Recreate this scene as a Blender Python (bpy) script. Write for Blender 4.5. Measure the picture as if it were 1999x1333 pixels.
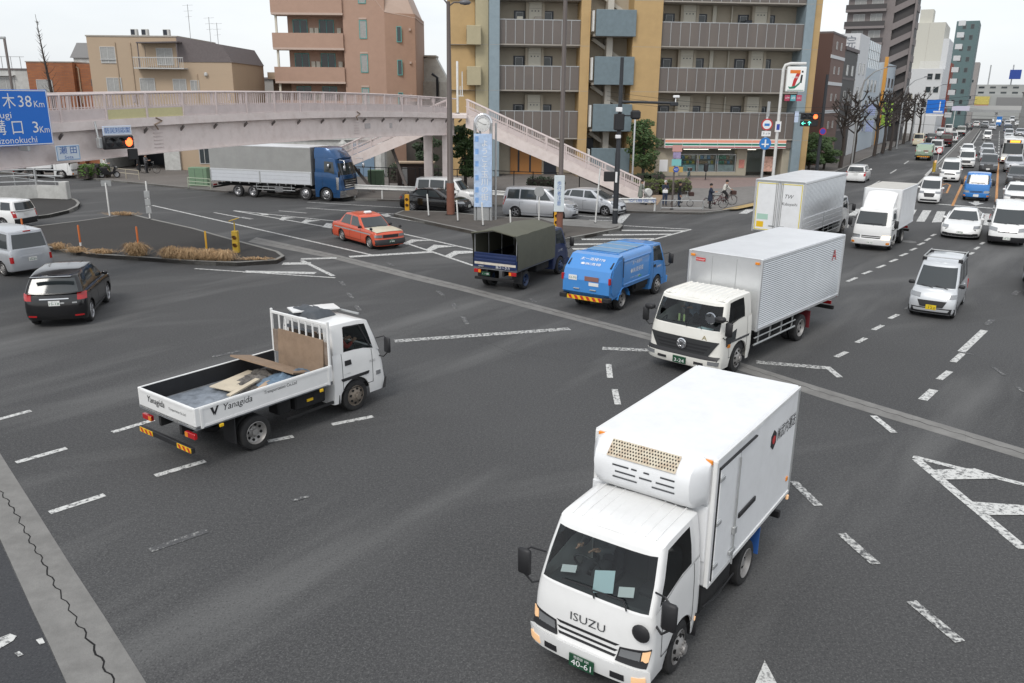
import bpy, bmesh, math, random
from mathutils import Vector, Matrix, noise
random.seed(7)
R = math.radians
for o in list(bpy.data.objects): bpy.data.objects.remove(o)
S = bpy.context.scene
COL = S.collection
# ---------------------------------------------------------------- camera, sky, sun, exposure
cam = bpy.data.cameras.new('camera'); cam.sensor_width = 36; cam.lens = 36*1600/1999
cam.clip_start = .1; cam.clip_end = 4000
cam_o = bpy.data.objects.new('camera', cam); COL.objects.link(cam_o)
cam_o.location = (0, 0, 7.25)
cam_o.rotation_euler = (Matrix.Rotation(R(90-16.667), 3, 'X') @ Matrix.Rotation(R(.5615), 3, 'Z')).to_euler()
S.camera = cam_o
S.cycles.max_bounces = 6; S.cycles.diffuse_bounces = 3; S.cycles.glossy_bounces = 3; S.cycles.transparent_max_bounces = 10
S.render.resolution_x = 1024; S.render.resolution_y = 683
S.view_settings.view_transform = 'Standard'; S.view_settings.look = 'None'
S.view_settings.exposure = 0.35; S.view_settings.gamma = 1; S.view_settings.use_curve_mapping = False
SUN_EL, SUN_AZ = 48, 205          # degrees; azimuth counted from +Y clockwise
W = bpy.data.worlds.new('World'); S.world = W; W.use_nodes = True
nt = W.node_tree; nt.nodes.clear()
wo = nt.nodes.new('ShaderNodeOutputWorld'); bg = nt.nodes.new('ShaderNodeBackground')
sk = nt.nodes.new('ShaderNodeTexSky'); sk.sky_type = 'NISHITA'; sk.sun_disc = False
sk.sun_elevation = R(SUN_EL); sk.sun_rotation = R(SUN_AZ); sk.air_density = 1.0; sk.dust_density = 2.0; sk.ozone_density = 1.0
# a thin even cloud layer over the clear sky: white-grey, a little uneven
tc = nt.nodes.new('ShaderNodeTexCoord'); nz = nt.nodes.new('ShaderNodeTexNoise')
nz.inputs['Scale'].default_value = 1.6; nz.inputs['Detail'].default_value = 5; nz.inputs['Roughness'].default_value = .55
mp = nt.nodes.new('ShaderNodeMapping'); mp.inputs['Scale'].default_value = (1, 1, 3)
nt.links.new(tc.outputs['Generated'], mp.inputs['Vector']); nt.links.new(mp.outputs['Vector'], nz.inputs['Vector'])
rp = nt.nodes.new('ShaderNodeValToRGB'); rp.color_ramp.elements[0].position = .35; rp.color_ramp.elements[1].position = .68
rp.color_ramp.elements[0].color = (7.2, 7.55, 7.95, 1); rp.color_ramp.elements[1].color = (9.2, 9.3, 9.4, 1)
nt.links.new(nz.outputs['Fac'], rp.inputs['Fac'])
mx = nt.nodes.new('ShaderNodeMix'); mx.data_type = 'RGBA'; mx.inputs['Factor'].default_value = .8
nt.links.new(sk.outputs['Color'], mx.inputs['A']); nt.links.new(rp.outputs['Color'], mx.inputs['B'])
nt.links.new(mx.outputs['Result'], bg.inputs['Color']); bg.inputs['Strength'].default_value = .1
nt.links.new(bg.outputs['Background'], wo.inputs['Surface'])
sun = bpy.data.lights.new('sun', 'SUN'); sun.energy = 1.3; sun.angle = R(22); sun.color = (1, .97, .92)
sun_o = bpy.data.objects.new('sun', sun); COL.objects.link(sun_o); sun_o.location = (0, 0, 60)
_a = R(SUN_AZ); _e = R(SUN_EL)
sun_o.rotation_euler = Vector((math.sin(_a)*math.cos(_e), math.cos(_a)*math.cos(_e), math.sin(_e))).to_track_quat('Z', 'Y').to_euler()

# ---------------------------------------------------------------- materials
MATS = {}
def mat(name, col, rough=.5, metal=0, spec=.5, var=0, vs=3., bump=0, bs=40., coat=0, emit=None, es=0, trans=0, dirt=0, ds=2., dcol=(.12,.1,.08)):
    """procedural material: base colour with noise variation, fine bump, optional grime"""
    if name in MATS: return MATS[name]
    m = bpy.data.materials.new(name); m.use_nodes = True; n = m.node_tree.nodes; l = m.node_tree.links
    b = n['Principled BSDF']
    b.inputs['Base Color'].default_value = (*col, 1); b.inputs['Roughness'].default_value = rough
    b.inputs['Metallic'].default_value = metal; b.inputs['Specular IOR Level'].default_value = spec
    if coat: b.inputs['Coat Weight'].default_value = coat; b.inputs['Coat Roughness'].default_value = .05
    if trans: b.inputs['Transmission Weight'].default_value = trans
    if emit: b.inputs['Emission Color'].default_value = (*emit, 1); b.inputs['Emission Strength'].default_value = es
    t = n.new('ShaderNodeTexCoord')
    src = None
    if var:
        a = n.new('ShaderNodeTexNoise'); a.inputs['Scale'].default_value = vs; a.inputs['Detail'].default_value = 6; a.inputs['Roughness'].default_value = .65
        l.new(t.outputs['Object'], a.inputs['Vector'])
        mr = n.new('ShaderNodeMapRange'); mr.inputs[1].default_value = .25; mr.inputs[2].default_value = .75
        mr.inputs[3].default_value = 1-var; mr.inputs[4].default_value = 1+var
        l.new(a.outputs['Fac'], mr.inputs[0])
        h = n.new('ShaderNodeHueSaturation'); h.inputs['Color'].default_value = (*col, 1); l.new(mr.outputs[0], h.inputs['Value'])
        src = h.outputs['Color']
        l.new(src, b.inputs['Base Color'])
    if dirt:
        a = n.new('ShaderNodeTexNoise'); a.inputs['Scale'].default_value = ds; a.inputs['Detail'].default_value = 8; a.inputs['Roughness'].default_value = .7
        l.new(t.outputs['Object'], a.inputs['Vector'])
        mr = n.new('ShaderNodeMapRange'); mr.inputs[1].default_value = .45; mr.inputs[2].default_value = .8; mr.inputs[3].default_value = 0; mr.inputs[4].default_value = dirt
        l.new(a.outputs['Fac'], mr.inputs[0])
        x = n.new('ShaderNodeMix'); x.data_type = 'RGBA'; x.inputs['A'].default_value = (*col, 1); x.inputs['B'].default_value = (*dcol, 1)
        if src: l.new(src, x.inputs['A'])
        l.new(mr.outputs[0], x.inputs['Factor']); l.new(x.outputs['Result'], b.inputs['Base Color'])
    if bump:
        a = n.new('ShaderNodeTexNoise'); a.inputs['Scale'].default_value = bs; a.inputs['Detail'].default_value = 3
        l.new(t.outputs['Object'], a.inputs['Vector'])
        bp = n.new('ShaderNodeBump'); bp.inputs['Strength'].default_value = bump; bp.inputs['Distance'].default_value = .02
        l.new(a.outputs['Fac'], bp.inputs['Height']); l.new(bp.outputs['Normal'], b.inputs['Normal'])
    MATS[name] = m; return m
def paint(name, col, rough=.28, metal=0, dirt=.12):
    return mat(name, col, rough, metal, coat=.6, dirt=dirt, ds=1.3, dcol=(.16, .15, .14), var=.03, vs=1.5)
def clear_glass(name, tint=(.75, .82, .82)):
    if name in MATS: return MATS[name]
    m = bpy.data.materials.new(name); m.use_nodes = True; n = m.node_tree.nodes; l = m.node_tree.links
    n.clear(); out = n.new('ShaderNodeOutputMaterial'); tr = n.new('ShaderNodeBsdfTransparent'); gl = n.new('ShaderNodeBsdfGlossy')
    tr.inputs['Color'].default_value = (*tint, 1); gl.inputs['Roughness'].default_value = .03
    fr = n.new('ShaderNodeFresnel'); fr.inputs['IOR'].default_value = 1.52
    mx_ = n.new('ShaderNodeMixShader'); l.new(fr.outputs[0], mx_.inputs[0]); l.new(tr.outputs[0], mx_.inputs[1]); l.new(gl.outputs[0], mx_.inputs[2])
    l.new(mx_.outputs[0], out.inputs['Surface']); MATS[name] = m; return m

M_BLACK = mat('black_plastic', (.018, .018, .02), .55, bump=.1)
M_UNDER = mat('chassis_black', (.01, .01, .011), .85, dirt=.25, ds=3, dcol=(.07, .065, .06))
M_TYRE = mat('tyre_rubber', (.018, .018, .019), .85, var=.25, vs=6, dirt=.5, ds=4, dcol=(.06, .056, .05))
M_GLASS = mat('tinted_glass', (.035, .042, .045), .05, spec=.8)
M_CLEAR = clear_glass('windscreen_glass', (.72, .8, .8))
M_CLEAR2 = clear_glass('shop_glass', (.9, .95, .94))
M_WHITE = paint('white_paint', (.80, .80, .79))
M_WHITE2 = paint('ivory_white_paint', (.78, .765, .71))
M_BOXW = mat('white_panel', (.80, .81, .82), .35, var=.03, dirt=.22, ds=1.6, dcol=(.4, .39, .37))
M_SILVER = paint('silver_paint', (.52, .535, .56), .3, .45)
M_BLACKP = paint('black_paint', (.006, .006, .007), .16, dirt=.02)
M_GREY = paint('dark_grey_paint', (.05, .053, .058), .25)
M_RIM = mat('rim_alloy', (.42, .42, .43), .35, .8, dirt=.4, ds=8, dcol=(.1, .09, .08))
M_RIMW = mat('rim_steel', (.36, .35, .34), .5, .5, dirt=.6, ds=6, dcol=(.1, .085, .07))
M_DARKHOLE = mat('deep_black', (.004, .004, .004), .9)
M_CHROME = mat('chrome', (.75, .75, .76), .15, 1)
M_ALU = mat('brushed_aluminium', (.76, .77, .78), .38, .75, var=.05, vs=4)
M_STEEL = mat('galvanised_steel', (.45, .46, .46), .5, .6, var=.12, vs=5)
M_LENS = mat('headlamp_lens', (.33, .34, .35), .08, .5)
M_LIT = mat('lit_headlamp', (.9, .8, .6), .3, emit=(1, .72, .38), es=2.2)
M_RED = mat('tail_lamp', (.42, .012, .015), .15, coat=.5)
M_AMBER = mat('amber_lamp', (.75, .25, .02), .2, coat=.5)
M_AMBLIT = mat('lit_amber_lamp', (.8, .5, .28), .3, emit=(1, .6, .3), es=.25)
M_PLATEW = mat('plate_white', (.75, .75, .73), .5)
M_PLATEG = mat('plate_green', (.015, .07, .035), .45)
M_PLATEY = mat('plate_yellow', (.72, .52, .02), .45)
M_INK = mat('print_black', (.015, .015, .018), .6)
M_INKW = mat('print_white', (.8, .8, .8), .6)
M_INKG = mat('print_green', (.02, .14, .06), .6)
M_INKB = mat('print_blue', (.03, .12, .4), .6)
M_INKR = mat('print_red', (.5, .03, .03), .6)
M_SEAT = mat('seat_cloth', (.03, .03, .034), .9)
M_DASH = mat('dashboard_plastic', (.04, .042, .045), .7)
M_PAPER = mat('paper_sheet', (.62, .76, .8), .8)

# ---------------------------------------------------------------- mesh helpers
def link(o, parent=None):
    COL.objects.link(o)
    if parent is not None: o.parent = parent
    return o
def tag(o, label=None, cat=None, group=None, kind=None):
    if label: o['label'] = label
    if cat: o['category'] = cat
    if group: o['group'] = group
    if kind: o['kind'] = kind
    return o
def thing(name, label, cat, loc=(0, 0, 0), rz=0, group=None):
    o = bpy.data.objects.new(name, None); o.empty_display_size = .3; COL.objects.link(o)
    o.location = (loc[0], loc[1], loc[2] if len(loc) > 2 else 0); o.rotation_euler = (0, 0, R(rz))
    return tag(o, label, cat, group)
class MB:
    """collects faces; build() links them as one mesh object"""
    def __init__(s): s.v = []; s.f = []
    def add(s, vs, fs):
        k = len(s.v); s.v += [tuple(p) for p in vs]; s.f += [tuple(i+k for i in f) for f in fs]; return s
    def box(s, x0, x1, y0, y1, z0, z1, c=0):
        if x1 < x0: x0, x1 = x1, x0
        if y1 < y0: y0, y1 = y1, y0
        if z1 < z0: z0, z1 = z1, z0
        if not c:
            return s.add([(x0,y0,z0),(x1,y0,z0),(x1,y1,z0),(x0,y1,z0),(x0,y0,z1),(x1,y0,z1),(x1,y1,z1),(x0,y1,z1)],
                         [(0,3,2,1),(4,5,6,7),(0,1,5,4),(1,2,6,5),(2,3,7,6),(3,0,4,7)])
        c = min(c, (x1-x0)/2.01, (y1-y0)/2.01, (z1-z0)/2.01)
        X, Y, Z = (x0, x1), (y0, y1), (z0, z1); vs = []; ix = {}
        for i in (0, 1):
            for j in (0, 1):
                for k in (0, 1):
                    a, b, d = (1, -1)[i]*c, (1, -1)[j]*c, (1, -1)[k]*c
                    for ax, p in (('x', (X[i], Y[j]+b, Z[k]+d)), ('y', (X[i]+a, Y[j], Z[k]+d)), ('z', (X[i]+a, Y[j]+b, Z[k]))):
                        ix[i, j, k, ax] = len(vs); vs.append(p)
        fs = []
        for i in (0, 1):
            q = [ix[i,0,0,'x'], ix[i,1,0,'x'], ix[i,1,1,'x'], ix[i,0,1,'x']]; fs.append(q if i else q[::-1])
            q = [ix[0,i,0,'y'], ix[0,i,1,'y'], ix[1,i,1,'y'], ix[1,i,0,'y']]; fs.append(q if i else q[::-1])
            q = [ix[0,0,i,'z'], ix[1,0,i,'z'], ix[1,1,i,'z'], ix[0,1,i,'z']]; fs.append(q if i else q[::-1])
        for i in (0, 1):
            for j in (0, 1):
                fs.append([ix[i,j,0,'x'], ix[i,j,0,'y'], ix[i,j,1,'y'], ix[i,j,1,'x']])
                fs.append([ix[i,0,j,'x'], ix[i,0,j,'z'], ix[i,1,j,'z'], ix[i,1,j,'x']])
                fs.append([ix[0,i,j,'y'], ix[0,i,j,'z'], ix[1,i,j,'z'], ix[1,i,j,'y']])
                for k in (0, 1): fs.append([ix[i,j,k,'x'], ix[i,j,k,'y'], ix[i,j,k,'z']])
        return s.add(vs, fs)
    def obox(s, c, d, w, z0, z1, L):
        """box of length L along direction d (2d, unit) centred at c, width w"""
        n = (-d[1], d[0]); vs = []
        for z in (z0, z1):
            for a, b in ((-1, -1), (1, -1), (1, 1), (-1, 1)):
                vs.append((c[0]+d[0]*a*L/2+n[0]*b*w/2, c[1]+d[1]*a*L/2+n[1]*b*w/2, z))
        return s.add(vs, [(0,3,2,1),(4,5,6,7),(0,1,5,4),(1,2,6,5),(2,3,7,6),(3,0,4,7)])
    def beam(s, a, b, w, h, up=(0, 0, 1)):
        """rectangular bar from a to b, w across, h along up"""
        a, b = Vector(a), Vector(b); d = (b-a).normalized(); u = Vector(up)
        if abs(d.dot(u)) > .99: u = Vector((1, 0, 0))
        n = d.cross(u).normalized(); u = n.cross(d).normalized(); vs = []
        for p in (a, b):
            for i, j in ((-1, -1), (1, -1), (1, 1), (-1, 1)): vs.append(p+n*i*w/2+u*j*h/2)
        return s.add(vs, [(0,1,2,3),(7,6,5,4),(0,4,5,1),(1,5,6,2),(2,6,7,3),(3,7,4,0)])
    def tube(s, pts, r, n=8, cap=True):
        pts = [Vector(p) for p in pts]; m = len(pts); rs = r if isinstance(r, (list, tuple)) else [r]*m
        d0 = (pts[1]-pts[0]).normalized(); u = d0.orthogonal().normalized(); vs = []
        for i, p in enumerate(pts):
            d = (pts[min(i+1, m-1)]-pts[max(i-1, 0)]).normalized()
            u = (u-d*u.dot(d)).normalized(); w = d.cross(u)
            for k in range(n):
                a = 2*math.pi*k/n; vs.append(p+(u*math.cos(a)+w*math.sin(a))*rs[i])
        fs = [(i*n+k, i*n+(k+1) % n, (i+1)*n+(k+1) % n, (i+1)*n+k) for i in range(m-1) for k in range(n)]
        if cap: fs += [tuple(range(n))[::-1], tuple((m-1)*n+k for k in range(n))]
        return s.add(vs, fs)
    def lathe(s, prof, n=20, axis='z', o=(0, 0, 0), cap0=True, cap1=True):
        """prof: (r, h) pairs turned round axis"""
        vs = []
        for r_, h in prof:
            for k in range(n):
                a = 2*math.pi*k/n; c, d = r_*math.cos(a), r_*math.sin(a)
                p = {'z': (c, d, h), 'y': (d, h, c), 'x': (h, c, d)}[axis]
                vs.append((p[0]+o[0], p[1]+o[1], p[2]+o[2]))
        m = len(prof); fs = [(i*n+k, i*n+(k+1) % n, (i+1)*n+(k+1) % n, (i+1)*n+k) for i in range(m-1) for k in range(n)]
        if cap0: fs.append(tuple(range(n))[::-1])
        if cap1: fs.append(tuple((m-1)*n+k for k in range(n)))
        return s.add(vs, fs)
    def prism(s, poly, z0, z1):
        n = len(poly); vs = [(x, y, z0) for x, y in poly]+[(x, y, z1) for x, y in poly]
        return s.add(vs, [tuple(range(n))[::-1], tuple(range(n, 2*n))]+[(i, (i+1) % n, n+(i+1) % n, n+i) for i in range(n)])
    def prism_y(s, poly, y0, y1):
        """poly in (x, z) extruded along y"""
        n = len(poly); vs = [(x, y0, z) for x, z in poly]+[(x, y1, z) for x, z in poly]
        return s.add(vs, [tuple(range(n)), tuple(range(n, 2*n))[::-1]]+[(i, n+i, n+(i+1) % n, (i+1) % n) for i in range(n)])
    def quad(s, a, b, c, d): return s.add([a, b, c, d], [(0, 1, 2, 3)])
    def grid(s, rows):
        m = len(rows[0]); vs = [p for r_ in rows for p in r_]
        return s.add(vs, [(i*m+j, i*m+j+1, (i+1)*m+j+1, (i+1)*m+j) for i in range(len(rows)-1) for j in range(m-1)])
    def xf(s, M):
        s.v = [tuple(M @ Vector(p)) for p in s.v]; return s
    def mesh(s, name, m, smooth=None, merge=False, normals=True):
        me = bpy.data.meshes.new(name); me.from_pydata(s.v, [], s.f)
        if merge or normals:
            bm = bmesh.new(); bm.from_mesh(me)
            if merge: bmesh.ops.remove_doubles(bm, verts=bm.verts, dist=merge if merge is not True else 1e-4)
            if normals: bmesh.ops.recalc_face_normals(bm, faces=bm.faces)
            bm.to_mesh(me); bm.free()
        if m is not None: me.materials.append(m)
        if smooth:
            me.shade_smooth(); me.set_sharp_from_angle(angle=R(smooth))
        return me
    def build(s, name, m, parent=None, loc=None, rz=0, smooth=None, merge=False, normals=True):
        o = bpy.data.objects.new(name, s.mesh(name, m, smooth, merge, normals)); link(o, parent)
        if loc is not None: o.location = loc
        if rz: o.rotation_euler = (0, 0, R(rz))
        return o
def inst(o, name, parent=None, loc=(0, 0, 0), rot=(0, 0, 0), scale=None, m=None):
    """another object on the same mesh data"""
    c = bpy.data.objects.new(name, o if isinstance(o, bpy.types.Mesh) else o.data); link(c, parent); c.location = loc; c.rotation_euler = rot
    if scale: c.scale = scale
    if m is not None:
        c.material_slots[0].link = 'OBJECT'; c.material_slots[0].material = m
    return c
def copy_tree(o, parent=None, paint_from=None, paint_to=None):
    c = o.copy(); COL.objects.link(c); c.parent = parent
    if paint_from and c.type == 'MESH' and c.material_slots and c.material_slots[0].material == paint_from:
        c.material_slots[0].link = 'OBJECT'; c.material_slots[0].material = paint_to
    for ch in o.children: copy_tree(ch, c, paint_from, paint_to)
    return c
def text(body, size, m, parent, M, name='lettering', width=None, ext=.0, align='CENTER', shear=0, space=1.0):
    """flat lettering as a mesh; M places its own x-y plane (x reading direction, y up)"""
    cu = bpy.data.curves.new('t', 'FONT'); cu.body = body; cu.size = size; cu.align_x = align; cu.align_y = 'CENTER'; cu.shear = shear
    cu.extrude = ext; cu.resolution_u = 2; cu.space_character = space
    ob = bpy.data.objects.new('t', cu); COL.objects.link(ob)
    me = bpy.data.meshes.new_from_object(ob)
    bpy.data.objects.remove(ob); bpy.data.curves.remove(cu)
    if width and len(me.vertices):
        xs = [v.co.x for v in me.vertices]; k = width/max(1e-6, max(xs)-min(xs)); cx = (max(xs)+min(xs))/2 if align == 'CENTER' else min(xs)
        for v in me.vertices: v.co.x = (v.co.x-cx)*k
    me.transform(M); me.materials.clear(); me.materials.append(m); me.name = name
    o = bpy.data.objects.new(name, me); return link(o, parent)
def frame(o, x, y):
    """matrix with origin o, x axis x, y axis y"""
    x = Vector(x).normalized(); y = Vector(y); y = (y-x*y.dot(x)).normalized(); z = x.cross(y)
    return Matrix(((x[0], y[0], z[0], o[0]), (x[1], y[1], z[1], o[1]), (x[2], y[2], z[2], o[2]), (0, 0, 0, 1)))
def lerp(a, b, t): return a+(b-a)*t
def curve(pts, x):
    if x <= pts[0][0]: return pts[0][1]
    for (a, b), (c, d) in zip(pts, pts[1:]):
        if x <= c: return b+(d-b)*((x-a)/(c-a) if c > a else 0)
    return pts[-1][1]
def scurve(pts, x):
    """smooth interpolation (monotone cubic-ish)"""
    if x <= pts[0][0]: return pts[0][1]
    for i in range(len(pts)-1):
        (a, b), (c, d) = pts[i], pts[i+1]
        if x <= c:
            t = (x-a)/(c-a)
            def sl(j):
                if j <= 0 or j >= len(pts)-1: return None
                p, q, r_ = pts[j-1], pts[j], pts[j+1]
                s1 = (q[1]-p[1])/(q[0]-p[0]); s2 = (r_[1]-q[1])/(r_[0]-q[0])
                return 0 if s1*s2 <= 0 else 2*s1*s2/(s1+s2)
            s0 = (d-b)/(c-a); m0, m1 = sl(i), sl(i+1); m0 = s0 if m0 is None else m0; m1 = s0 if m1 is None else m1
            h = c-a
            return b*(1+2*t)*(1-t)**2+m0*h*t*(1-t)**2+d*t*t*(3-2*t)+m1*h*t*t*(t-1)
    return pts[-1][1]
# ---------------------------------------------------------------- wheels
WH = {}
def wheel_meshes(r, w, style, rm):
    key = (r, w, style, rm.name)
    if key in WH: return WH[key]
    ri = r*(.66 if style in ('truck', 'truckrear', 'steel') else .7)
    t = MB().lathe([(ri, -w/2+.01), (r*.86, -w/2), (r*.97, -w/2+.02), (r, -w/2+.05), (r, w/2-.05), (r*.97, w/2-.02), (r*.86, w/2), (ri, w/2-.01), (ri*.97, w/2-.05), (ri*.97, -w/2+.05)], 28, 'y', cap0=False, cap1=False).mesh('wheel', M_TYRE, 35)
    m = MB(); d = MB(); hub = w/2-.02
    if style in ('truck', 'truckrear'):
        k = .05 if style == 'truck' else -.10
        m.lathe([(ri, w/2-.005), (ri*.97, w/2), (ri*.9, w/2-.03), (ri*.84, w/2-.04+k*.3), (ri*.5, w/2-.02+k), (ri*.42, w/2+k), (ri*.30, w/2+.01+k), (ri*.27, w/2+.05+k), (.001, w/2+.055+k)], 24, 'y', cap0=False)
        for i in range(8):
            a = 2*math.pi*i/8+.2
            d.lathe([(.035*r/.4, 0), (.035*r/.4, .02)], 8, 'y', (ri*.67*math.cos(a), w/2-.035+k*.62, ri*.67*math.sin(a)))
            m.lathe([(.016, 0), (.016, .03)], 6, 'y', (ri*.38*math.cos(a+.4), w/2-.005+k, ri*.38*math.sin(a+.4)))
    elif style == 'steel':
        m.lathe([(ri, w/2-.01), (ri*.96, w/2), (ri*.85, w/2-.03), (ri*.55, w/2-.015), (ri*.3, w/2), (.001, w/2+.01)], 20, 'y', cap0=False)
        for i in range(10):
            a = 2*math.pi*i/10
            d.lathe([(.022, 0), (.022, .02)], 6, 'y', (ri*.7*math.cos(a), w/2-.03, ri*.7*math.sin(a)))
    else:
        m.lathe([(ri, w/2-.01), (ri*.97, w/2), (ri*.92, w/2-.015), (ri*.9, w/2-.06), (ri*.89, w/2-.061)], 24, 'y', cap0=False, cap1=False)
        d.lathe([(ri*.9, w/2-.06), (.001, w/2-.065)], 20, 'y', cap0=False)
        n = 5 if style == 'alloy' else 8
        for i in range(n):
            a = 2*math.pi*i/n; q = MB()
            q.box(ri*.1, ri*.94, -.035 if n == 5 else -.025, .035 if n == 5 else .025, w/2-.05, w/2-.012, .01)
            q.xf(Matrix.Rotation(a, 4, 'Y') @ Matrix.Rotation(R(-90), 4, 'X') @ Matrix.Scale(-1, 4, (0, 0, 1)) @ Matrix.Scale(1, 4, (1, 0, 0)))
            q.v = [(x, abs(y), z) for x, y, z in q.v]
            m.add(q.v, q.f)
        m.lathe([(ri*.24, w/2-.03), (ri*.22, w/2-.006), (.001, w/2-.004)], 12, 'y', cap0=False)
    WH[key] = (t, m.mesh('rim', rm, 35), d.mesh('rim_opening', M_DARKHOLE)); return WH[key]
def add_wheel(root, x, y, r, w, style='alloy', rm=None, steer=0):
    t, m, d = wheel_meshes(r, w, style, rm or M_RIM)
    o = inst(t, 'wheel', root, (x, y, r), (0, 0, (0 if y > 0 else math.pi)+R(steer)))
    inst(m, 'rim', o); inst(d, 'rim_opening', o)
    return o

# ---------------------------------------------------------------- vehicle bodies (lofted from plan outlines)
DEF = dict(gc=.2, r=.31, tw=.2, ra=.37, cf=.45, pf=2.5, cr=.35, pr=3., side=[(0, .93), (.1, .965), (.4, 1), (.75, .985), (.92, .95), (1, .91)],
           nose=[(0, .06), (.2, 0), (.55, .01), (.8, .06), (1, .22)], tail=[(0, .06), (.2, 0), (.5, .01), (.8, .05), (1, .14)],
           gcf=.22, gcr=.18, gp=3., t0=.07, t1=.88, wf=.9, wr=.86, bulge=.02, style='alloy', fl=0, rl=0, crown=.03, rwt=None, fwt=None)
class Body:
    def __init__(s, **k):
        s.__dict__.update(DEF); s.__dict__.update(k)
        s.x0 = s.fo+s.wb/2; s.axles = [s.fo, s.fo+s.wb] if 'axles' not in k else k['axles']
    def X(s, xd): return s.x0-xd
    def top(s, xd): return scurve(s.belt, xd)
    def roofz(s, xd): return scurve(s.roof, xd)
    def tz(s, z, ref=0): return max(0, min(1, (z-s.gc)/(s.top(ref)-s.gc)))
    def hw(s, t): return s.W/2*scurve(s.side, t)
    def zb(s, xd):
        z = s.gc
        if s.fl and xd < s.fo-s.ra: z += s.fl*(1-xd/(s.fo-s.ra))**1.5
        if s.rl and xd > s.fo+s.wb+s.ra: z += s.rl*((xd-s.fo-s.wb-s.ra)/(s.L-s.fo-s.wb-s.ra))**1.5
        for a in s.axles:
            if abs(xd-a) < s.ra: z = max(z, min(s.r+math.sqrt(max(0, s.ra**2-(xd-a)**2)), s.top(xd)-.06))
        return z
    def sup(s, f, c, p): return c*(1-max(0, 1-min(1, abs(f))**p)**(1/p))
    def fpt(s, y, z, off=0):
        xd = 0
        for _ in range(4):
            t = s.tz(z, xd); f = min(.995, abs(y)/s.hw(t)); xd = scurve(s.nose, t)+s.sup(f, s.cf, s.pf)
        k = f**2.2*.8
        return (s.X(xd-off*(1-k*.6)), y+(off*k if y > 0 else -off*k), z+off*.3)
    def rpt(s, y, z, off=0):
        xd = s.L
        for _ in range(4):
            t = s.tz(z, xd); f = min(.995, abs(y)/s.hw(t)); xd = s.L-scurve(s.tail, t)-s.sup(f, s.cr, s.pr)
        k = f**2.2*.8
        return (s.X(xd+off*(1-k*.6)), y+(off*k if y > 0 else -off*k), z)
    def spt(s, sgn):
        def f(xd, z, off=0):
            t = max(0, min(1, (z-s.gc)/(s.top(xd)-s.gc))); h = s.hw(t); fr = scurve(s.nose, t); rr = s.L-scurve(s.tail, t)
            if xd < fr+s.cf: h *= max(0, 1-max(0, min(1, 1-(xd-fr)/s.cf))**s.pf)**(1/s.pf)
            if xd > rr-s.cr: h *= max(0, 1-max(0, min(1, 1-(rr-xd)/s.cr))**s.pr)**(1/s.pr)
            return (s.X(xd), sgn*(h+off), z)
        return f
    def patch(s, fn, c, off=.018, depth=.05, nu=5, nv=2, mb=None):
        rows = []; back = []
        for j in range(nv+1):
            a = [lerp(c[0][k], c[3][k], j/nv) for k in (0, 1)]; b = [lerp(c[1][k], c[2][k], j/nv) for k in (0, 1)]
            rows.append([fn(lerp(a[0], b[0], i/nu), lerp(a[1], b[1], i/nu), off) for i in range(nu+1)])
            back.append([fn(lerp(a[0], b[0], i/nu), lerp(a[1], b[1], i/nu), off-depth) for i in range(nu+1)])
        m = mb or MB(); m.grid(rows)
        for e in ((rows[0], back[0]), (rows[-1], back[-1]), ([q[0] for q in rows], [q[0] for q in back]), ([q[-1] for q in rows], [q[-1] for q in back])): m.grid([e[0], e[1]])
        return m
    def put(s, root, name, fn, c, m, off=.018, depth=.05, nu=5, nv=2, label=None):
        o = s.patch(fn, c, off, depth, nu, nv).build(name, m, root, smooth=40, merge=True)
        if label: o['label'] = label
        return o
    def pair(s, root, name, fn, c, m, off=.018, depth=.05, nu=5, nv=2):
        s.put(root, name, fn, c, m, off, depth, nu, nv)
        s.put(root, name, fn, [(-y, z) for y, z in c], m, off, depth, nu, nv)
    def shell(s, root, m, glass=M_GLASS, cap=True):
        T = [0, .07, .2, .35, .5, .62, .74, .84, .92, .97, 1]
        FR = [0, .2, .4, .56, .7, .81, .89, .945, .98, 1]
        mid = [s.cf+.06]; k = s.cf+.06; end = s.L-s.cr-.06
        n = max(3, int((end-k)/.16)); mid = [k+(end-k)*i/n for i in range(n+1)]
        for a in s.axles:
            mid = [q for q in mid if abs(q-a) > s.ra+.03]
            mid += [a-s.ra-.006, a+s.ra+.006]+[a+s.ra*math.cos(R(q)) for q in range(4, 177, 12)]
        mid = sorted(q for q in mid if s.cf*.72 < q < s.L-s.cr*.72)
        b = MB()
        for sg in (1, -1):
            out = []
            for t in T:
                h = s.hw(t); fr = scurve(s.nose, t); rr = scurve(s.tail, t); pts = []
                lim = mid[0]-.008
                for f in FR: pts.append((min(fr+s.sup(f, s.cf, s.pf), lim), f*h if fr+s.sup(f, s.cf, s.pf) <= lim else min(f*h, s.spt(1)(lim, s.gc+t*(s.top(lim)-s.gc))[1])))
                for q in mid: pts.append((q, s.spt(1)(q, s.gc+t*(s.top(q)-s.gc))[1]))
                lim = mid[-1]+.008; e = s.L-rr
                for f in reversed(FR): pts.append((max(e-s.sup(f, s.cr, s.pr), lim), f*h if e-s.sup(f, s.cr, s.pr) >= lim else min(f*h, s.spt(1)(lim, s.gc+t*(s.top(lim)-s.gc))[1])))
                row = []
                for q, y in pts:
                    z = s.gc+t*(s.top(q)-s.gc); z = max(z, s.zb(q)+t*.015); row.append((s.X(q), sg*y, z))
                out.append(row)
            b.grid(out)
        tr = out[-1]; rows = []
        for x, y, z in tr:
            y = abs(y); rows.append([(x, -y+2*y*i/8, z+s.crown*(1-(2*i/8-1)**2)*min(1, y/(s.W*.3))) for i in range(9)])
        if cap: b.grid(rows)
        s.green(root, b, m, glass)
        o = b.build('body', m, root, smooth=38, merge=.0015)
        return o
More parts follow.
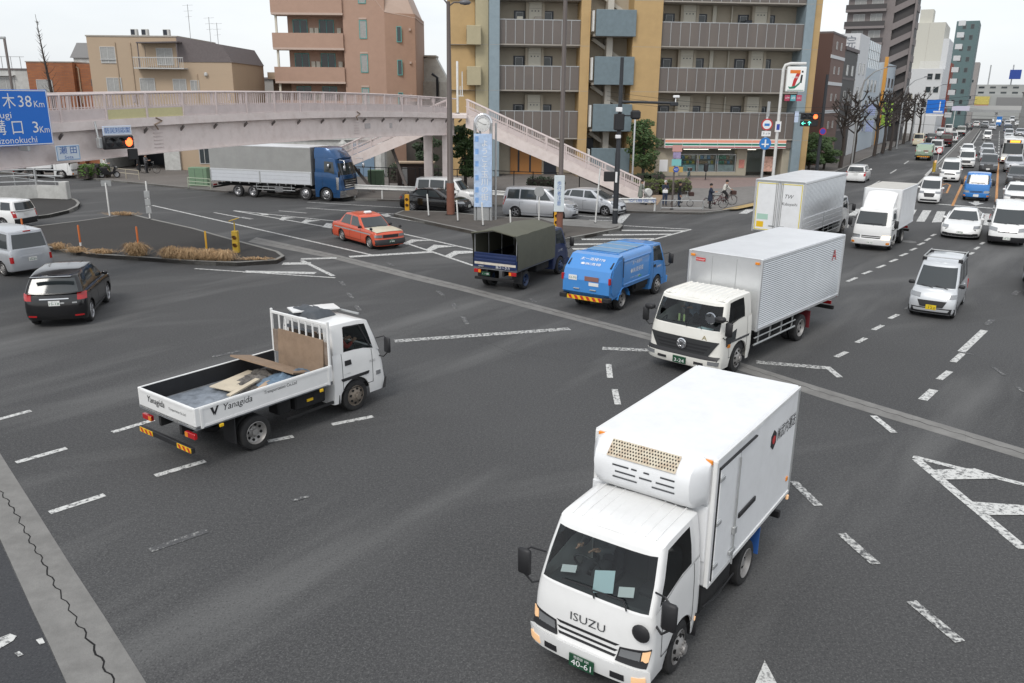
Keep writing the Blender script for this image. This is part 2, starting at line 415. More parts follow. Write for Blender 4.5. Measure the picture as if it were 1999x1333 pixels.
    def green(s, root, b, m, glass):
        g = s.g  # dict: b0,b1 bottom front/rear; t0,t1 top front/rear; wb, wt half widths; sw side windows
        F = [0, .25, .5, .7, .82, s.wf, (s.wf+1)/2, .975, .995, 1.0]; Fr = [0, .3, .6, s.wr or .8, ((s.wr or .8)+1)/2, .96, .99, 1.0]
        sd = [(g['b0']+s.gcf, g['t0']+s.gcf)]
        tags = []
        for k, (a, b_, c, d) in enumerate(g['sw']):
            tags.append(None); sd.append((a, c))
            for j in range(1, 4): tags.append('sw%d' % k); sd.append((lerp(a, b_, j/3), lerp(c, d, j/3)))
        tags.append(None); sd.append((g['b1']-s.gcr, g['t1']-s.gcr))
        T = [0, s.t0, lerp(s.t0, s.t1, .5), s.t1, .95, 1]
        def pts(t, inset=0, dz=0):
            w = lerp(g['wb'], g['wt'], t)+s.bulge*4*t*(1-t)-inset; out = []
            def add(xb, xt, y):
                x = lerp(xb, xt, t); z = lerp(s.top(xb)-.015, s.roofz(xt), t)+dz
                mx_ = (g['t0']+g['t1'])/2; x += (mx_-x)/(g['t1']-g['t0'])*2*inset if inset else 0
                out.append((s.X(x), y, z))
            for f in F:
                q = s.sup(f, s.gcf, s.gp); add(g['b0']+q, g['t0']+q, f*w)
            for xb, xt in sd[1:-1]: add(xb, xt, w)
            for f in reversed(Fr):
                q = s.sup(f, s.gcr, s.gp); add(g['b1']-q, g['t1']-q, f*w)
            return out
        ivt = []
        for i in range(len(F)-1): ivt.append('ws' if i < 5 and s.wf else None)
        ivt += tags[:]  # from side start through side end
        rv = [None]*(len(Fr)-1)
        for i in range(len(Fr)-1):
            if s.wr and (len(Fr)-2-i) < 3: rv[i] = 'rw'
        ivt += rv
        rings = [pts(t) for t in T]+[pts(1, .025, .014), pts(1, .07, .022)]
        gl = {}
        for sg in (1, -1):
            rg = [[(x, sg*y, z) for x, y, z in r_] for r_ in rings]
            for a in range(len(rg)-1):
                win = 1 <= a < 3
                for i in range(len(rg[0])-1):
                    tg = ivt[i] if i < len(ivt) else None
                    q = [rg[a][i], rg[a][i+1], rg[a+1][i+1], rg[a+1][i]]
                    if win and tg:
                        kk = tg if tg in ('ws', 'rw') else tg+('l' if sg > 0 else 'r')
                        gl.setdefault(kk, MB()).quad(*q)
                    else: b.quad(*q)
        tr = rings[-1]; rows = []
        for x, y, z in tr:
            y = abs(y); rows.append([(x, -y+2*y*i/8, z+.02*(1-(2*i/8-1)**2)) for i in range(9)])
        b.grid(rows)
        for k, mb in gl.items():
            nm = {'ws': 'windscreen', 'rw': 'rear_window'}.get(k, 'side_window')
            mm = glass
            if k[:2] == 'sw' and getattr(s, 'sglass', None): mm = s.sglass
            if k == 'rw' and getattr(s, 'rglass', None): mm = s.rglass
            mb.build(nm, mm, root, smooth=30, merge=.0015)
    def under(s, root):
        h = s.W/2-.24
        MB().box(s.X(.22), s.X(s.L-.2), -h, h, s.gc+.03, s.r+s.ra*.55).build('underbody', M_UNDER, root)
    def wheels(s, root, steer=0, rm=None):
        for i, a in enumerate(s.axles):
            for sg in (1, -1): add_wheel(root, s.X(a), sg*(s.W/2-s.tw/2-.02), s.r, s.tw, s.style, rm, steer if i == 0 else 0)
    def plate(s, root, z, rear, m, num=None, ink=None, y=0, w=.33, h=.165):
        fn = s.rpt if rear else s.fpt; p = Vector(fn(y, z, .03)); sg = -1 if rear else 1
        o = MB().box(p.x-.008, p.x+.008, y-w/2, y+w/2, z-h/2, z+h/2, .004).build('number_plate', m, root)
        if num:
            M = frame((p.x+sg*.0095, y, z-.02), (0, sg, 0), (0, 0, 1)); text(num, .105, ink or M_INKG, o, M, 'plate_number', w*.86)
            M = frame((p.x+sg*.0095, y, z+.052), (0, sg, 0), (0, 0, 1)); text(num[::-1], .04, ink or M_INKG, o, M, 'plate_number', w*.45)
        return o
    def mirrors(s, root, m, x=None, z=None, y=None):
        g = s.g; x = g['b0']+.28 if x is None else x; z = s.top(x)+.07 if z is None else z; y = (g['wb']+.1) if y is None else y
        for sg in (1, -1):
            q = MB().box(s.X(x)-.05, s.X(x)+.05, sg*(y-.09), sg*(y+.1), z-.065, z+.065, .035); q.box(s.X(x)-.02, s.X(x)+.02, sg*(y-.16), sg*(y-.06), z-.05, z-.02, .005)
            q.build('door_mirror', m, root, smooth=50)
    def seams(s, root, xs, z0, z1):
        for sg in (1, -1):
            q = MB(); f = s.spt(sg)
            for x in xs:
                zz = [lerp(z0, s.top(x)-.01, i/5) for i in range(6)]
                q.grid([[f(x-.007, z, .003) for z in zz], [f(x+.007, z, .003) for z in zz]])
            if len(xs) > 1:
                q.grid([[f(lerp(xs[0], xs[-1], i/8), z0-.007, .003) for i in range(9)], [f(lerp(xs[0], xs[-1], i/8), z0+.007, .003) for i in range(9)]])
            q.build('door_seam', M_DARKHOLE, root, normals=False)['kind'] = 'stuff'
    def handles(s, root, xs, m, dz=-.13):
        for sg in (1, -1):
            for x in xs:
                z = s.top(x)+dz; p = s.spt(sg)(x, z, 0)
                MB().box(p[0]-.09, p[0]+.09, p[1]-.01, p[1]+.028 if sg > 0 else p[1]-.028, z-.018, z+.018, .008).build('door_handle', m, root)
def wipers(root, p0, p1):
    MB().tube([p0, p1], .011, 5).build('wiper', M_BLACK, root)

# car kinds -----------------------------------------------------------------------------------------
def car(spec, name, label, cat, pos, m, group=None, detail=1, front=None, rear=None, plate=('w', None), trim=None, rm=None, lit=False, steer=0, mirror=None, extra=None):
    """pos = (x, y, heading in degrees) of the point midway between the axles"""
    root = thing(name, label, cat, (pos[0], pos[1], 0), pos[2], group)
    b = Body(**spec); b.shell(root, m); b.under(root); b.wheels(root, steer, rm)
    k = spec.get('kind', 'sedan'); 
    W2 = b.W/2
    hl = spec.get('hl'); tl = spec.get('tl'); gr = spec.get('gr')
    if hl: b.pair(root, 'headlight', b.fpt, [(W2*hl[0], hl[2]), (W2*hl[1], hl[2]+hl[4]), (W2*hl[1], hl[3]+hl[4]), (W2*hl[0], hl[3])], M_LENS)
    if lit and hl:
        for sg in (1, -1): b.put(root, 'lamp_bulb', b.fpt, [(sg*W2*(hl[0]+.12), lerp(hl[2], hl[3], .3)), (sg*W2*(hl[0]+.3), lerp(hl[2], hl[3], .3)), (sg*W2*(hl[0]+.3), lerp(hl[2], hl[3], .75)), (sg*W2*(hl[0]+.12), lerp(hl[2], hl[3], .75))], M_LIT, .03)
    if gr: b.put(root, 'grille', b.fpt, [(-W2*gr[0], gr[1]), (W2*gr[0], gr[1]), (W2*gr[3], gr[2]), (-W2*gr[3], gr[2])], trim or M_BLACK, .015, nu=8)
    lo = spec.get('lo')
    if lo: b.put(root, 'bumper_intake', b.fpt, [(-W2*lo[0], lo[1]), (W2*lo[0], lo[1]), (W2*lo[0]*.92, lo[2]), (-W2*lo[0]*.92, lo[2])], M_BLACK, .015, nu=8)
    if tl: b.pair(root, 'tail_light', b.rpt, [(W2*tl[0], tl[2]), (W2*tl[1], tl[2]), (W2*tl[1], tl[3]), (W2*tl[0], tl[3])], M_RED, .018, nu=4)
    pz = spec.get('pz', (.42, .75)); pm = {'w': M_PLATEW, 'g': M_PLATEG, 'y': M_PLATEY}[plate[0]]; ink = {'w': M_INKG, 'g': M_INKW, 'y': M_INK}[plate[0]]
    b.plate(root, pz[0], 0, pm, plate[1], ink); b.plate(root, pz[1], 1, pm, plate[1], ink)
    b.mirrors(root, mirror or m)
    sm = spec.get('seam')
    if sm:
        b.seams(root, sm, b.gc+.14, 0)
        if detail: b.handles(root, [x-.16 for x in sm[1:]], m if not spec.get('bh') else M_BLACK)
    g = b.g
    if detail:
        for sg in (0, 1):
            y = .55*W2*(1 if sg else -.15); c = g['b0']+.03
            z0 = b.top(g['b0'])+.02; wipers(root, (b.X(g['b0']+.03-.05), y, z0+.01), (b.X(lerp(g['b0'], g['t0'], .14)-.04), y-.42*W2*1.3, lerp(z0, b.roofz(g['t0']), .1)+.01))
    return root, b
V = {}
V['taxi'] = dict(L=4.69, W=1.695, H=1.5, fo=.78, wb=2.78, r=.31, ra=.36, gc=.2, cf=.26, pf=3.5, cr=.22, pr=3.6,
    belt=[(0, .78), (.12, .83), (1.3, .92), (2.2, .93), (3.9, .95), (4.6, .93), (4.69, .86)], roof=[(1.75, 1.40), (2.1, 1.46), (2.9, 1.5), (3.5, 1.46)],
    nose=[(0, .03), (.15, 0), (.38, 0), (.42, .08), (.9, .09), (1, .16)], tail=[(0, .03), (.15, 0), (.38, 0), (.42, .06), (.9, .07), (1, .14)],
    g=dict(b0=1.28, b1=4.08, t0=1.95, t1=3.45, wb=.77, wt=.62, sw=[(1.62, 2.62, 2.14, 2.64), (2.7, 3.72, 2.72, 3.3)]), kind='sedan',
    hl=(.55, .97, .6, .73, 0), gr=(.5, .58, .73, .5), tl=(.5, .96, .65, .82), pz=(.42, .5), seam=[1.55, 2.66, 3.7], style='steel', side=[(0, .93), (.1, .98), (.4, 1), (.75, .985), (.95, .96), (1, .94)])
V['sedan'] = dict(L=4.75, W=1.8, H=1.45, fo=.93, wb=2.75, r=.32, ra=.37, gc=.18, rl=.08,
    belt=[(0, .68), (.2, .76), (1.2, .95), (2, .97), (3.9, 1.03), (4.55, 1.05), (4.75, .98)], roof=[(1.7, 1.36), (2.3, 1.43), (2.9, 1.45), (3.6, 1.38)],
    g=dict(b0=1.12, b1=4.3, t0=2.0, t1=3.55, wb=.81, wt=.6, sw=[(1.62, 2.5, 2.22, 2.6), (2.58, 3.7, 2.68, 3.35)]),
    hl=(.5, .97, .62, .74, .03), gr=(.5, .5, .7, .55), lo=(.7, .24, .36), tl=(.45, .98, .78, .93), pz=(.44, .72), seam=[1.45, 2.52, 3.65])
V['porsche'] = dict(L=5.0, W=1.94, H=1.42, fo=.95, wb=2.92, r=.35, ra=.4, gc=.15, tw=.27, rl=.1, cf=.55, pf=2.2,
    belt=[(0, .6), (.2, .68), (.75, .8), (1.5, .9), (2.2, .95), (3.9, 1.02), (4.7, 1.0), (5, .9)], roof=[(1.9, 1.3), (2.5, 1.41), (3.0, 1.41), (3.8, 1.27)],
    g=dict(b0=1.35, b1=4.7, t0=2.3, t1=3.7, wb=.84, wt=.58, sw=[(1.85, 2.75, 2.5, 2.85), (2.83, 3.9, 2.93, 3.5)]), nose=[(0, .1), (.2, 0), (.5, .02), (.8, .12), (1, .32)],
    hl=(.62, .93, .6, .73, .02), lo=(.66, .2, .33), tl=(.1, .98, .8, .88), pz=(.4, .6), seam=[1.6, 2.8, 3.75])
V['hatch'] = dict(L=4.45, W=1.79, H=1.55, fo=.92, wb=2.7, r=.315, ra=.365, gc=.17, cf=.5,
    belt=[(0, .68), (.2, .78), (1.0, 1.0), (2, 1.02), (3.6, 1.08), (4.3, 1.1), (4.45, 1.0)], roof=[(1.4, 1.42), (2.2, 1.54), (3.0, 1.54), (4.1, 1.4)],
    g=dict(b0=.9, b1=4.42, t0=1.95, t1=3.95, wb=.81, wt=.6, sw=[(1.5, 2.45, 2.15, 2.5), (2.53, 3.5, 2.58, 3.4), (3.58, 3.95, 3.48, 3.72)]),
    hl=(.5, .97, .68, .8, .06), gr=(.4, .45, .62, .4), lo=(.72, .22, .34), tl=(.72, .99, .8, 1.06), pz=(.44, .85), seam=[1.38, 2.48, 3.5])
V['suv'] = dict(L=4.3, W=1.83, H=1.69, fo=.88, wb=2.62, r=.36, ra=.42, gc=.24, cf=.42, cr=.32, tw=.23, rl=.05,
    belt=[(0, .86), (.2, .96), (1.1, 1.1), (2, 1.12), (3.6, 1.15), (4.2, 1.16), (4.3, 1.1)], roof=[(1.5, 1.6), (2.1, 1.7), (3.0, 1.7), (4.1, 1.6)],
    g=dict(b0=1.02, b1=4.27, t0=1.78, t1=3.98, wb=.84, wt=.68, sw=[(1.5, 2.42, 1.96, 2.48), (2.5, 3.3, 2.56, 3.26), (3.4, 3.86, 3.34, 3.68)]),
    hl=(.5, .97, .78, .92, .03), gr=(.45, .62, .8, .45), lo=(.7, .34, .5), tl=(.72, .985, .9, 1.12), pz=(.5, .82), seam=[1.4, 2.46, 3.4])
V['wagon'] = dict(L=4.25, W=1.69, H=1.52, fo=.8, wb=2.55, r=.3, ra=.35, gc=.19, cf=.38, cr=.2, pr=3.6,
    belt=[(0, .72), (.2, .82), (1.0, .97), (2, .99), (3.6, 1.0), (4.2, 1.0), (4.25, .97)], roof=[(1.3, 1.42), (2.0, 1.5), (3.0, 1.51), (4.1, 1.47)],
    g=dict(b0=.92, b1=4.24, t0=1.68, t1=4.08, wb=.78, wt=.64, sw=[(1.38, 2.28, 1.88, 2.3), (2.36, 3.2, 2.38, 3.18), (3.28, 3.95, 3.26, 3.85)]),
    hl=(.55, .97, .66, .8, .02), gr=(.45, .62, .74, .45), lo=(.7, .25, .38), tl=(.8, .99, .62, .98), pz=(.42, .8), seam=[1.25, 2.32, 3.2], style='steel')
V['minivan'] = dict(L=4.7, W=1.73, H=1.83, fo=.9, wb=2.85, r=.315, ra=.365, gc=.16, cf=.45, cr=.22, pr=3.4,
    belt=[(0, .74), (.15, .86), (.95, 1.08), (2, 1.1), (3.6, 1.12), (4.6, 1.12), (4.7, 1.08)], roof=[(1.0, 1.66), (1.9, 1.8), (3.0, 1.82), (4.5, 1.77)],
    g=dict(b0=.85, b1=4.67, t0=1.75, t1=4.5, wb=.8, wt=.68, sw=[(1.42, 2.3, 1.98, 2.3), (2.38, 3.45, 2.38, 3.42), (3.53, 4.32, 3.5, 4.24)]),
    hl=(.5, .97, .76, .9, .03), gr=(.48, .56, .84, .5), lo=(.75, .22, .36), tl=(.78, .99, .75, 1.3), pz=(.42, .9), seam=[1.25, 2.34, 3.48])
V['van'] = dict(L=4.7, W=1.7, H=1.99, fo=1.0, wb=2.57, r=.33, ra=.38, gc=.22, cf=.3, pf=2.8, cr=.16, pr=4,
    belt=[(0, .9), (.12, 1.0), (.4, 1.08), (1.2, 1.16), (3, 1.17), (4.7, 1.17)], roof=[(.7, 1.78), (1.5, 1.95), (3.0, 1.98), (4.6, 1.95)],
    nose=[(0, .04), (.2, 0), (.55, .03), (.85, .14), (1, .28)], tail=[(0, .06), (.12, 0), (.5, .01), (1, .05)],
    g=dict(b0=.34, b1=4.66, t0=1.12, t1=4.56, wb=.8, wt=.68, sw=[(.95, 1.7, 1.42, 1.7), (1.8, 3.05, 1.8, 3.05), (3.15, 4.4, 3.15, 4.36)]),
    hl=(.55, .97, .78, .94, .03), gr=(.5, .7, .82, .5), lo=(.62, .3, .46), tl=(.85, .99, .82, 1.1), pz=(.42, .85), seam=[.8, 1.75, 3.1], style='steel', bulge=.01)
V['keivan'] = dict(L=3.4, W=1.475, H=1.87, fo=.62, wb=2.45, r=.275, ra=.325, gc=.19, tw=.15, cf=.24, pf=2.8, cr=.14, pr=4,
    belt=[(0, .82), (.1, .92), (.42, 1.02), (.9, 1.07), (3.4, 1.08)], roof=[(.7, 1.7), (1.3, 1.83), (2.3, 1.86), (3.3, 1.83)],
    nose=[(0, .04), (.25, 0), (.55, .02), (.85, .12), (1, .24)], tail=[(0, .05), (.12, 0), (.5, .01), (1, .04)],
    g=dict(b0=.34, b1=3.37, t0=.98, t1=3.27, wb=.69, wt=.59, sw=[(.82, 1.42, 1.2, 1.42), (1.5, 2.35, 1.5, 2.34), (2.43, 3.15, 2.42, 3.1)]),
    hl=(.52, .97, .72, .86, .03), gr=(.48, .42, .64, .62), lo=(.78, .22, .34), tl=(.86, .99, .6, .95), pz=(.42, .7), seam=[.68, 1.46, 2.38], style='steel', bulge=.01)
V['keicar'] = dict(V['keivan'], fo=.7, wb=2.46, W=1.475, H=1.78, gc=.15, cf=.3, belt=[(0, .78), (.12, .9), (.7, 1.02), (1.2, 1.04), (3.4, 1.06)], roof=[(1., 1.62), (1.6, 1.75), (2.4, 1.77), (3.3, 1.72)],
    g=dict(b0=.62, b1=3.37, t0=1.22, t1=3.27, wb=.69, wt=.6, sw=[(1.08, 1.7, 1.44, 1.7), (1.78, 2.65, 1.78, 2.63), (2.73, 3.15, 2.7, 3.1)]), gr=(.4, .5, .78, .52), hl=(.5, .97, .74, .9, .0), seam=[.95, 1.74, 2.68], style='alloy')
# ---------------------------------------------------------------- ground, road, pavements, markings
def asphalt(name, base, light, dark, streak=.6):
    m = bpy.data.materials.new(name); m.use_nodes = True; n = m.node_tree.nodes; l = m.node_tree.links; b = n['Principled BSDF']
    tc_ = n.new('ShaderNodeTexCoord')
    def nz_(scale, detail, rough, vec=None, rot=0, st=None):
        t = n.new('ShaderNodeTexNoise'); t.inputs['Scale'].default_value = scale; t.inputs['Detail'].default_value = detail; t.inputs['Roughness'].default_value = rough
        if st:
            mp_ = n.new('ShaderNodeMapping'); mp_.vector_type = 'TEXTURE'; mp_.inputs['Rotation'].default_value = (0, 0, rot); mp_.inputs['Scale'].default_value = tuple(1/q for q in st)
            l.new(tc_.outputs['Object'], mp_.inputs['Vector']); l.new(mp_.outputs['Vector'], t.inputs['Vector'])
        else: l.new(tc_.outputs['Object'], t.inputs['Vector'])
        return t.outputs['Fac']
    def rng(v, a, b_, c, d):
        r_ = n.new('ShaderNodeMapRange'); r_.inputs[1].default_value = a; r_.inputs[2].default_value = b_; r_.inputs[3].default_value = c; r_.inputs[4].default_value = d; l.new(v, r_.inputs[0]); return r_.outputs[0]
    def mix(f, a, b_):
        x = n.new('ShaderNodeMix'); x.data_type = 'RGBA'; l.new(f, x.inputs['Factor'])
        for k, v in (('A', a), ('B', b_)):
            if isinstance(v, tuple): x.inputs[k].default_value = (*v, 1)
            else: l.new(v, x.inputs[k])
        return x.outputs['Result']
    c = mix(rng(nz_(.09, 5, .6), .35, .68, 0, 1), dark, base)                       # broad patches
    c = mix(rng(nz_(1.0, 4, .6, rot=R(53), st=(.05, .3, 1)), .5, .75, 0, streak), c, light)   # dust swept along the driving lines
    c = mix(rng(nz_(1.0, 4, .6, rot=R(22), st=(.04, .22, 1)), .56, .78, 0, streak*.8), c, light)
    c = mix(rng(nz_(2.2, 6, .7), .6, .8, 0, .3), c, dark)                              # oil stains
    c = mix(rng(nz_(16, 3, .7), .45, .75, 0, .35), c, light)                             # aggregate
    c = mix(rng(nz_(34, 2, .6), .52, .7, 0, .6), c, light); c = mix(rng(nz_(27, 2, .6), .56, .7, 0, .6), c, tuple(x*.5 for x in dark))
    c = mix(rng(nz_(90, 2, .6), .55, .7, 0, .5), c, tuple(x*.55 for x in dark))
    l.new(c, b.inputs['Base Color']); b.inputs['Roughness'].default_value = .82; b.inputs['Specular IOR Level'].default_value = .35
    bp = n.new('ShaderNodeBump'); bp.inputs['Strength'].default_value = .5; bp.inputs['Distance'].default_value = .006; l.new(nz_(70, 2, .6), bp.inputs['Height']); l.new(bp.outputs['Normal'], b.inputs['Normal'])
    MATS[name] = m; return m
M_ROAD = asphalt('asphalt', (.07, .07, .071), (.165, .164, .161), (.049, .049, .05), .9)
M_PATCH = asphalt('dark_asphalt_patch', (.05, .051, .055), (.085, .087, .09), (.038, .039, .043), .3)
M_ISLE = asphalt('island_tarmac', (.036, .033, .031), (.07, .066, .06), (.026, .024, .023), .35)
M_PAVE = asphalt('pavement_tarmac', (.16, .145, .135), (.25, .23, .215), (.12, .11, .1), .5)
M_CONC = mat('joint_concrete', (.20, .195, .185), .85, var=.2, vs=2.5, bump=.3, bs=30, dirt=.5, ds=1.6, dcol=(.1, .095, .09))
M_KERB = mat('kerb_concrete', (.24, .235, .22), .85, var=.25, vs=3, bump=.3, bs=25, dirt=.6, ds=3, dcol=(.08, .075, .065))
def worn_paint(name, col, wear):
    m = bpy.data.materials.new(name); m.use_nodes = True; n = m.node_tree.nodes; l = m.node_tree.links; b = n['Principled BSDF']
    tc_ = n.new('ShaderNodeTexCoord'); a = n.new('ShaderNodeTexNoise'); a.inputs['Scale'].default_value = 11; a.inputs['Detail'].default_value = 8; a.inputs['Roughness'].default_value = .75; l.new(tc_.outputs['Object'], a.inputs['Vector'])
    r_ = n.new('ShaderNodeMapRange'); r_.inputs[1].default_value = wear-.05; r_.inputs[2].default_value = wear+.07; l.new(a.outputs['Fac'], r_.inputs[0])
    x = n.new('ShaderNodeMix'); x.data_type = 'RGBA'; x.inputs['A'].default_value = (.07, .07, .072, 1); x.inputs['B'].default_value = (*col, 1); l.new(r_.outputs[0], x.inputs['Factor'])
    l.new(x.outputs['Result'], b.inputs['Base Color']); b.inputs['Roughness'].default_value = .7; MATS[name] = m; return m
M_LINE = worn_paint('road_paint', (.6, .6, .58), .44); M_LINE2 = worn_paint('worn_road_paint', (.55, .55, .53), .49); M_LINE3 = worn_paint('faint_road_paint', (.42, .42, .4), .575)
M_OLINE = worn_paint('orange_road_paint', (.55, .25, .07), .42)
def structure(o): o['kind'] = 'structure'; return o
structure(MB().prism([(-1500, -60), (1500, -60), (1500, 2500), (-1500, 2500)], -2, -.03).build('ground', mat('town_ground', (.12, .115, .105), .95, var=.2, vs=.05)))
ROAD = structure(MB().quad((-90, -10, 0), (330, -10, 0), (330, 480, 0), (-90, 480, 0)).build('road', M_ROAD))
def flat(poly, m, z, name='road_marking', parent=None):
    o = MB().add([(x, y, z) for x, y in poly], [tuple(range(len(poly)))]).build(name, m, parent or ROAD, normals=False)
    # faces up whatever the winding of the outline
    if o.data.polygons[0].normal.z < 0: o.data.flip_normals()
    return o
ZC = [0]
def stripe(a, b, w, m, z=.007, name='road_marking', parent=None):
    ZC[0] += 1; z += (ZC[0] % 60)*.0001       # no two lines share a plane where they cross
    d = Vector((b[0]-a[0], b[1]-a[1])); d.normalize(); n = Vector((-d.y, d.x))*w/2
    return flat([(a[0]+n.x, a[1]+n.y), (a[0]-n.x, a[1]-n.y), (b[0]-n.x, b[1]-n.y), (b[0]+n.x, b[1]+n.y)], m, z, name, parent)
# concrete strips with their expansion joints
CA_T = [(-13.53, 42.91), (-8.2, 38.11), (-3.92, 33.81), (-2.06, 31.99), (4.43, 25.2), (8.09, 20.3), (11.17, 16.45), (12.36, 14.99)]
CA_B = [(-13.52, 41.48), (-8.28, 37.21), (-4.05, 32.9), (-2.0, 31.01), (4.29, 24.5), (7.81, 19.52), (10.83, 15.89), (11.94, 14.4)]
for i in range(len(CA_T)-1):
    k = 4
    for j in range(k):
        def q_(l, t): return (lerp(l[i][0], l[i+1][0], t), lerp(l[i][1], l[i+1][1], t))
        a, b_, c, d = q_(CA_T, j/k), q_(CA_T, (j+1)/k-.0003), q_(CA_B, (j+1)/k-.0003), q_(CA_B, j/k)
        flat([a, b_, c, d], M_CONC, .004, 'concrete_slab')
CB_R = [(-13.02, 18.39), (-10.67, 15.7), (-8.84, 13.6), (-7.19, 11.7), (-5.82, 10.15), (-4.65, 8.8), (-4.09, 8.16)]
CB_L = [(-10.55, 14.51), (-8.62, 12.29), (-7.77, 11.28), (-6.99, 10.35), (-6.26, 9.5), (-5.66, 8.78), (-5.09, 8.1)]
for i in range(len(CB_R)-1): flat([CB_R[i], CB_R[i+1], CB_L[i+1], CB_L[i]], M_CONC, .004, 'concrete_slab')
def joint(pts, w, amp, per):
    q = MB(); L_, R_ = [], []; s_ = 0
    for i in range(len(pts)-1):
        a, b_ = Vector(pts[i]), Vector(pts[i+1]); d = (b_-a); l_ = d.length; d.normalize(); n = Vector((-d.y, d.x)); k = max(1, int(l_/(per/4)))
        for j in range(k):
            t = j/k; p = a+d*l_*t; o = amp*math.sin(2*math.pi*(s_+l_*t)/per)+amp*.5*noise.noise((p.x*2, p.y*2, 0)); ww = w*(.7+.5*noise.noise((p.x, p.y, 4)))
            L_.append((*(p+n*(o+ww)), .0065)); R_.append((*(p+n*(o-ww)), .0065))
        s_ += l_
    q.grid([L_, R_]); o = q.build('expansion_joint', M_DARKHOLE, ROAD, normals=False)
    if o.data.polygons[0].normal.z < 0: o.data.flip_normals()
joint([(lerp(a[0], b_[0], .45), lerp(a[1], b_[1], .45)) for a, b_ in zip(CA_T, CA_B)], .014, .025, .5)
joint([(-10.23, 14.63), (-9.65, 14.01), (-9.19, 13.53), (-8.8, 13.1), (-8.1, 12.26), (-7.53, 11.62), (-7.14, 11.14), (-6.83, 10.8), (-6.5, 10.43), (-6.17, 10.03), (-5.92, 9.79), (-5.54, 9.34), (-5.1, 8.85), (-4.68, 8.36)], .014, .028, .42)
for pts in ([(5.44, 21.08), (8.49, 27.38), (12.37, 32.31), (18.29, 40.32)], [(-7.29, 25.5), (-4.85, 24.87), (-2.33, 25.68), (0.16, 22.99), (2.18, 22.0)], [(15.06, 36.59), (15.74, 32.45), (17.12, 30.33), (18.77, 29.22)]): joint(pts, .0035, .06, 2.3)
flat([(-10.48, 14.4), (-8.54, 12.16), (-5.67, 8.78), (-5.16, 8.18), (-6.51, 8.17)], M_PATCH, .003, 'asphalt_patch')
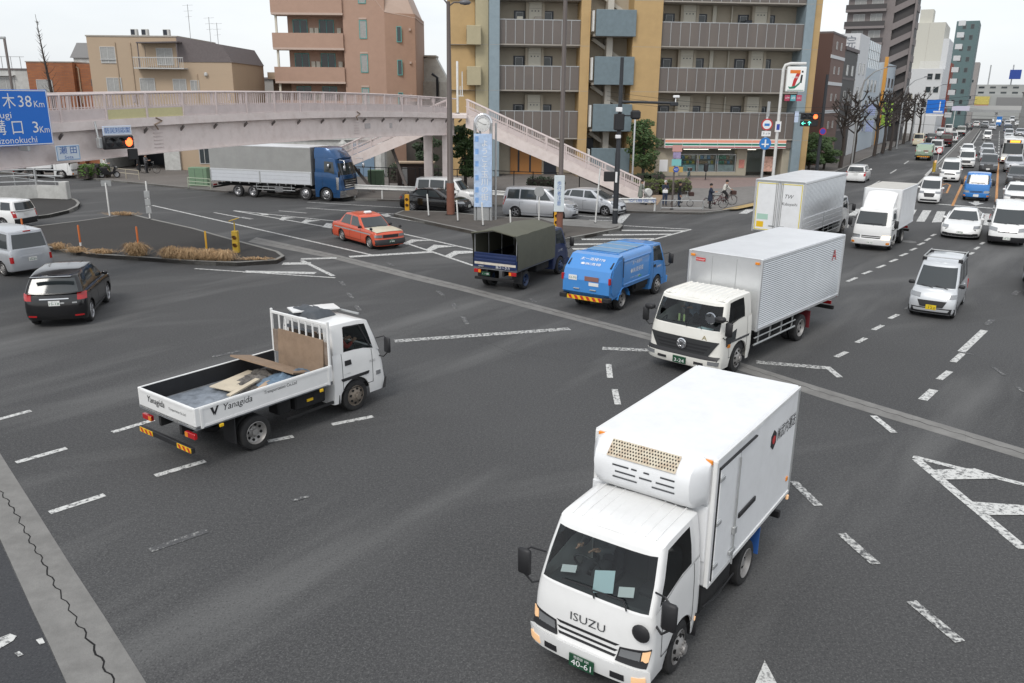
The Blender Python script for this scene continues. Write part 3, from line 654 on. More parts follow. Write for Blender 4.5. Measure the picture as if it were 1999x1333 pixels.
# painted lines: (start, end, width)
for a, b_, w in [((-10.08, 15.26), (-9.43, 15.99), 0.16), ((-8.28, 13.2), (-7.62, 13.9), 0.16), ((-7.02, 14.72), (-6.28, 15.42), 0.16), ((-8.87, 16.86), (-8.26, 17.6), 0.16), ((-11.99, 17.32), (-11.38, 18.1), 0.16), ((-5.29, 16.44), (-4.81, 16.73), 0.16), ((-4.11, 17.43), (-3.25, 17.95), 0.16), ((-3.61, 24.12), (1.87, 25.71), 0.32), ((2.72, 23.58), (4.12, 23.42), 0.3), ((7.01, 22.38), (8.93, 21.89), 0.3), ((8.91, 22.02), (8.93, 21.1), 0.18), ((2.74, 22.06), (2.65, 20.87), 0.16), ((2.67, 19.98), (2.62, 18.88), 0.16), ((9.51, 22.94), (10.03, 23.46), 0.16), ((10.72, 24.44), (11.22, 24.97), 0.16), ((11.87, 25.94), (12.43, 26.53), 0.16), ((13.05, 27.41), (13.6, 27.99), 0.16), ((13.9, 33.36), (14.6, 34.16), 0.16), ((15.17, 34.92), (15.83, 35.6), 0.16), ((16.38, 36.3), (17.04, 36.98), 0.16), ((17.59, 37.74), (18.24, 38.45), 0.16), ((18.75, 39.26), (19.44, 40.02), 0.16), ((19.98, 40.84), (20.61, 41.54), 0.16), ((21.11, 42.42), (21.83, 43.26), 0.16), ((22.19, 43.86), (22.87, 44.73), 0.16), ((23.27, 45.44), (23.87, 46.18), 0.16), ((10.37, 19.41), (11.03, 20.18), 0.22), ((11.58, 21.01), (12.23, 21.72), 0.18), ((12.75, 22.56), (13.48, 23.42), 0.18), ((13.53, 23.58), (15.55, 26.01), 0.22), ((22.41, 39.85), (22.93, 40.43), 0.16), ((23.48, 41.32), (24.11, 42.09), 0.16), ((24.62, 42.88), (25.17, 43.55), 0.16), ((5.59, 14.75), (5.73, 13.74), 0.17), ((5.77, 12.73), (5.96, 11.76), 0.17), ((6.06, 10.74), (6.3, 9.78), 0.17), ((8.66, 18.3), (8.7, 17.27), 0.16), ((-24.21, 55.18), (-6.65, 38.19), 0.17), ((-7.62, 37.69), (-3.94, 39.13), 0.42), ((-18.02, 52.99), (-10.7, 48.92), 0.17), ((-18.0, 52.94), (-10.05, 46.09), 0.17), ((-6.15, 44.62), (-1.94, 39.86), 0.17), ((-5.68, 41.85), (-1.73, 35.87), 0.17), ((-13.75, 54.65), (-7.58, 52.2), 0.16), ((-15.16, 53.13), (-13.15, 52.21), 0.15), ((-18.95, 52.03), (-16.58, 49.91), 0.15), ((-14.41, 57.7), (-7.46, 55.2), 0.15), ((-7.61, 50.82), (-2.19, 45.48), 0.17), ((-16.65, 50.12), (-15.72, 49.32), 0.3), ((-13.69, 34.66), (-7.3, 33.09), 0.14), ((-11.39, 34.14), (-8.33, 33.97), 0.42), ((-10.24, 35.91), (-9.03, 36.03), 0.5), ((-9.71, 37.02), (-8.15, 37.37), 0.35), ((-9.58, 36.66), (-7.46, 33.44), 0.2), ((6.52, 48.17), (10.22, 46.99), 0.18), ((10.22, 46.99), (6.7, 42.33), 0.18), ((6.17, 46.37), (9.81, 46.41), 0.4), ((4.89, 44.68), (8.8, 45.18), 0.4), ((3.63, 43.18), (7.57, 43.58), 0.4), ((3.09, 41.67), (6.59, 42.09), 0.4), ((2.97, 40.34), (5.48, 40.69), 0.4), ((30.88, 60.28), (34.07, 57.74), 0.45), ((31.82, 73.69), (34.14, 77.59), 0.15), ((38.7, 85.74), (41.53, 90.66), 0.15), ((46.13, 98.93), (49.06, 104.11), 0.15), ((54.6, 114.01), (57.15, 118.52), 0.15), ((35.07, 72.49), (45.65, 91.13), 0.18), ((8.53, 15.98), (10.13, 14.71), 0.16), ((8.54, 15.84), (8.68, 12.28), 0.2), ((12.62, 54.32), (16.16, 57.44), 0.15), ((-4.5, 50.85), (-1.29, 49.44), 0.15), ((4.17, 52.26), (6.04, 51.47), 0.15), ((4.66, 50.33), (6.08, 50.15), 0.3)]: stripe(a, b_, w, M_LINE2 if w in (.32, .3) or (w == .17 and a[1] < 24) else M_LINE)
for a, b_, w in [((-5.95, 11.96), (-5.24, 12.62), 0.16), ((-8.58, 22.36), (-7.97, 22.97), 0.16), ((-6.96, 32.48), (-6.65, 31.65), 0.16), ((-6.26, 30.44), (-5.95, 29.62), 0.16), ((-5.6, 28.47), (-5.32, 27.75), 0.16), ((-5.65, 36.38), (-5.28, 35.7), 0.16), ((-2.88, 30.92), (-2.62, 30.17), 0.16), ((-2.17, 28.99), (-2.01, 28.24), 0.16), ((-1.7, 27.13), (-1.49, 26.15), 0.16), ((0.66, 29.82), (0.84, 29.27), 0.16), ((13.5, 23.53), (13.75, 23.3), 0.1), ((16.02, 26.73), (16.6, 27.41), 0.18), ((13.67, 22.12), (13.58, 21.41), 0.1), ((13.39, 20.49), (13.31, 20.06), 0.1), ((19.55, 31.22), (20.18, 31.96), 0.2), ((-4.06, 13.73), (-3.78, 13.94), 0.1), ((14.21, 28.74), (14.54, 29.12), 0.16)]: stripe(a, b_, w, M_LINE3, .007)
for k, poly in enumerate(([(8.65, 15.33), (9.53, 15.42), (9.9, 14.96), (8.59, 14.88)], [(8.65, 13.96), (9.7, 13.82), (9.49, 13.46), (8.6, 13.44)], [(6.12, 48.89), (6.96, 53.16), (7.59, 53.21), (6.55, 49.13)], [(14.79, 53.96), (15.83, 56.07), (16.51, 56.12), (15.3, 53.88)], [(15.67, 53.85), (16.42, 55.33), (16.88, 55.36), (16.16, 53.82)],
    [(25.08, 51.08), (28.13, 56.58), (28.66, 56.48), (25.58, 51.02)], [(25.88, 50.72), (28.87, 56.13), (29.4, 56.02), (26.56, 50.87)], [(27.59, 50.3), (30.71, 55.73), (31.15, 55.51), (28.0, 50.12)], [(28.48, 49.94), (31.47, 55.28), (31.91, 55.01), (28.77, 49.65)], [(29.27, 49.38), (32.36, 54.72), (32.85, 54.51), (29.79, 49.21)], [(24.27, 51.37), (27.31, 56.91), (27.8, 56.77), (24.73, 51.18)], [(26.78, 50.57), (29.87, 56.05), (30.34, 55.88), (27.28, 50.49)],
    [(21.76, 53.49), (23.55, 56.9), (24.07, 56.94), (22.28, 53.53)], [(3.13, 8.79), (3.44, 9.34), (3.47, 8.8)], [(-6.99, 9.24), (-7.17, 9.53), (-6.95, 9.75), (-6.83, 9.7), (-6.82, 9.6)], [(-6.52, 9.62), (-6.46, 9.67), (-6.36, 9.56), (-6.41, 9.52)], [(-6.65, 9.34), (-6.61, 9.38), (-6.51, 9.31), (-6.56, 9.27)], [(-8.4, 51.84), (-8.03, 52.33), (-7.6, 51.2), (-7.85, 50.73)], [(-5.61, 41.32), (-5.33, 42.66), (-4.04, 42.42), (-5.01, 42.05), (-5.34, 41.04)], [(-4.29, 39.66), (-4.0, 41.12), (-2.78, 40.74), (-3.67, 40.26), (-4.0, 39.26)], [(-3.21, 38.11), (-2.85, 39.46), (-1.88, 39.51), (-1.85, 38.97), (-2.6, 38.66), (-2.89, 37.74)],
    [(-16.02, 51.76), (-15.54, 51.68), (-15.19, 51.13), (-15.62, 51.1)], [(-14.06, 49.22), (-14.2, 50.45), (-13.28, 50.03), (-13.71, 49.67), (-13.7, 48.82)], [(-12.5, 48.18), (-12.51, 49.43), (-11.51, 48.97), (-12.01, 48.52), (-12.14, 47.7)], [(-10.86, 46.51), (-10.97, 48.07), (-10.46, 47.81), (-10.3, 46.08)])):
    flat(poly, M_LINE, .0135)
STD = Vector((.4939, .8695)); STN = Vector((.8695, -.4939))     # direction of the street on the right and its right-hand normal
for (a, b_) in [((31.47, 59.16), (45.53, 83.91)), ((33.9, 57.94), (61.1, 105.67))]: stripe(a, b_, .18, M_OLINE)
_b = [(34.72, 67.9), (35.32, 67.59), (39.07, 74.37), (39.33, 75.52), (37.93, 73.83)]
for i in range(5): stripe(_b[i], _b[(i+1) % 5], .15, M_OLINE)
_a0 = (33.37, 59.59)
flat([(_a0[0]+STD.x*u+STN.x*v, _a0[1]+STD.y*u+STN.y*v) for u, v in ((0, 0), (1.9, -.55), (1.9, -.18), (3.2, -.18), (3.2, .18), (1.9, .18), (1.9, .55))], M_LINE, .009, 'lane_arrow')
# far lane dashes of the street and edge lines, laid in its own direction
_s = (61.1, 105.67)
for i in range(14):
    t0 = i*9; stripe((_s[0]+STD.x*t0, _s[1]+STD.y*t0), (_s[0]+STD.x*(t0+5), _s[1]+STD.y*(t0+5)), .15, M_LINE)
_s = (71.47, 128.75)
for i in range(8): t0 = i*9; stripe((_s[0]+STD.x*t0, _s[1]+STD.y*t0), (_s[0]+STD.x*(t0+4), _s[1]+STD.y*(t0+4)), .15, M_LINE)
for i in range(16):
    p = (54.6, 114.01); t0 = 8+i*9; stripe((p[0]+STD.x*t0, p[1]+STD.y*t0), (p[0]+STD.x*(t0+4), p[1]+STD.y*(t0+4)), .15, M_LINE)
# manhole cover
_m = (21.09, 43.47); MB().lathe([(.4, 0), (.4, .012), (.36, .014)], 20, 'z', (_m[0], _m[1], 0)).build('manhole_cover', mat('cast_iron', (.16, .16, .155), .6, .4, bump=.5, bs=20), ROAD)
# raised areas with kerb stones
def raised(name, top, h, m, kerb=True, kw=.16, skip=(), length=1.0, m2=None):
    area = sum(top[i][0]*top[(i+1) % len(top)][1]-top[(i+1) % len(top)][0]*top[i][1] for i in range(len(top)))
    if area < 0: top = top[::-1]
    o = structure(MB().prism(top, -.02, h-.01).build(name, m))
    n = len(top)
    if kerb:
        me = None
        for i in range(n):
            a, b_ = Vector(top[i]), Vector(top[(i+1) % n]); l_ = (b_-a).length
            if l_ > 400 or l_ < .05: continue
            mid = (a+b_)/2
            if any(f(mid) for f in skip): continue
            k = max(1, round(l_/length)); d = (b_-a)/l_
            for j in range(k):
                c = a+d*l_*(j+.5)/k; nrm = Vector((-d.y, d.x)); c = c+nrm*kw/2
                ks = MB().obox((0, 0), (1, 0), kw, -.02, h+random.uniform(0, .008), l_/k-.012).build('kerb_stone', M_KERB, o, (c.x, c.y, 0), math.degrees(math.atan2(d.y, d.x)))
    return o
random.seed(3)
ISLE1 = raised('traffic_island', [(-27.77, 41.57), (-27.22, 43.27), (-26.12, 44.95), (-24.93, 46.77), (-23.94, 48.7), (-23.37, 50.07), (-21.26, 48.04), (-17.39, 44.6), (-14.38, 41.42), (-10.99, 38.01), (-10.4, 36.89), (-10.5, 35.91), (-12.04, 35.25), (-13.99, 35.5), (-16.82, 36.31), (-18.91, 36.82), (-21.52, 38.11), (-23.4, 39.4), (-26.82, 40.08)], .18, M_ISLE, length=1.2)
ISLE2 = raised('traffic_island', [(-29.77, 44.72), (-28.65, 47.53), (-27.78, 49.09), (-27.66, 51.16), (-28.11, 53.1), (-28.75, 54.64), (-29.74, 56.23), (-31.23, 57.88), (-32.49, 58.7), (-33.73, 57.67), (-35.1, 56.37), (-36.58, 55.4)], .2, M_ISLE, length=1.2)
ISLE3 = raised('traffic_island', [(-7.41, 50.98), (-7.09, 52.67), (-4.31, 52.38), (-1.16, 50.29), (3.95, 49.33), (6.15, 48.43), (6.33, 47.24), (6.01, 46.08), (4.55, 44.37), (3.1, 42.77), (1.26, 41.09), (0.09, 41.03), (-2.23, 44.65), (-4.49, 47.33)], .18, mat('island_brown_tarmac', (.085, .075, .066), .9, var=.2, vs=1.5, bump=.4, bs=30), length=1.2)
flat([(1.2, 50.31), (3.93, 49.08), (6.12, 48.19), (6.23, 47.1), (5.42, 45.91), (2.88, 46.89)], M_CONC, .184, 'concrete_slab', ISLE3)
_k = [(-57.94, 78.33), (-50.02, 76.48), (-43.86, 75.58), (-37.04, 71.9), (-30.61, 68.15), (-22.88, 63.48), (-16.62, 60.62), (-11.32, 59.01), (-8.07, 58.52), (-0.07, 56.28), (6.81, 53.91), (10.51, 53.43), (12.44, 53.4), (13.81, 54.42), (15.3, 55.96), (16.89, 58.15), (18.91, 61.33), (21.39, 65.58), (24.09, 70.03)]
_e = Vector(_k[-1]); _far = [tuple(_e+STD*t) for t in (20, 60, 120, 200, 330)]
PAVE = raised('pavement', _k+_far+[(-160, 395), (-160, 75)], .14, M_PAVE, skip=[lambda m_: m_.x < -70, lambda m_: m_.y > 230], length=2.0)
# tactile paving slabs and a brick-red shop apron on the corner pavement
flat([(9.02, 57.46), (13.02, 70.97), (13.55, 71.02), (9.94, 56.97)], mat('tan_paving', (.3, .22, .15), .9, var=.2), .145, 'paving_band', PAVE)
flat([(13.85, 54.86), (18.13, 59.94), (18.15, 58.75), (15.03, 55.21)], mat('yellow_tactile', (.42, .3, .13), .9, var=.25), .145, 'tactile_paving', PAVE)
flat([(14.14, 77.29), (13.44, 75.99), (24.09, 75.63), (24.95, 78.41)], mat('apron_tile', (.27, .2, .18), .8, var=.15, vs=4), .145, 'shop_apron', PAVE)
flat([(13.44, 75.99), (12.58, 68.47), (16.71, 68.07), (21.32, 70.91), (24.09, 75.63)], mat('apron_tile2', (.25, .19, .175), .85, var=.15, vs=4), .144, 'shop_apron', PAVE)
flat([(13.67, 69.78), (21.12, 71.74), (17.84, 60.22), (13.51, 54.58), (10.37, 54.09)], mat('grey_paving', (.2, .19, .18), .9, var=.2), .1435, 'pavement_patch', PAVE)
# planted median of the street
_m0 = Vector((42.05, 83.55))
MEDIAN = raised('median_strip', [tuple(_m0-STN*.2), tuple(_m0+STN*1.0)]+[tuple(_m0+STN*1.35+STD*t) for t in (8, 60, 160)]+[tuple(_m0-STN*.35+STD*t) for t in (160, 60, 8)], .25, mat('median_concrete', (.12, .115, .11), .9, var=.2), length=2.5)
stripe(tuple(_m0+STN*1.7+STD*4), tuple(_m0+STN*1.7+STD*150), .16, M_LINE); stripe(tuple(_m0-STN*.75+STD*0), tuple(_m0-STN*.75+STD*150), .16, M_LINE)
# ---------------------------------------------------------------- trucks
M_LINING = mat('cab_lining', (.05, .05, .052), .85)
M_CORR = mat('corrugated_aluminium', (.66, .67, .68), .3, .9, var=.06, vs=2)
M_ALUROOF = mat('aluminium_roof_sheet', (.82, .83, .84), .4, .55, var=.07, vs=1.2)
M_TARP = mat('olive_tarpaulin', (.105, .105, .078), .8, var=.1, vs=2, bump=.25, bs=6)
M_NAVY = paint('navy_paint', (.012, .028, .10), .3)
M_BLUE = paint('sky_blue_paint', (.055, .25, .62), .35)
M_BLUE2 = paint('metallic_blue_paint', (.015, .075, .20), .22, .35)
M_BLUETRUCK = paint('bright_blue_paint', (.03, .2, .55), .3)
M_HAZ_R = mat('hazard_red', (.5, .03, .02), .4); M_HAZ_Y = mat('hazard_yellow', (.8, .5, .02), .4)
M_GREYBED = mat('worn_bed_floor', (.14, .15, .165), .7, var=.3, vs=4, dirt=.6, ds=5, dcol=(.32, .3, .27))
M_BEDIN = mat('black_bed_lining', (.016, .017, .02), .75, var=.3, vs=5)
M_GREYCURT = mat('grey_wing_panel', (.30, .30, .29), .6, var=.12, vs=1.2)
M_RUST = mat('rusted_mesh', (.62, .56, .44), .7, dirt=.9, ds=9, dcol=(.28, .11, .03))
M_MARFLAP = mat('maroon_flap', (.14, .015, .02), .7)
M_SKIN = mat('skin', (.45, .27, .19), .6)
def TX(body, size, m, parent, o, x, y, width=None, name='lettering', **k): return text(body, size, m, parent, frame(o, x, y), name, width, **k)
def truck_cab(root, b, pm, glass=None, interior=True, mirror='tall', seamx=None, mm=None):
    o = b.shell(root, pm, glass or M_CLEAR, cap=not interior)
    g = b.g; zc = b.top(g['b0'])
    if interior:
        hw = g['wb']-.05
        MB().box(b.X(g['b0']+.12), b.X(g['b0']+.5), -hw, hw, b.gc+.3, zc-.02, .05).build('dashboard', M_DASH, root, smooth=40)
        MB().box(b.X(b.L-.16), b.X(b.L-.1), -hw+.03, hw-.03, b.gc+.3, b.roofz(g['t1'])-.12).build('cab_back_lining', M_LINING, root)
        MB().box(b.X(g['t0']+.12), b.X(g['t1']-.1), -g['wt']+.06, g['wt']-.06, b.roofz(g['t0']+.3)-.07, b.roofz(g['t0']+.3)-.04).build('headlining', M_LINING, root)
        MB().box(b.X(g['b0']+.5), b.X(b.L-.12), -hw, hw, b.gc+.3, b.gc+.55).build('cab_floor', M_LINING, root)
        for y in (.42, -.42):
            q = MB().box(b.X(b.L-.6), b.X(b.L-.2), y-.24, y+.24, b.gc+.5, zc-.25, .05); q.box(b.X(b.L-.34), b.X(b.L-.2), y-.24, y+.24, zc-.3, zc+.35, .05); q.box(b.X(b.L-.3), b.X(b.L-.21), y-.13, y+.13, zc+.36, zc+.55, .03)
            q.build('seat', M_SEAT, root)
        pts = [(b.X(g['b0']+.62)+.1*math.sin(a), -.42+.2*math.cos(a), zc+.02+.17*math.sin(a)) for a in [2*math.pi*i/16 for i in range(17)]]
        MB().tube(pts, .015, 6, False).build('steering_wheel', M_BLACK, root, smooth=60)
    hw = g['wb']; x = b.X(g['b0']+.18)
    for sg in (1, -1):
        if mirror == 'tall':
            y = sg*(hw+.22); q = MB().box(x+.12, x+.2, y-.1, y+.1, zc-.05, zc+.33, .03); q.tube([(x+.02, sg*(hw-.03), zc-.12), (x+.12, sg*(hw+.12), zc-.16), (x+.15, y, zc-.05)], .016, 6); q.tube([(x+.02, sg*(hw-.03), zc+.3), (x+.13, sg*(hw+.14), zc+.36), (x+.15, y, zc+.3)], .014, 6)
            q.build('side_mirror', M_BLACK, root, smooth=50)
    for y0 in (.05, .5):
        z0 = zc+.03; xx = b.X(g['b0'])+.03
        MB().tube([(xx, y0, z0), (xx-.06, y0-.08, z0+.09), (xx-.05, y0-.5, z0+.07)], .012, 5).build('wiper', M_BLACK, root)
    if seamx: b.seams(root, seamx, b.gc+.28, 0)
    return o
def chassis(root, x0, x1, z=.62, w=.42, boxes=(), rearbar=True, xr=None, gw=.9, guard=None):
    for sg in (1, -1):
        MB().box(x0, x1, sg*w-.04, sg*w+.04, z-.1, z+.1).build('frame_rail', M_UNDER, root)
    for bx in boxes: MB().box(*bx, .03).build('chassis_box', M_UNDER, root)
    if rearbar:
        MB().box(x0-.02, x0+.08, -gw, gw, z-.28, z-.16, .01).build('rear_bumper', M_UNDER, root)
        for sg in (1, -1): MB().box(x0-.02, x0+.04, sg*gw*.9, sg*gw*.55, z-.12, z, .01).build('tail_light', M_RED, root)
    if guard:
        for sg in (1, -1):
            q = MB().tube([(guard[0], sg*guard[2], z-.2), (guard[1], sg*guard[2], z-.2)], .03, 8); q.tube([(guard[0], sg*guard[2], z+.0), (guard[1], sg*guard[2], z+.0)], .022, 8)
            n = 4
            for i in range(n):
                x = lerp(guard[0], guard[1], (i+.3)/(n-.4)); q.beam((x, sg*guard[2], z+.25), (x, sg*guard[2], z-.22), .035, .035)
            q.build('side_guard', M_STEEL, root, smooth=50)
def mudflap(root, x, y, w, z0, z1, m=None):
    MB().box(x-.012, x+.012, y-w/2, y+w/2, z0, z1).build('mud_flap', m or M_BLACK, root)
def hazard(root, x, y0, y1, z0, z1, n=3):
    """striped reflector board on the rear bumper, facing -x"""
    MB().box(x-.012, x, y0, y1, z0, z1).build('reflector_board', M_HAZ_Y, root)
    q = MB(); d = (y1-y0)/n; h = z1-z0
    for i in range(n):
        a = y0+i*d; q.quad((x-.0145, a, z0+.006), (x-.0145, a+d*.5, z0+.006), (x-.0145, min(a+d*.5+h*.6, y1-.004), z1-.006), (x-.0145, min(a+h*.6, y1-.006), z1-.006))
    q.build('reflector_stripe', M_HAZ_R, root)
ELF = dict(L=1.62, W=1.7, H=2.05, fo=1.0, wb=2.5, r=.36, ra=.43, gc=.3, cf=.2, pf=4, cr=.08, pr=6, axles=[1.0], gcf=.14, gcr=.07, gp=4,
    belt=[(0, 1.2), (.12, 1.24), (.5, 1.3), (1.0, 1.42), (1.62, 1.44)], roof=[(.4, 1.95), (.7, 2.02), (1.6, 2.05)],
    nose=[(0, .03), (.1, 0), (.32, 0), (.36, .04), (.7, .06), (1, .12)], tail=[(0, 0), (1, 0)], side=[(0, .96), (.3, 1), (.8, .99), (1, .97)],
    g=dict(b0=.13, b1=1.61, t0=.48, t1=1.59, wb=.815, wt=.74, sw=[(.36, 1.3, .68, 1.28)]), wr=0, wf=.93, t0=.05, t1=.89, bulge=.015, style='truck', crown=0)
# --- the refrigerated truck in the foreground
def fridge_truck():
    root = thing('refrigerated_truck', 'white refrigerated box truck with a rusty-topped cooling unit above its cab, nearest the viewer', 'truck', (*(2.25, 10.64), 0), -125.2)
    b = Body(**ELF); truck_cab(root, b, M_WHITE, seamx=[.42, 1.36]); W2 = b.W/2
    q = MB()
    for i in range(9):
        y = -.6+i*.15; q.tube([(b.X(.62), y, b.roofz(.62)+.02), (b.X(.8), y, b.roofz(.8)+.034), (b.X(1.52), y, b.roofz(1.52)+.036)], .014, 4)
    q.build('roof_rib', M_WHITE, root)
    b.put(root, 'bumper', b.fpt, [(-W2*.985, .31), (W2*.985, .31), (W2*.985, .56), (-W2*.985, .56)], M_WHITE, .05, .08, nu=16)
    for sg in (1, -1):
        b.put(root, 'fog_lamp_slot', b.fpt, [(sg*W2*.45, .36), (sg*W2*.66, .36), (sg*W2*.66, .45), (sg*W2*.45, .45)], M_BLACK, .056)
        b.put(root, 'fog_lamp', b.fpt, [(sg*W2*.76, .35), (sg*W2*.94, .36), (sg*W2*.94, .48), (sg*W2*.76, .46)], M_AMBLIT, .056)
        b.put(root, 'headlight', b.fpt, [(sg*W2*.5, .6), (sg*W2*.96, .6), (sg*W2*.985, .84), (sg*W2*.54, .78)], M_BLACK, .012, nu=6)
        b.put(root, 'headlight_lens', b.fpt, [(sg*W2*.53, .62), (sg*W2*.84, .62), (sg*W2*.86, .79), (sg*W2*.56, .76)], M_LENS, .02, nu=6)
        b.put(root, 'indicator', b.fpt, [(sg*W2*.86, .63), (sg*W2*.955, .64), (sg*W2*.975, .82), (sg*W2*.88, .8)], M_AMBLIT, .02, nu=4)
        b.put(root, 'step_marker', b.spt(sg), [(1.47, .5), (1.53, .5), (1.53, .56), (1.47, .56)], M_AMBLIT, .012)
    for i, z in enumerate((.62, .69, .77)): b.put(root, 'grille_slot', b.fpt, [(-W2*.47, z), (W2*.47, z), (W2*(.5+.02*i), z+.035), (-W2*(.5+.02*i), z+.035)], M_BLACK, .006, nu=8)
    p = b.fpt(0, .93, .012); TX('ISUZU', .16, M_GREY, root, p, (0, 1, 0), (-.05, 0, 1), .5)
    p = b.fpt(0, .4, .07); o = MB().box(p[0]-.008, p[0]+.008, -.18, .18, .31, .49, .004).build('number_plate', M_PLATEG, root); TX('40-61', .12, M_INKW, o, (p[0]+.0095, 0, .375), (0, 1, 0), (0, 0, 1), .29, 'plate_number'); TX('世田谷 100', .05, M_INKW, o, (p[0]+.0095, 0, .455), (0, 1, 0), (0, 0, 1), .22, 'plate_number')
    MB().lathe([(.11, -.02), (.12, 0), (.1, .02), (.02, .03)], 16, 'x', (b.X(.05), W2*.86, 1.08)).build('round_mirror', M_BLACK, root, smooth=50)
    # papers leaning on the dashboard behind the glass
    for m, xd, y, w, h, tilt in ((M_PAPER, .4, .02, .27, .3, 38), (M_INKW, .36, .36, .2, .14, 30), (M_INKW, .4, -.5, .2, .12, 20)):
        MB().box(-h/2, h/2, -w/2, w/2, 0, .006).xf(Matrix.Translation((b.X(xd), y, 1.34)) @ Matrix.Rotation(R(tilt), 4, 'Y') @ Matrix.Rotation(R(18), 4, 'Z')).build('paper', m, root)
    # cargo box
    x1, x0, zt, zb_, hw = b.X(1.7), b.X(5.23), 2.8, .88, .89
    box = MB().box(x0, x1, -hw, hw, zb_, zt, .035).build('cargo_box', M_BOXW, root)
    for sg in (1, -1):
        MB().box(x0+.02, x1-.0, sg*(hw-.01), sg*(hw+.018), zt-.075, zt-.01, .01).build('roof_rail', M_WHITE, box)
        MB().box(x0+.02, x1-.0, sg*(hw-.01), sg*(hw+.015), zb_+.0, zb_+.07, .008).build('sill_rail', M_WHITE, box)
        MB().box(x1-.06, x1+.018, sg*(hw-.05), sg*(hw+.014), zb_+.02, zt-.03, .012).build('corner_post', M_WHITE, box)
        MB().box(x0-.016, x0+.06, sg*(hw-.05), sg*(hw+.014), zb_+.02, zt-.03, .012).build('corner_post', M_STEEL, box)
        MB().box(x1+.0, x1+.04, sg*(hw-.16), sg*(hw-.05), zt-.1, zt-.03, .01).build('marker_lamp', M_AMBER, box)
        MB().box(x0+.04, x0+.1, sg*(hw-.01), sg*(hw+.03), zb_-.1, zb_-.02, .01).build('marker_lamp', M_AMBLIT, box)
        MB().box(x1-1.32, x1-.62, sg*(hw+.0), sg*(hw+.02), zb_+.66, zb_+.73, .006).build('rub_strip', M_BLACK, box) if sg < 0 else None
    MB().box(x1, x1+.016, -hw+.05, hw-.05, zt-.06, zt-.01, .006).build('roof_rail', M_WHITE, box)
    # side door on the left flank
    y = hw+.004; d0, d1 = x1-.86, x1-.13
    dr = MB().box(d0, d1, y-.02, y+.02, zb_+.08, zt-.2, .012).build('side_door', M_BOXW, box)
    MB().box(d0-.02, d0-.004, y-.005, y+.012, zb_+.06, zt-.18).build('door_seal', M_BLACK, dr); MB().box(d1+.004, d1+.022, y-.005, y+.012, zb_+.06, zt-.18).build('door_seal', M_BLACK, dr)
    MB().box(d0-.62, d1+.03, y, y+.03, zt-.185, zt-.165).build('door_gutter', M_BLACK, dr)
    MB().tube([(d0+.08, y+.045, zb_+.02), (d0+.08, y+.045, zt-.25)], .014, 8).build('lock_rod', M_STEEL, dr)
    MB().box(d0+.03, d0+.13, y+.02, y+.07, zb_+.5, zb_+.62, .01).build('door_latch', M_STEEL, dr); MB().box(d0+.0, d0+.2, y+.02, y+.06, zb_+.2, zb_+.27, .01).build('door_latch', M_STEEL, dr)
    for z in (.25, .9, 1.55): MB().box(d1-.12, d1+.03, y+.015, y+.04, zb_+z, zb_+z+.06, .008).build('hinge', M_STEEL, dr)
    MB().box(d0-.84, d0-.16, y, y+.022, zb_+.62, zb_+.7, .006).build('rub_strip', M_BLACK, box)
    MB().box(x0+.18, x0+.26, y-.01, y+.016, zb_+.3, zb_+.38, .01).build('side_reflector', M_AMBER, box)
    # logo and name
    lx, lz = x0+1.18, zt-.55
    lg = MB().prism_y([(lx+.13*math.cos(R(a)), lz+.16*math.sin(R(a))) for a in range(30, 390, 60)], y-.006, y+.006).build('logo_badge', M_INK, box)
    MB().prism_y([(lx+.07*math.cos(R(a)), lz+.07*math.sin(R(a))) for a in range(0, 360, 30)], y+.004, y+.0085).build('logo_mark', M_INKR, lg)
    TX('㈱武内運送', .24, M_INK, box, (x0+.55, y+.003, lz), (-1, 0, 0), (0, 0, 1), .92)
    # cooling unit
    ux = x1+.02; prof = [(ux, zt-.72), (ux+.2, zt-.68), (ux+.36, zt-.5), (ux+.4, zt-.3), (ux+.36, zt-.14), (ux+.24, zt-.03), (ux, zt-.0)]
    q = MB(); n = 12; rows = []
    for i in range(n+1):
        f = i/n*2-1; k = (1-abs(f)**9)**(1/3) if abs(f) < 1 else 0
        rows.append([(lerp(ux, x, .35+.65*k), f*.83, lerp(zt-.36, z, .8+.2*k)) for x, z in prof])
    q.grid(rows); q.add(rows[0], [tuple(range(len(prof)))]); q.add(rows[-1], [tuple(range(len(prof)))])
    cu = q.build('cooling_unit', M_BOXW, root, smooth=45, merge=True)
    mr = MB(); a0, a1 = Vector((ux+.20, 0, zt-.008)), Vector((ux+.385, 0, zt-.185))
    def up(y, t): p = a0.lerp(a1, t); return (p.x+.008, y, p.z+.022)
    mesh_ = MB().grid([[up(lerp(-.5, .5, i/10), 0) for i in range(11)], [up(lerp(-.5, .5, i/10), 1) for i in range(11)]]).build('perforated_cover', M_RUST, cu)
    h = MB()
    for r_ in range(5):
        for c in range(24):
            y = -.48+c*.041+(r_ % 2)*.02; t = .12+r_*.18; p = Vector(up(y, t)); n_ = Vector((.7, 0, .72))*.004
            h.add([p+n_+Vector((0, .013, 0)), p+n_+Vector((.012, 0, -.012)), p+n_+Vector((0, -.013, 0)), p+n_+Vector((-.012, 0, .012))], [(0, 1, 2, 3)])
    ho = h.build('cover_hole', M_DARKHOLE, mesh_, normals=False); ho['kind'] = 'stuff'
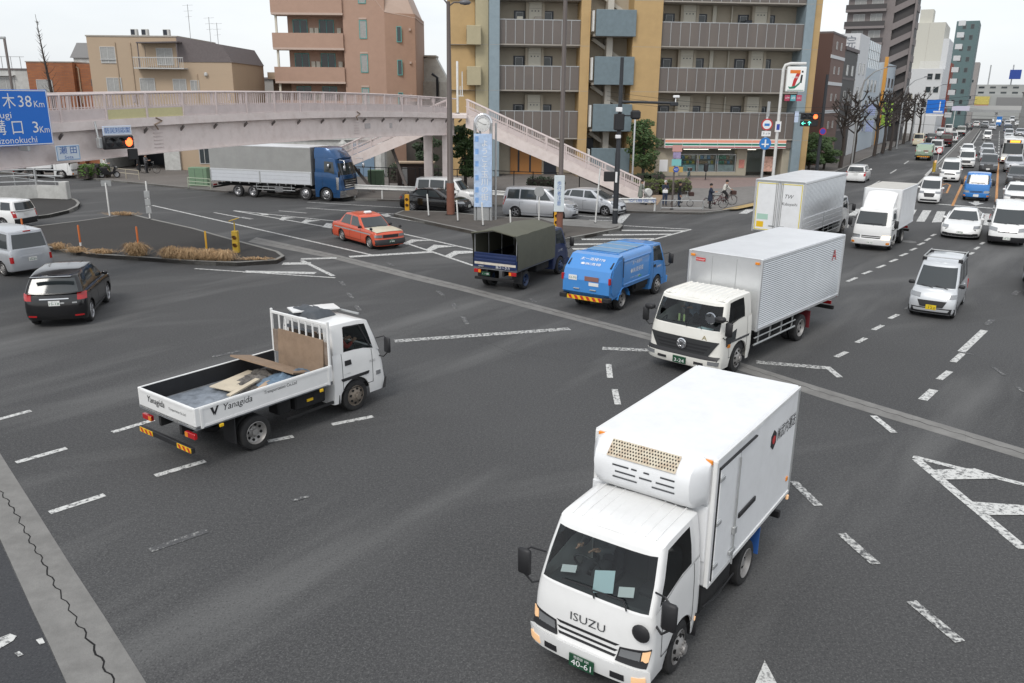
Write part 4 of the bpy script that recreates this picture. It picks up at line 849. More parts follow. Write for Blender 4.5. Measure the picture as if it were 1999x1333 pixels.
    for z, ys in ((-.27, ((.3, .5), (.06, .14), (-.12, -.04), (-.4, -.16))), (-.36, ((.24, .5), (.0, .18), (-.36, -.06))), (-.45, ((.18, .5), (-.4, -.04)))):
        for y0, y1 in ys:
            xx = curve([(zt-.68, ux+.2), (zt-.5, ux+.36), (zt-.3, ux+.4), (zt-.14, ux+.36)], zt+z); MB().box(xx-.02, xx+.008, y0, y1, zt+z-.01, zt+z+.01).build('vent_slot', M_GREY, cu)
    MB().box(x1+.0, x1+.03, -.83, .83, zb_+.4, zt-.7, .01).build('bulkhead_panel', M_BOXW, box); MB().box(x1+.02, x1+.06, .5, .56, zb_+.4, zt-.7, .01).build('hose_cover', M_STEEL, box)
    MB().box(x1+.0, x1+.09, -.88, -.6, zb_+.3, zt-.75, .02).build('hose_cover', M_BOXW, box)
    chassis(root, x0, b.X(.4), .66, .36, boxes=((b.X(2.9), b.X(1.75), .4, .8, .4, .82), (b.X(2.9), b.X(1.9), -.8, -.4, .42, .8)), gw=.8)
    MB().tube([(b.X(1.75), .84, .55), (b.X(2.2), .85, .47), (b.X(2.9), .85, .5)], .012, 6).build('air_pipe', M_BLACK, root)
    for sg in (1, -1):
        add_wheel(root, b.X(b.fo), sg*.74, .36, .2, 'truck', M_RIMW, 4); add_wheel(root, b.X(b.fo+b.wb), sg*.74, .36, .2, 'truckrear', M_RIMW); add_wheel(root, b.X(b.fo+b.wb), sg*.52, .36, .2, 'truckrear', M_RIMW)
        mudflap(root, b.X(b.fo+b.wb)-.5, sg*.64, .42, .28, .75, M_INKB); mudflap(root, b.X(1.5), sg*.74, .25, .25, .6)
    MB().box(b.X(1.62), b.X(.5), -.75, .75, .42, .7).build('underbody', M_UNDER, root)
fridge_truck()
# --- the box truck with corrugated aluminium sides
RANGER = dict(L=1.95, W=2.2, H=2.5, fo=1.2, wb=4.2, r=.42, ra=.5, gc=.28, cf=.28, pf=4, cr=.08, pr=6, axles=[1.2], gcf=.2, gcr=.07, gp=4,
    belt=[(0, 1.27), (.15, 1.32), (.6, 1.36), (1.0, 1.5), (1.95, 1.54)], roof=[(.4, 2.02), (.8, 2.12), (1.9, 2.14)],
    nose=[(0, .05), (.1, 0), (.3, 0), (.34, .05), (.7, .07), (1, .12)], tail=[(0, 0), (1, 0)], side=[(0, .96), (.3, 1), (.8, .99), (1, .97)],
    g=dict(b0=.14, b1=1.93, t0=.42, t1=1.9, wb=1.05, wt=.97, sw=[(.5, 1.5, .72, 1.46)]), wr=0, wf=.94, t0=.05, t1=.9, bulge=.015, style='truck', crown=0)
def corrugated(root, x0, x1, y, z0, z1, name='corrugated_panel', pitch=.058, dep=.013, m=None):
    n = int((z1-z0)/pitch); sg = 1 if y > 0 else -1; rows = []
    for i in range(n*2+1):
        z = lerp(z0, z1, i/(2*n)); rows.append([(x0, y+sg*(dep if i % 2 else 0), z), (x1, y+sg*(dep if i % 2 else 0), z)])
    o = MB().grid(rows).build(name, m or M_CORR, root, normals=False); return o
def hino_truck():
    root = thing('box_truck', 'white cab-over box truck with a tall corrugated bare aluminium body', 'truck', (*(6.78, 23.75), 0), -131.5)
    b = Body(**RANGER); truck_cab(root, b, M_WHITE2, seamx=[.6, 1.62]); W2 = b.W/2
    q = MB()
    for i in range(10): y = -.81+i*.18; q.tube([(b.X(.58), y, b.roofz(.58)+.0), (b.X(.8), y, b.roofz(.8)+.03), (b.X(1.8), y, b.roofz(1.8)+.03)], .03, 6)
    q.build('roof_rib', M_WHITE2, root, smooth=60)
    b.put(root, 'bumper', b.fpt, [(-W2*.985, .3), (W2*.985, .3), (W2*.985, .55), (-W2*.985, .55)], M_WHITE2, .05, .08, nu=16)
    b.put(root, 'lower_grille', b.fpt, [(-W2*.93, .54), (W2*.93, .54), (W2*.97, .65), (-W2*.97, .65)], M_BLACK, .04, nu=16)
    b.put(root, 'grille', b.fpt, [(-W2*.7, .64), (W2*.7, .64), (W2*.93, 1.05), (-W2*.93, 1.05)], mat('grille_grey', (.06, .062, .064), .3, .4), .03, .06, nu=14)
    for i, z in enumerate((.7, .79, .88)): b.put(root, 'grille_slot', b.fpt, [(-W2*(.6+.06*i), z), (W2*(.6+.06*i), z), (W2*(.63+.06*i), z+.045), (-W2*(.63+.06*i), z+.045)], M_BLACK, .036, nu=12)
    p = b.fpt(0, .86, .06); em = MB().lathe([(.13, -.01), (.15, .01), (.12, .02), (.11, .0)], 24, 'x', p).build('emblem', M_CHROME, root, smooth=40)
    MB().box(p[0], p[0]+.02, -.12, .12, p[2]-.018, p[2]+.018).build('emblem_bar', M_CHROME, em); MB().box(p[0], p[0]+.02, -.06, .06, p[2]-.075, p[2]+.075, .02).build('emblem_bar', M_CHROME, em)
    p = b.fpt(.62, 1.12, .012); TX('A', .18, mat('print_gold', (.3, .24, .1), .4), root, p, (0, 1, 0), (0, 0, 1), .15, 'small_badge')
    for sg in (1, -1):
        b.put(root, 'headlight', b.fpt, [(sg*W2*.72, .42), (sg*W2*.95, .42), (sg*W2*.97, .53), (sg*W2*.72, .53)], M_LENS, .056)
        b.put(root, 'fog_lamp_slot', b.fpt, [(sg*W2*.38, .38), (sg*W2*.62, .38), (sg*W2*.62, .45), (sg*W2*.38, .45)], M_BLACK, .056)
        b.put(root, 'indicator', b.spt(sg), [(.5, .86), (.62, .86), (.62, .95), (.5, .95)], M_AMBER, .03)
        b.put(root, 'corner_window', b.spt(sg), [(.42, .9), (.92, 1.0), (.98, 1.3), (.4, 1.16)], M_GLASS, .012)
        b.put(root, 'wheel_arch_trim', b.spt(sg), [(.72, .96), (1.7, .96), (1.76, 1.02), (.66, 1.02)], M_GREY, .014)
        MB().box(b.X(.12)-.02, b.X(.12)+.18, sg*(W2-.16), sg*(W2+.1), 1.66, 1.8, .04).build('under_mirror', M_BLACK, root, smooth=50)
    MB().lathe([(.15, -.03), (.16, 0), (.14, .03), (.02, .04)], 16, 'x', (b.X(.02), W2*.72, 1.72)).build('round_mirror', mat('mirror_glass', (.4, .42, .45), .05, .9), root, smooth=50)
    p = b.fpt(0, .42, .07); o = MB().box(p[0]-.008, p[0]+.008, -.2, .2, .34, .53, .004).build('number_plate', M_PLATEG, root); TX('3-24', .13, M_INKW, o, (p[0]+.0095, 0, .41), (0, 1, 0), (0, 0, 1), .3, 'plate_number')
    x = b.X(.3)
    MB().box(x-.1, x+.1, .32, .72, 1.3, 1.31).xf(Matrix.Translation((0, 0, .02))).build('paper', M_PAPER, root)
    for y in (-.3, -.15): MB().box(x-.02, x, y-.03, y+.03, 1.38, 1.6, .01).build('cab_ornament', mat('ornament_green', (.4, .5, .2), .6), root)
    x1, x0, zb_, zt, hw = b.X(2.1), b.X(8.15), .98, 3.04, 1.13
    box = MB().box(x0+.02, x1-.02, -hw+.02, hw-.02, zb_+.02, zt-.02).build('cargo_box', M_ALU, root)
    MB().box(x0, x1, -hw, hw, zt-.025, zt, .01).build('roof_sheet', M_ALUROOF, box)
    for i in range(2): y = -hw+.75+i*.75; MB().box(x1-.02, x1-.008, y-.004, y+.004, zb_+.1, zt-.1).build('sheet_seam', M_STEEL, box)
    for sg in (1, -1):
        corrugated(box, x0+.05, x1-.06, sg*(hw-.015), zb_+.1, zt-.08)
        for z0, z1 in ((zt-.09, zt-.026), (zb_, zb_+.1)): MB().box(x0+.0, x1-.0, sg*(hw-.03), sg*(hw+.014), z0, z1, .012).build('edge_rail', M_ALU, box)
        MB().box(x1-.07, x1+.01, sg*(hw-.06), sg*(hw+.018), zb_, zt-.01, .012).build('corner_post', M_ALU, box); MB().box(x0-.01, x0+.06, sg*(hw-.06), sg*(hw+.018), zb_, zt-.01, .012).build('corner_post', M_ALU, box)
        MB().box(x1+.0, x1+.035, sg*(hw-.2), sg*(hw-.07), zt-.17, zt-.1, .01).build('marker_lamp', M_AMBER, box)
        MB().box(x0-.04, x0+.0, sg*(hw-.14), sg*(hw-.03), zb_-.05, zb_+.1, .01).build('tail_light', M_RED, box)
    MB().box(x1-.018, x1-.004, -hw+.22, -hw+.52, zt-.3, zt-.2, .002).build('maker_plate', M_INKR, box); TX('Fruehauf', .07, M_INKW, box, (x1-.002, -hw+.37, zt-.25), (0, 1, 0), (0, 0, 1), .26)
    TX('A', .5, M_INKR, box, (x0+.75, hw+.004, zt-.6), (-1, 0, 0), (0, 0, 1), .34, 'logo_badge')
    chassis(root, x0, b.X(.5), .78, .4, boxes=((b.X(3.6), b.X(2.5), .45, .95, .45, .95), (b.X(3.4), b.X(2.4), -.95, -.45, .45, .95), (b.X(4.4), b.X(3.75), .5, .9, .55, .95)), gw=1.05, guard=(b.X(4.9), b.X(2.15), 1.08))
    for sg in (1, -1):
        add_wheel(root, b.X(b.fo), sg*.95, .42, .24, 'truck', M_RIMW, 6); add_wheel(root, b.X(b.fo+b.wb), sg*.97, .42, .24, 'truckrear', M_RIMW); add_wheel(root, b.X(b.fo+b.wb), sg*.68, .42, .24, 'truckrear', M_RIMW)
        mudflap(root, b.X(b.fo+b.wb)-.62, sg*.85, .5, .3, .85, M_MARFLAP)
    MB().box(b.X(1.9), b.X(.5), -.9, .9, .5, .9).build('underbody', M_UNDER, root)
hino_truck()
# --- the flatbed truck loaded with debris
CANTER = dict(L=1.72, W=1.9, H=2.2, fo=1.05, wb=2.85, r=.38, ra=.46, gc=.32, cf=.2, pf=4, cr=.08, pr=6, axles=[1.05], gcf=.16, gcr=.07, gp=4,
    belt=[(0, 1.26), (.12, 1.32), (.5, 1.42), (.9, 1.5), (1.72, 1.52)], roof=[(.4, 2.08), (.8, 2.18), (1.7, 2.2)],
    nose=[(0, .03), (.1, 0), (.32, 0), (.36, .04), (.7, .08), (1, .18)], tail=[(0, 0), (1, 0)], side=[(0, .96), (.3, 1), (.8, .99), (1, .96)],
    g=dict(b0=.14, b1=1.7, t0=.44, t1=1.67, wb=.905, wt=.83, sw=[(.42, 1.36, .66, 1.3)]), wr=.7, wf=.93, t0=.04, t1=.87, bulge=.015, style='truck', crown=0)
def flatbed(root, b, hw, x1, x0, zf, zs, m, gate=True, lining=M_BEDIN, th=.04):
    fl = MB().box(x0, x1, -hw, hw, zf-.08, zf).build('bed_floor', M_GREYBED, root)
    for sg in (1, -1):
        sd = MB().box(x0, x1, sg*(hw-th), sg*hw, zf-.06, zs, .008).build('side_board', m, root); MB().box(x0+.05, x1-.05, sg*(hw-th-.004), sg*(hw-th+.004), zf, zs-.02).build('board_lining', lining, sd)
        for k in (.04, .97): MB().box(lerp(x0, x1, k)-.03, lerp(x0, x1, k)+.03, sg*(hw-.0), sg*(hw+.014), zf-.07, zs-.03, .004).build('board_post', m, sd)
        MB().box(x0+.1, x1-.1, sg*(hw), sg*(hw+.01), zs-.07, zs-.02, .003).build('board_rim', m, sd); MB().box(x0+.1, x1-.1, sg*(hw), sg*(hw+.01), zf-.05, zf, .003).build('board_rim', m, sd)
    if gate:
        sd = MB().box(x0, x0+th, -hw+th, hw-th, zf-.06, zs, .008).build('tailgate', m, root); MB().box(x0+th-.004, x0+th+.004, -hw+.08, hw-.08, zf, zs-.02).build('board_lining', lining, sd)
        MB().box(x0-.01, x0, -hw+.1, hw-.1, zs-.07, zs-.02, .003).build('board_rim', m, sd)
    return fl
def canter_truck():
    root = thing('flatbed_truck', 'white flatbed truck with open bed full of boards and building waste, centre left', 'truck', (*(-5.3, 17.75), 0), 53.2)
    b = Body(**CANTER); truck_cab(root, b, M_WHITE, seamx=[.5, 1.44]); W2 = b.W/2
    for sg in (1, -1):
        b.put(root, 'headlight', b.fpt, [(sg*W2*.55, .7), (sg*W2*.96, .7), (sg*W2*.98, .9), (sg*W2*.58, .86)], M_LENS, .016)
        b.put(root, 'indicator', b.spt(sg), [(.26, .74), (.4, .74), (.4, .84), (.26, .84)], M_LENS, .02)
        b.put(root, 'door_handle', b.spt(sg), [(1.16, 1.2), (1.36, 1.2), (1.36, 1.32), (1.18, 1.32)], M_BLACK, .012)
        b.put(root, 'wheel_arch_trim', b.spt(sg), [(.66, .84), (1.46, .84), (1.5, .91), (.62, .91)], M_BLACK, .02)
        g = b.g; sd = MB().tube([(b.X(.52), sg*(.925), 1.46), (b.X(.84), sg*(.865), 2.07), (b.X(1.28), sg*.86, 2.1)], .022, 6).build('window_visor', M_BLACK, root)
    b.put(root, 'bumper', b.fpt, [(-W2*.985, .33), (W2*.985, .33), (W2*.985, .6), (-W2*.985, .6)], M_BLACK, .05, .08, nu=16)
    TX('FUSO', .09, M_STEEL, root, (b.X(.5), -W2-.004, 1.12), (1, 0, 0), (0, 0, 1), .18); TX('eco HYBRID', .05, M_STEEL, root, (b.X(1.3), -W2-.004, 1.0), (1, 0, 0), (0, 0, 1), .2)
    x1, x0, zf, zs, hw = b.X(1.82), b.X(5.3), .98, 1.36, 1.03
    flatbed(root, b, hw, x1, x0, zf, zs, M_WHITE)
    if 1:
        TX('Yanagida', .2, M_INK, root, (x0+.98, -hw-.005, 1.2), (1, 0, 0), (0, 0, 1), .68, shear=.25); TX('Transportation Co.,Ltd', .1, M_INK, root, (x0+2.05, -hw-.005, 1.23), (1, 0, 0), (0, 0, 1), .85, shear=.2)
        MB().add([(x0+.34, -hw-.005, 1.28), (x0+.4, -hw-.005, 1.28), (x0+.43, -hw-.005, 1.17), (x0+.41, -hw-.005, 1.1)], [(0, 1, 2, 3)]).add([(x0+.42, -hw-.006, 1.16), (x0+.44, -hw-.006, 1.1), (x0+.54, -hw-.006, 1.3), (x0+.49, -hw-.006, 1.29)], [(0, 1, 2, 3)]).build('logo_mark', M_INK, root)
    TX('Yanagida', .2, M_INK, root, (x0-.012, .35, 1.19), (0, -1, 0), (0, 0, 1), .62, shear=.25); TX('Transportation Co.,Ltd', .08, M_INK, root, (x0-.012, -.42, 1.16), (0, -1, 0), (0, 0, 1), .6, shear=.2)
    # headboard rack behind the cab
    q = MB()
    for sg in (1, -1): q.box(x1-.06, x1-.01, sg*(hw-.06), sg*(hw-.01), zs-.05, 2.38, .006)
    q.box(x1-.06, x1-.01, -hw+.06, hw-.06, 2.27, 2.33, .006)
    for i in range(7): y = -.72+i*.24; q.box(x1-.05, x1-.02, y-.02, y+.02, 1.9, 2.28, .005)
    q.build('headboard_rack', M_WHITE, root)
    MB().box(x1-.05, x1-.02, -hw+.05, hw-.05, zs-.02, 1.88).build('headboard_panel', mat('worn_plywood', (.2, .15, .115), .8, var=.3, vs=3, dirt=.5, ds=6, dcol=(.34, .32, .3)), root)
    # sheet and luggage board on the cab roof
    q = MB(); n = 10
    rows = []
    for i in range(n+1):
        x = lerp(b.X(1.62), b.X(.95), i/n); rows.append([(x+.02*noise.noise((i*.9, j*.7, 3)), lerp(-.25, .75, j/8), 2.3+.1*math.sin(math.pi*min(1, i/n*1.02))**.5+.035*noise.noise((i*.7, j*.8, 1)) if 0 < j < 8 else 2.24) for j in range(9)])
    for j in range(9): rows[0][j] = (b.X(1.7), rows[0][j][1], 1.95+.05*noise.noise((j, 2, 2)))
    q.grid(rows); q.build('folded_tarpaulin', mat('dark_grey_sheet', (.06, .068, .078), .6, var=.3, vs=6, bump=.4, bs=10), root, smooth=60)
    MB().beam((b.X(1.66), .55, 2.36), (b.X(.62), .1, 2.33), .5, .03).build('roof_board', M_WHITE, root)
    MB().box(b.X(.66), b.X(.6), -.68, .68, 2.25, 2.29, .008).build('roof_rack_bar', M_STEEL, root)
    # rear end
    chassis(root, x0+.05, b.X(.5), .74, .38, boxes=((b.X(2.75), b.X(1.9), -.85, -.45, .48, .85), (b.X(3.2), b.X(2.85), -.82, -.45, .5, .85), (b.X(2.9), b.X(1.95), .45, .85, .45, .85)), rearbar=False)
    MB().box(x0-.1, x0-.02, -.95, .95, .42, .54, .01).build('rear_bumper', M_BLACK, root)
    hazard(root, x0-.1, .45, .93, .43, .53); hazard(root, x0-.1, -.93, -.45, .43, .53)
    for sg in (1, -1): MB().box(x0-.01, x0+.06, sg*.95, sg*.62, .68, .8, .01).build('tail_light', M_RED, root); MB().box(x0-.014, x0+.02, sg*.72, sg*.62, .69, .79).build('indicator', M_AMBER, root)
    MB().beam((b.X(3.1), -.93, .42), (b.X(1.75), -.93, .42), .04, .06).build('side_guard', M_UNDER, root); MB().beam((b.X(3.1), .93, .42), (b.X(1.75), .93, .42), .04, .06).build('side_guard', M_UNDER, root)
    MB().box(b.X(2.45), b.X(2.28), -.87, -.85, .62, .68).build('yellow_label', M_HAZ_Y, root)
    for x in (x0+.55, x1-.35): MB().box(x-.05, x+.05, -hw+.0, -hw-.03, zf-.16, zf-.09, .01).build('side_marker', M_HAZ_Y, root)
    for sg in (1, -1):
        add_wheel(root, b.X(b.fo), sg*.83, .38, .2, 'truck', mat('rim_rusty', (.2, .17, .14), .7, .3, dirt=.5, ds=8), 0); add_wheel(root, b.X(b.fo+b.wb), sg*.88, .38, .2, 'truckrear', M_RIMW); add_wheel(root, b.X(b.fo+b.wb), sg*.64, .38, .2, 'truckrear', M_RIMW)
        mudflap(root, b.X(b.fo+b.wb)-.5, sg*.76, .42, .3, .85); mudflap(root, b.X(1.56), sg*.8, .28, .3, .8)
    MB().box(b.X(1.7), b.X(.5), -.82, .82, .46, .8).build('underbody', M_UNDER, root)
    # right-hand driver: forearms and shirt behind the window
    return b, x0, x1, zf
CB, cx0, cx1, czf = canter_truck()
def in_canter(name, label, cat, mb, m, group=None, smooth=None):
    """a thing lying in or on the flatbed truck: top level, placed by the truck's own position"""
    o = mb.build(name, m, None, (-5.3, 17.75, 0), 53.2, smooth=smooth); return tag(o, label, cat, group)
M_PLY = mat('pale_plywood', (.55, .48, .37), .75, var=.15, vs=3); M_PLY2 = mat('brown_board', (.27, .19, .13), .8, var=.25, vs=4, dirt=.3)
def slab(a, b_, c, th):
    a, b_, c = Vector(a), Vector(b_), Vector(c); d = a+c-b_; n = (b_-a).cross(c-b_).normalized()*th
    return MB().add([a, b_, c, d, a+n, b_+n, c+n, d+n], [(0, 3, 2, 1), (4, 5, 6, 7), (0, 1, 5, 4), (1, 2, 6, 5), (2, 3, 7, 6), (3, 0, 4, 7)])
in_canter('plywood_sheet', 'large brown plywood sheet leaning up against the rack of the flatbed truck', 'board', slab((cx1-.12, -.85, czf+.05), (cx1-.12, .75, czf+.05), (cx1-.07, .75, czf+.95), .03), M_PLY2)
in_canter('plywood_sheet', 'tilted grey-brown board jutting up from the flatbed load', 'board', slab((cx1-.2, -.55, czf+.12), (cx1-.75, .95, czf+.38), (cx1-1.35, .85, czf+.55), .04), M_PLY2)
in_canter('plaster_board', 'cream flat board lying in the middle of the truck bed', 'board', slab((cx0+1.5, -.05, czf+.1), (cx0+1.35, .55, czf+.12), (cx0+2.5, .75, czf+.15), .02), M_PLY)
for i, (x, y, a, l) in enumerate(((1.5, -.75, 4, 2.2), (1.35, -.6, 8, 1.9), (2.0, -.42, 24, 1.2), (1.7, -.2, 12, .9))):
    q = MB().box(-l/2, l/2, -.06, .06, 0, .035).xf(Matrix.Translation((cx0+x, y, czf+.03+.04*i)) @ Matrix.Rotation(R(a), 4, 'Z') @ Matrix.Rotation(R(-2*i), 4, 'Y'))
    in_canter('timber_plank', ['longest pale plank along the near side of the truck bed', 'second pale plank beside the longest one in the truck bed', 'short plank lying askew on the flatbed load', 'shortest plank under the debris in the truck bed'][i], 'plank', q, M_PLY if i != 2 else mat('pale_brown_timber', (.42, .31, .22), .8, var=.2, vs=5), 'planks in the flatbed load')
def heap(cx, cy, rx, ry, h, seed, n=14):
    rows = []
    for i in range(n+1):
        row = []
        for j in range(n+1):
            u, v = i/n*2-1, j/n*2-1; d = max(0, 1-(u*u+v*v)**.5*.8); z = h*(d**.6)*(.6+.7*abs(noise.noise((u*2.5+seed, v*2.5, seed))))+.03*noise.noise((u*9, v*9, seed))
            row.append((cx+u*rx, cy+v*ry, czf+max(.005, z)))
        rows.append(row)
    return MB().grid(rows)
in_canter('tarpaulin_heap', 'crumpled blue-grey sheet heaped in the truck bed near the cab', 'sheet', heap(cx0+2.75, -.35, .75, .5, .36, 1.3), mat('blue_grey_sheet', (.13, .19, .26), .6, var=.6, vs=6, bump=.6, bs=12), smooth=50)
in_canter('debris_heap', 'dark mixed debris heaped under the boards in the truck bed', 'debris', heap(cx0+2.45, .2, .8, .65, .28, 4.1, 22), mat('mixed_debris', (.12, .11, .10), .85, var=.9, vs=9, bump=.8, bs=18), smooth=20)
in_canter('flat_sheet', 'flat grey-blue plastic sheet on the rear floor of the truck bed', 'sheet', heap(cx0+.85, .15, .7, .75, .06, 7.7), mat('pale_grey_sheet', (.2, .225, .26), .5, var=.5, vs=4, bump=.5, bs=10), smooth=50)
# --- garbage truck
DUTRO = dict(ELF, L=1.68, W=1.72, fo=1.02, wb=3.0, axles=[1.02], roof=[(.4, 1.86), (.7, 1.93), (1.6, 1.96)], belt=[(0, 1.08), (.12, 1.13), (.5, 1.2), (1.0, 1.3), (1.68, 1.32)], nose=[(0, .03), (.1, 0), (.32, 0), (.36, .05), (.7, .1), (1, .2)],
    g=dict(b0=.2, b1=1.66, t0=.56, t1=1.64, wb=.82, wt=.74, sw=[(.44, 1.36, .76, 1.34)]))
def truck_front(root, b, bump=None, num=None, pm=M_PLATEG, lit=False, grille=True, ink=None):
    W2 = b.W/2
    b.put(root, 'bumper', b.fpt, [(-W2*.985, b.gc+.02), (W2*.985, b.gc+.02), (W2*.985, b.gc+.27), (-W2*.985, b.gc+.27)], bump or M_WHITE, .04, .07, nu=12)
    for sg in (1, -1):
        b.put(root, 'headlight', b.fpt, [(sg*W2*.55, b.gc+.32), (sg*W2*.96, b.gc+.32), (sg*W2*.98, b.gc+.5), (sg*W2*.58, b.gc+.48)], M_LIT if lit and sg > 0 else M_LENS, .016)
        b.put(root, 'indicator', b.fpt, [(sg*W2*.8, b.gc+.06), (sg*W2*.95, b.gc+.06), (sg*W2*.95, b.gc+.16), (sg*W2*.8, b.gc+.16)], M_AMBER, .048)
    if grille:
        for z in (.33, .41): b.put(root, 'grille_slot', b.fpt, [(-W2*.48, b.gc+z), (W2*.48, b.gc+z), (W2*.5, b.gc+z+.045), (-W2*.5, b.gc+z+.045)], M_BLACK, .012, nu=8)
    p = b.fpt(0, b.gc+.12, .06); o = MB().box(p[0]-.006, p[0]+.006, -.18, .18, p[2]-.09, p[2]+.09, .003).build('number_plate', pm, root)
    if num: TX(num, .1, ink or M_INKW, o, (p[0]+.008, 0, p[2]-.015), (0, 1, 0), (0, 0, 1), .27, 'plate_number')
def truck_wheels(root, b, y=.75, r=.36, w=.2, rm=None, steer=0, dual=True):
    for sg in (1, -1):
        add_wheel(root, b.X(b.fo), sg*y, r, w, 'truck', rm or M_RIMW, steer); add_wheel(root, b.X(b.fo+b.wb), sg*y, r, w, 'truckrear', rm or M_RIMW)
        if dual: add_wheel(root, b.X(b.fo+b.wb), sg*(y-.24), r, w, 'truckrear', rm or M_RIMW)
    MB().box(b.X(b.L-.05), b.X(.4), -y+.08, y-.08, b.gc+.12, b.r+b.ra*.7).build('underbody', M_UNDER, root)
def garbage_truck(name, label, pos, pm, lettering=True, wb=3.0):
    root = thing(name, label, 'garbage truck', (pos[0], pos[1], 0), pos[2]); sp = dict(DUTRO, wb=wb); b = Body(**sp)
    truck_cab(root, b, pm, glass=M_GLASS, interior=False, seamx=[.48, 1.42]); truck_front(root, b, pm); W2 = b.W/2
    for sg in (1, -1):
        b.put(root, 'door_handle', b.spt(sg), [(1.2, 1.1), (1.38, 1.1), (1.38, 1.2), (1.2, 1.2)], M_BLACK, .012)
        if lettering: TX('㈱太陽清掃', .1, M_INKW, root, b.spt(sg)(.9, 1.08, .006), (sg*-1, 0, 0), (0, 0, 1), .4)
    x1, xm, x0, hw, zt = b.X(1.78), b.X(4.15), b.X(5.15), .9, 2.0
    # hopper body with rounded top and raised side panel frames
    prof = [(-hw, .78), (-hw, zt-.14), (-hw+.06, zt-.04), (-hw+.18, zt), (hw-.18, zt), (hw-.06, zt-.04), (hw, zt-.14), (hw, .78)]
    q = MB(); q.add([(x1, y, z) for y, z in prof]+[(xm, y, z) for y, z in prof], [tuple(range(8)), tuple(range(8, 16))[::-1]]+[(i, (i+1) % 8, 8+(i+1) % 8, 8+i) for i in range(8)])
    hop = q.build('hopper_body', pm, root, smooth=50)
    for sg in (1, -1):
        for bx in ((xm+.05, x1-.05, zt-.3, zt-.23), (xm+.05, x1-.05, .86, .93), (x1-.12, x1-.05, .86, zt-.24), (xm+.05, xm+.12, .86, zt-.24)): MB().box(bx[0], bx[1], sg*(hw-.01), sg*(hw+.025), bx[2], bx[3], .01).build('panel_frame', pm, hop)
        MB().box(b.X(2.9), x1-.1, sg*(hw-.15), sg*(hw-.04), .55, .76, .02).build('side_step', M_UNDER, root)
    MB().box(xm+.2, x1-.15, -hw+.25, hw-.25, zt+.002, zt+.03, .01).build('roof_panel', mat('weathered_blue', (.13, .27, .45), .6, var=.15, vs=3), hop)
    for i in range(1, 3): MB().box(lerp(xm, x1, i/3)-.02, lerp(xm, x1, i/3)+.02, -hw+.22, hw-.22, zt+.02, zt+.045, .005).build('roof_strap', M_STEEL, hop)
    # tail loader: side profile in (x, z)
    tp = [(xm-.02, .6), (xm-.02, zt-.02), (xm-.35, zt-.06), (x0+.12, 1.5), (x0, 1.15), (x0, .72), (x0+.2, .52)]
    tl = MB().prism_y(tp, -hw-.01, hw+.01).build('tail_loader', pm, root)
    for sg in (1, -1):
        ins = [(xm-.1, .72), (xm-.1, zt-.16), (xm-.36, zt-.2), (x0+.26, 1.58), (x0+.16, 1.14), (x0+.16, .8), (x0+.3, .66)]
        y0, y1 = sorted((sg*(hw+.012), sg*(hw+.03))); MB().prism_y(ins, y0, y1).build('loader_side_panel', pm, tl)
        MB().tube([(xm-.04, sg*(hw+.05), zt-.1), (xm-.06, sg*(hw+.06), 1.5), (xm-.02, sg*(hw+.05), 1.2)], .014, 6).build('hydraulic_hose', M_BLACK, tl)
        MB().box(x0-.03, x0+.06, sg*(hw-.02), sg*(hw+.06), 1.1, 1.32, .01).build('tail_light', M_RED, tl)
        MB().box(x0-.12, x0+.12, sg*(hw-.2), sg*(hw+.08), .48, .64, .02).build('bumper_corner', M_BLACK, tl)
        MB().beam((xm-.42, sg*(hw-.07), zt-.16), (x0+.22, sg*(hw-.07), 1.62), .05, .03).build('gate_slide', M_BLACK, tl)
    hazard(root, x0-.04, -.7, .7, .46, .6, 6)
    # outward-facing plates on the slanted and the upright rear faces
    n = Vector((x0+.12-(xm-.35), 0, 1.5-(zt-.06))).normalized(); up = Vector((-n.x, 0, -n.z))
    c = Vector((lerp(xm-.35, x0+.12, .3), 0, lerp(zt-.06, 1.5, .3))); nn = Vector((n.z, 0, -n.x)); off = nn*.012
    if lettering:
        TX('太ー清掃778', .15, M_INKW, tl, c+off, (0, -1, 0), up, .95); c2 = Vector((lerp(xm-.35, x0+.12, .62), 0, lerp(zt-.06, 1.5, .62))); TX('◉㈱清掃', .13, M_INKW, tl, c2+off, (0, -1, 0), up, .78)
        for sg in (1, -1):
            TX('太ー清掃7A', .14, M_INKW, hop, (lerp(xm, x1, .5), sg*(hw+.004), 1.58), (-sg, 0, 0), (0, 0, 1), .8); TX('◉㈱清掃業', .2, M_INKW, hop, (lerp(xm, x1, .5), sg*(hw+.004), 1.3), (-sg, 0, 0), (0, 0, 1), 1.05)
            TX('リサイクル推進', .08, M_INKW, hop, (lerp(xm, x1, .45), sg*(hw+.004), 1.06), (-sg, 0, 0), (0, 0, 1), .8); MB().box(x1-.25-.8, x1-.8-.0, sg*(hw+.001), sg*(hw+.005), 1.0, 1.05).build('green_strip', mat('print_leaf', (.1, .35, .15), .6), hop)
    MB().box(x0-.012, x0, -.5, .05, 1.14, 1.3, .003).build('warning_plate', mat('warning_brown', (.25, .12, .1), .6), tl); MB().box(x0-.012, x0, .35, .68, 1.12, 1.3, .003).build('number_plate', M_PLATEW, tl)
    TX('12-70', .1, M_INKG, tl, (x0-.014, .515, 1.2), (0, -1, 0), (0, 0, 1), .27, 'plate_number')
    MB().box(x0-.012, x0, -.5, -.12, .98, 1.1, .003).build('notice_plate', M_PLATEW, tl)
    for y in (.35, -.3): MB().box(x0-.05, x0, y-.12, y+.12, .82, .86, .01).build('grab_handle', M_STEEL, tl)
    chassis(root, x0+.3, b.X(.5), .66, .36, boxes=((b.X(3.0), b.X(1.9), -.8, -.4, .42, .75), (b.X(3.0), b.X(1.9), .4, .8, .42, .75)), rearbar=False)
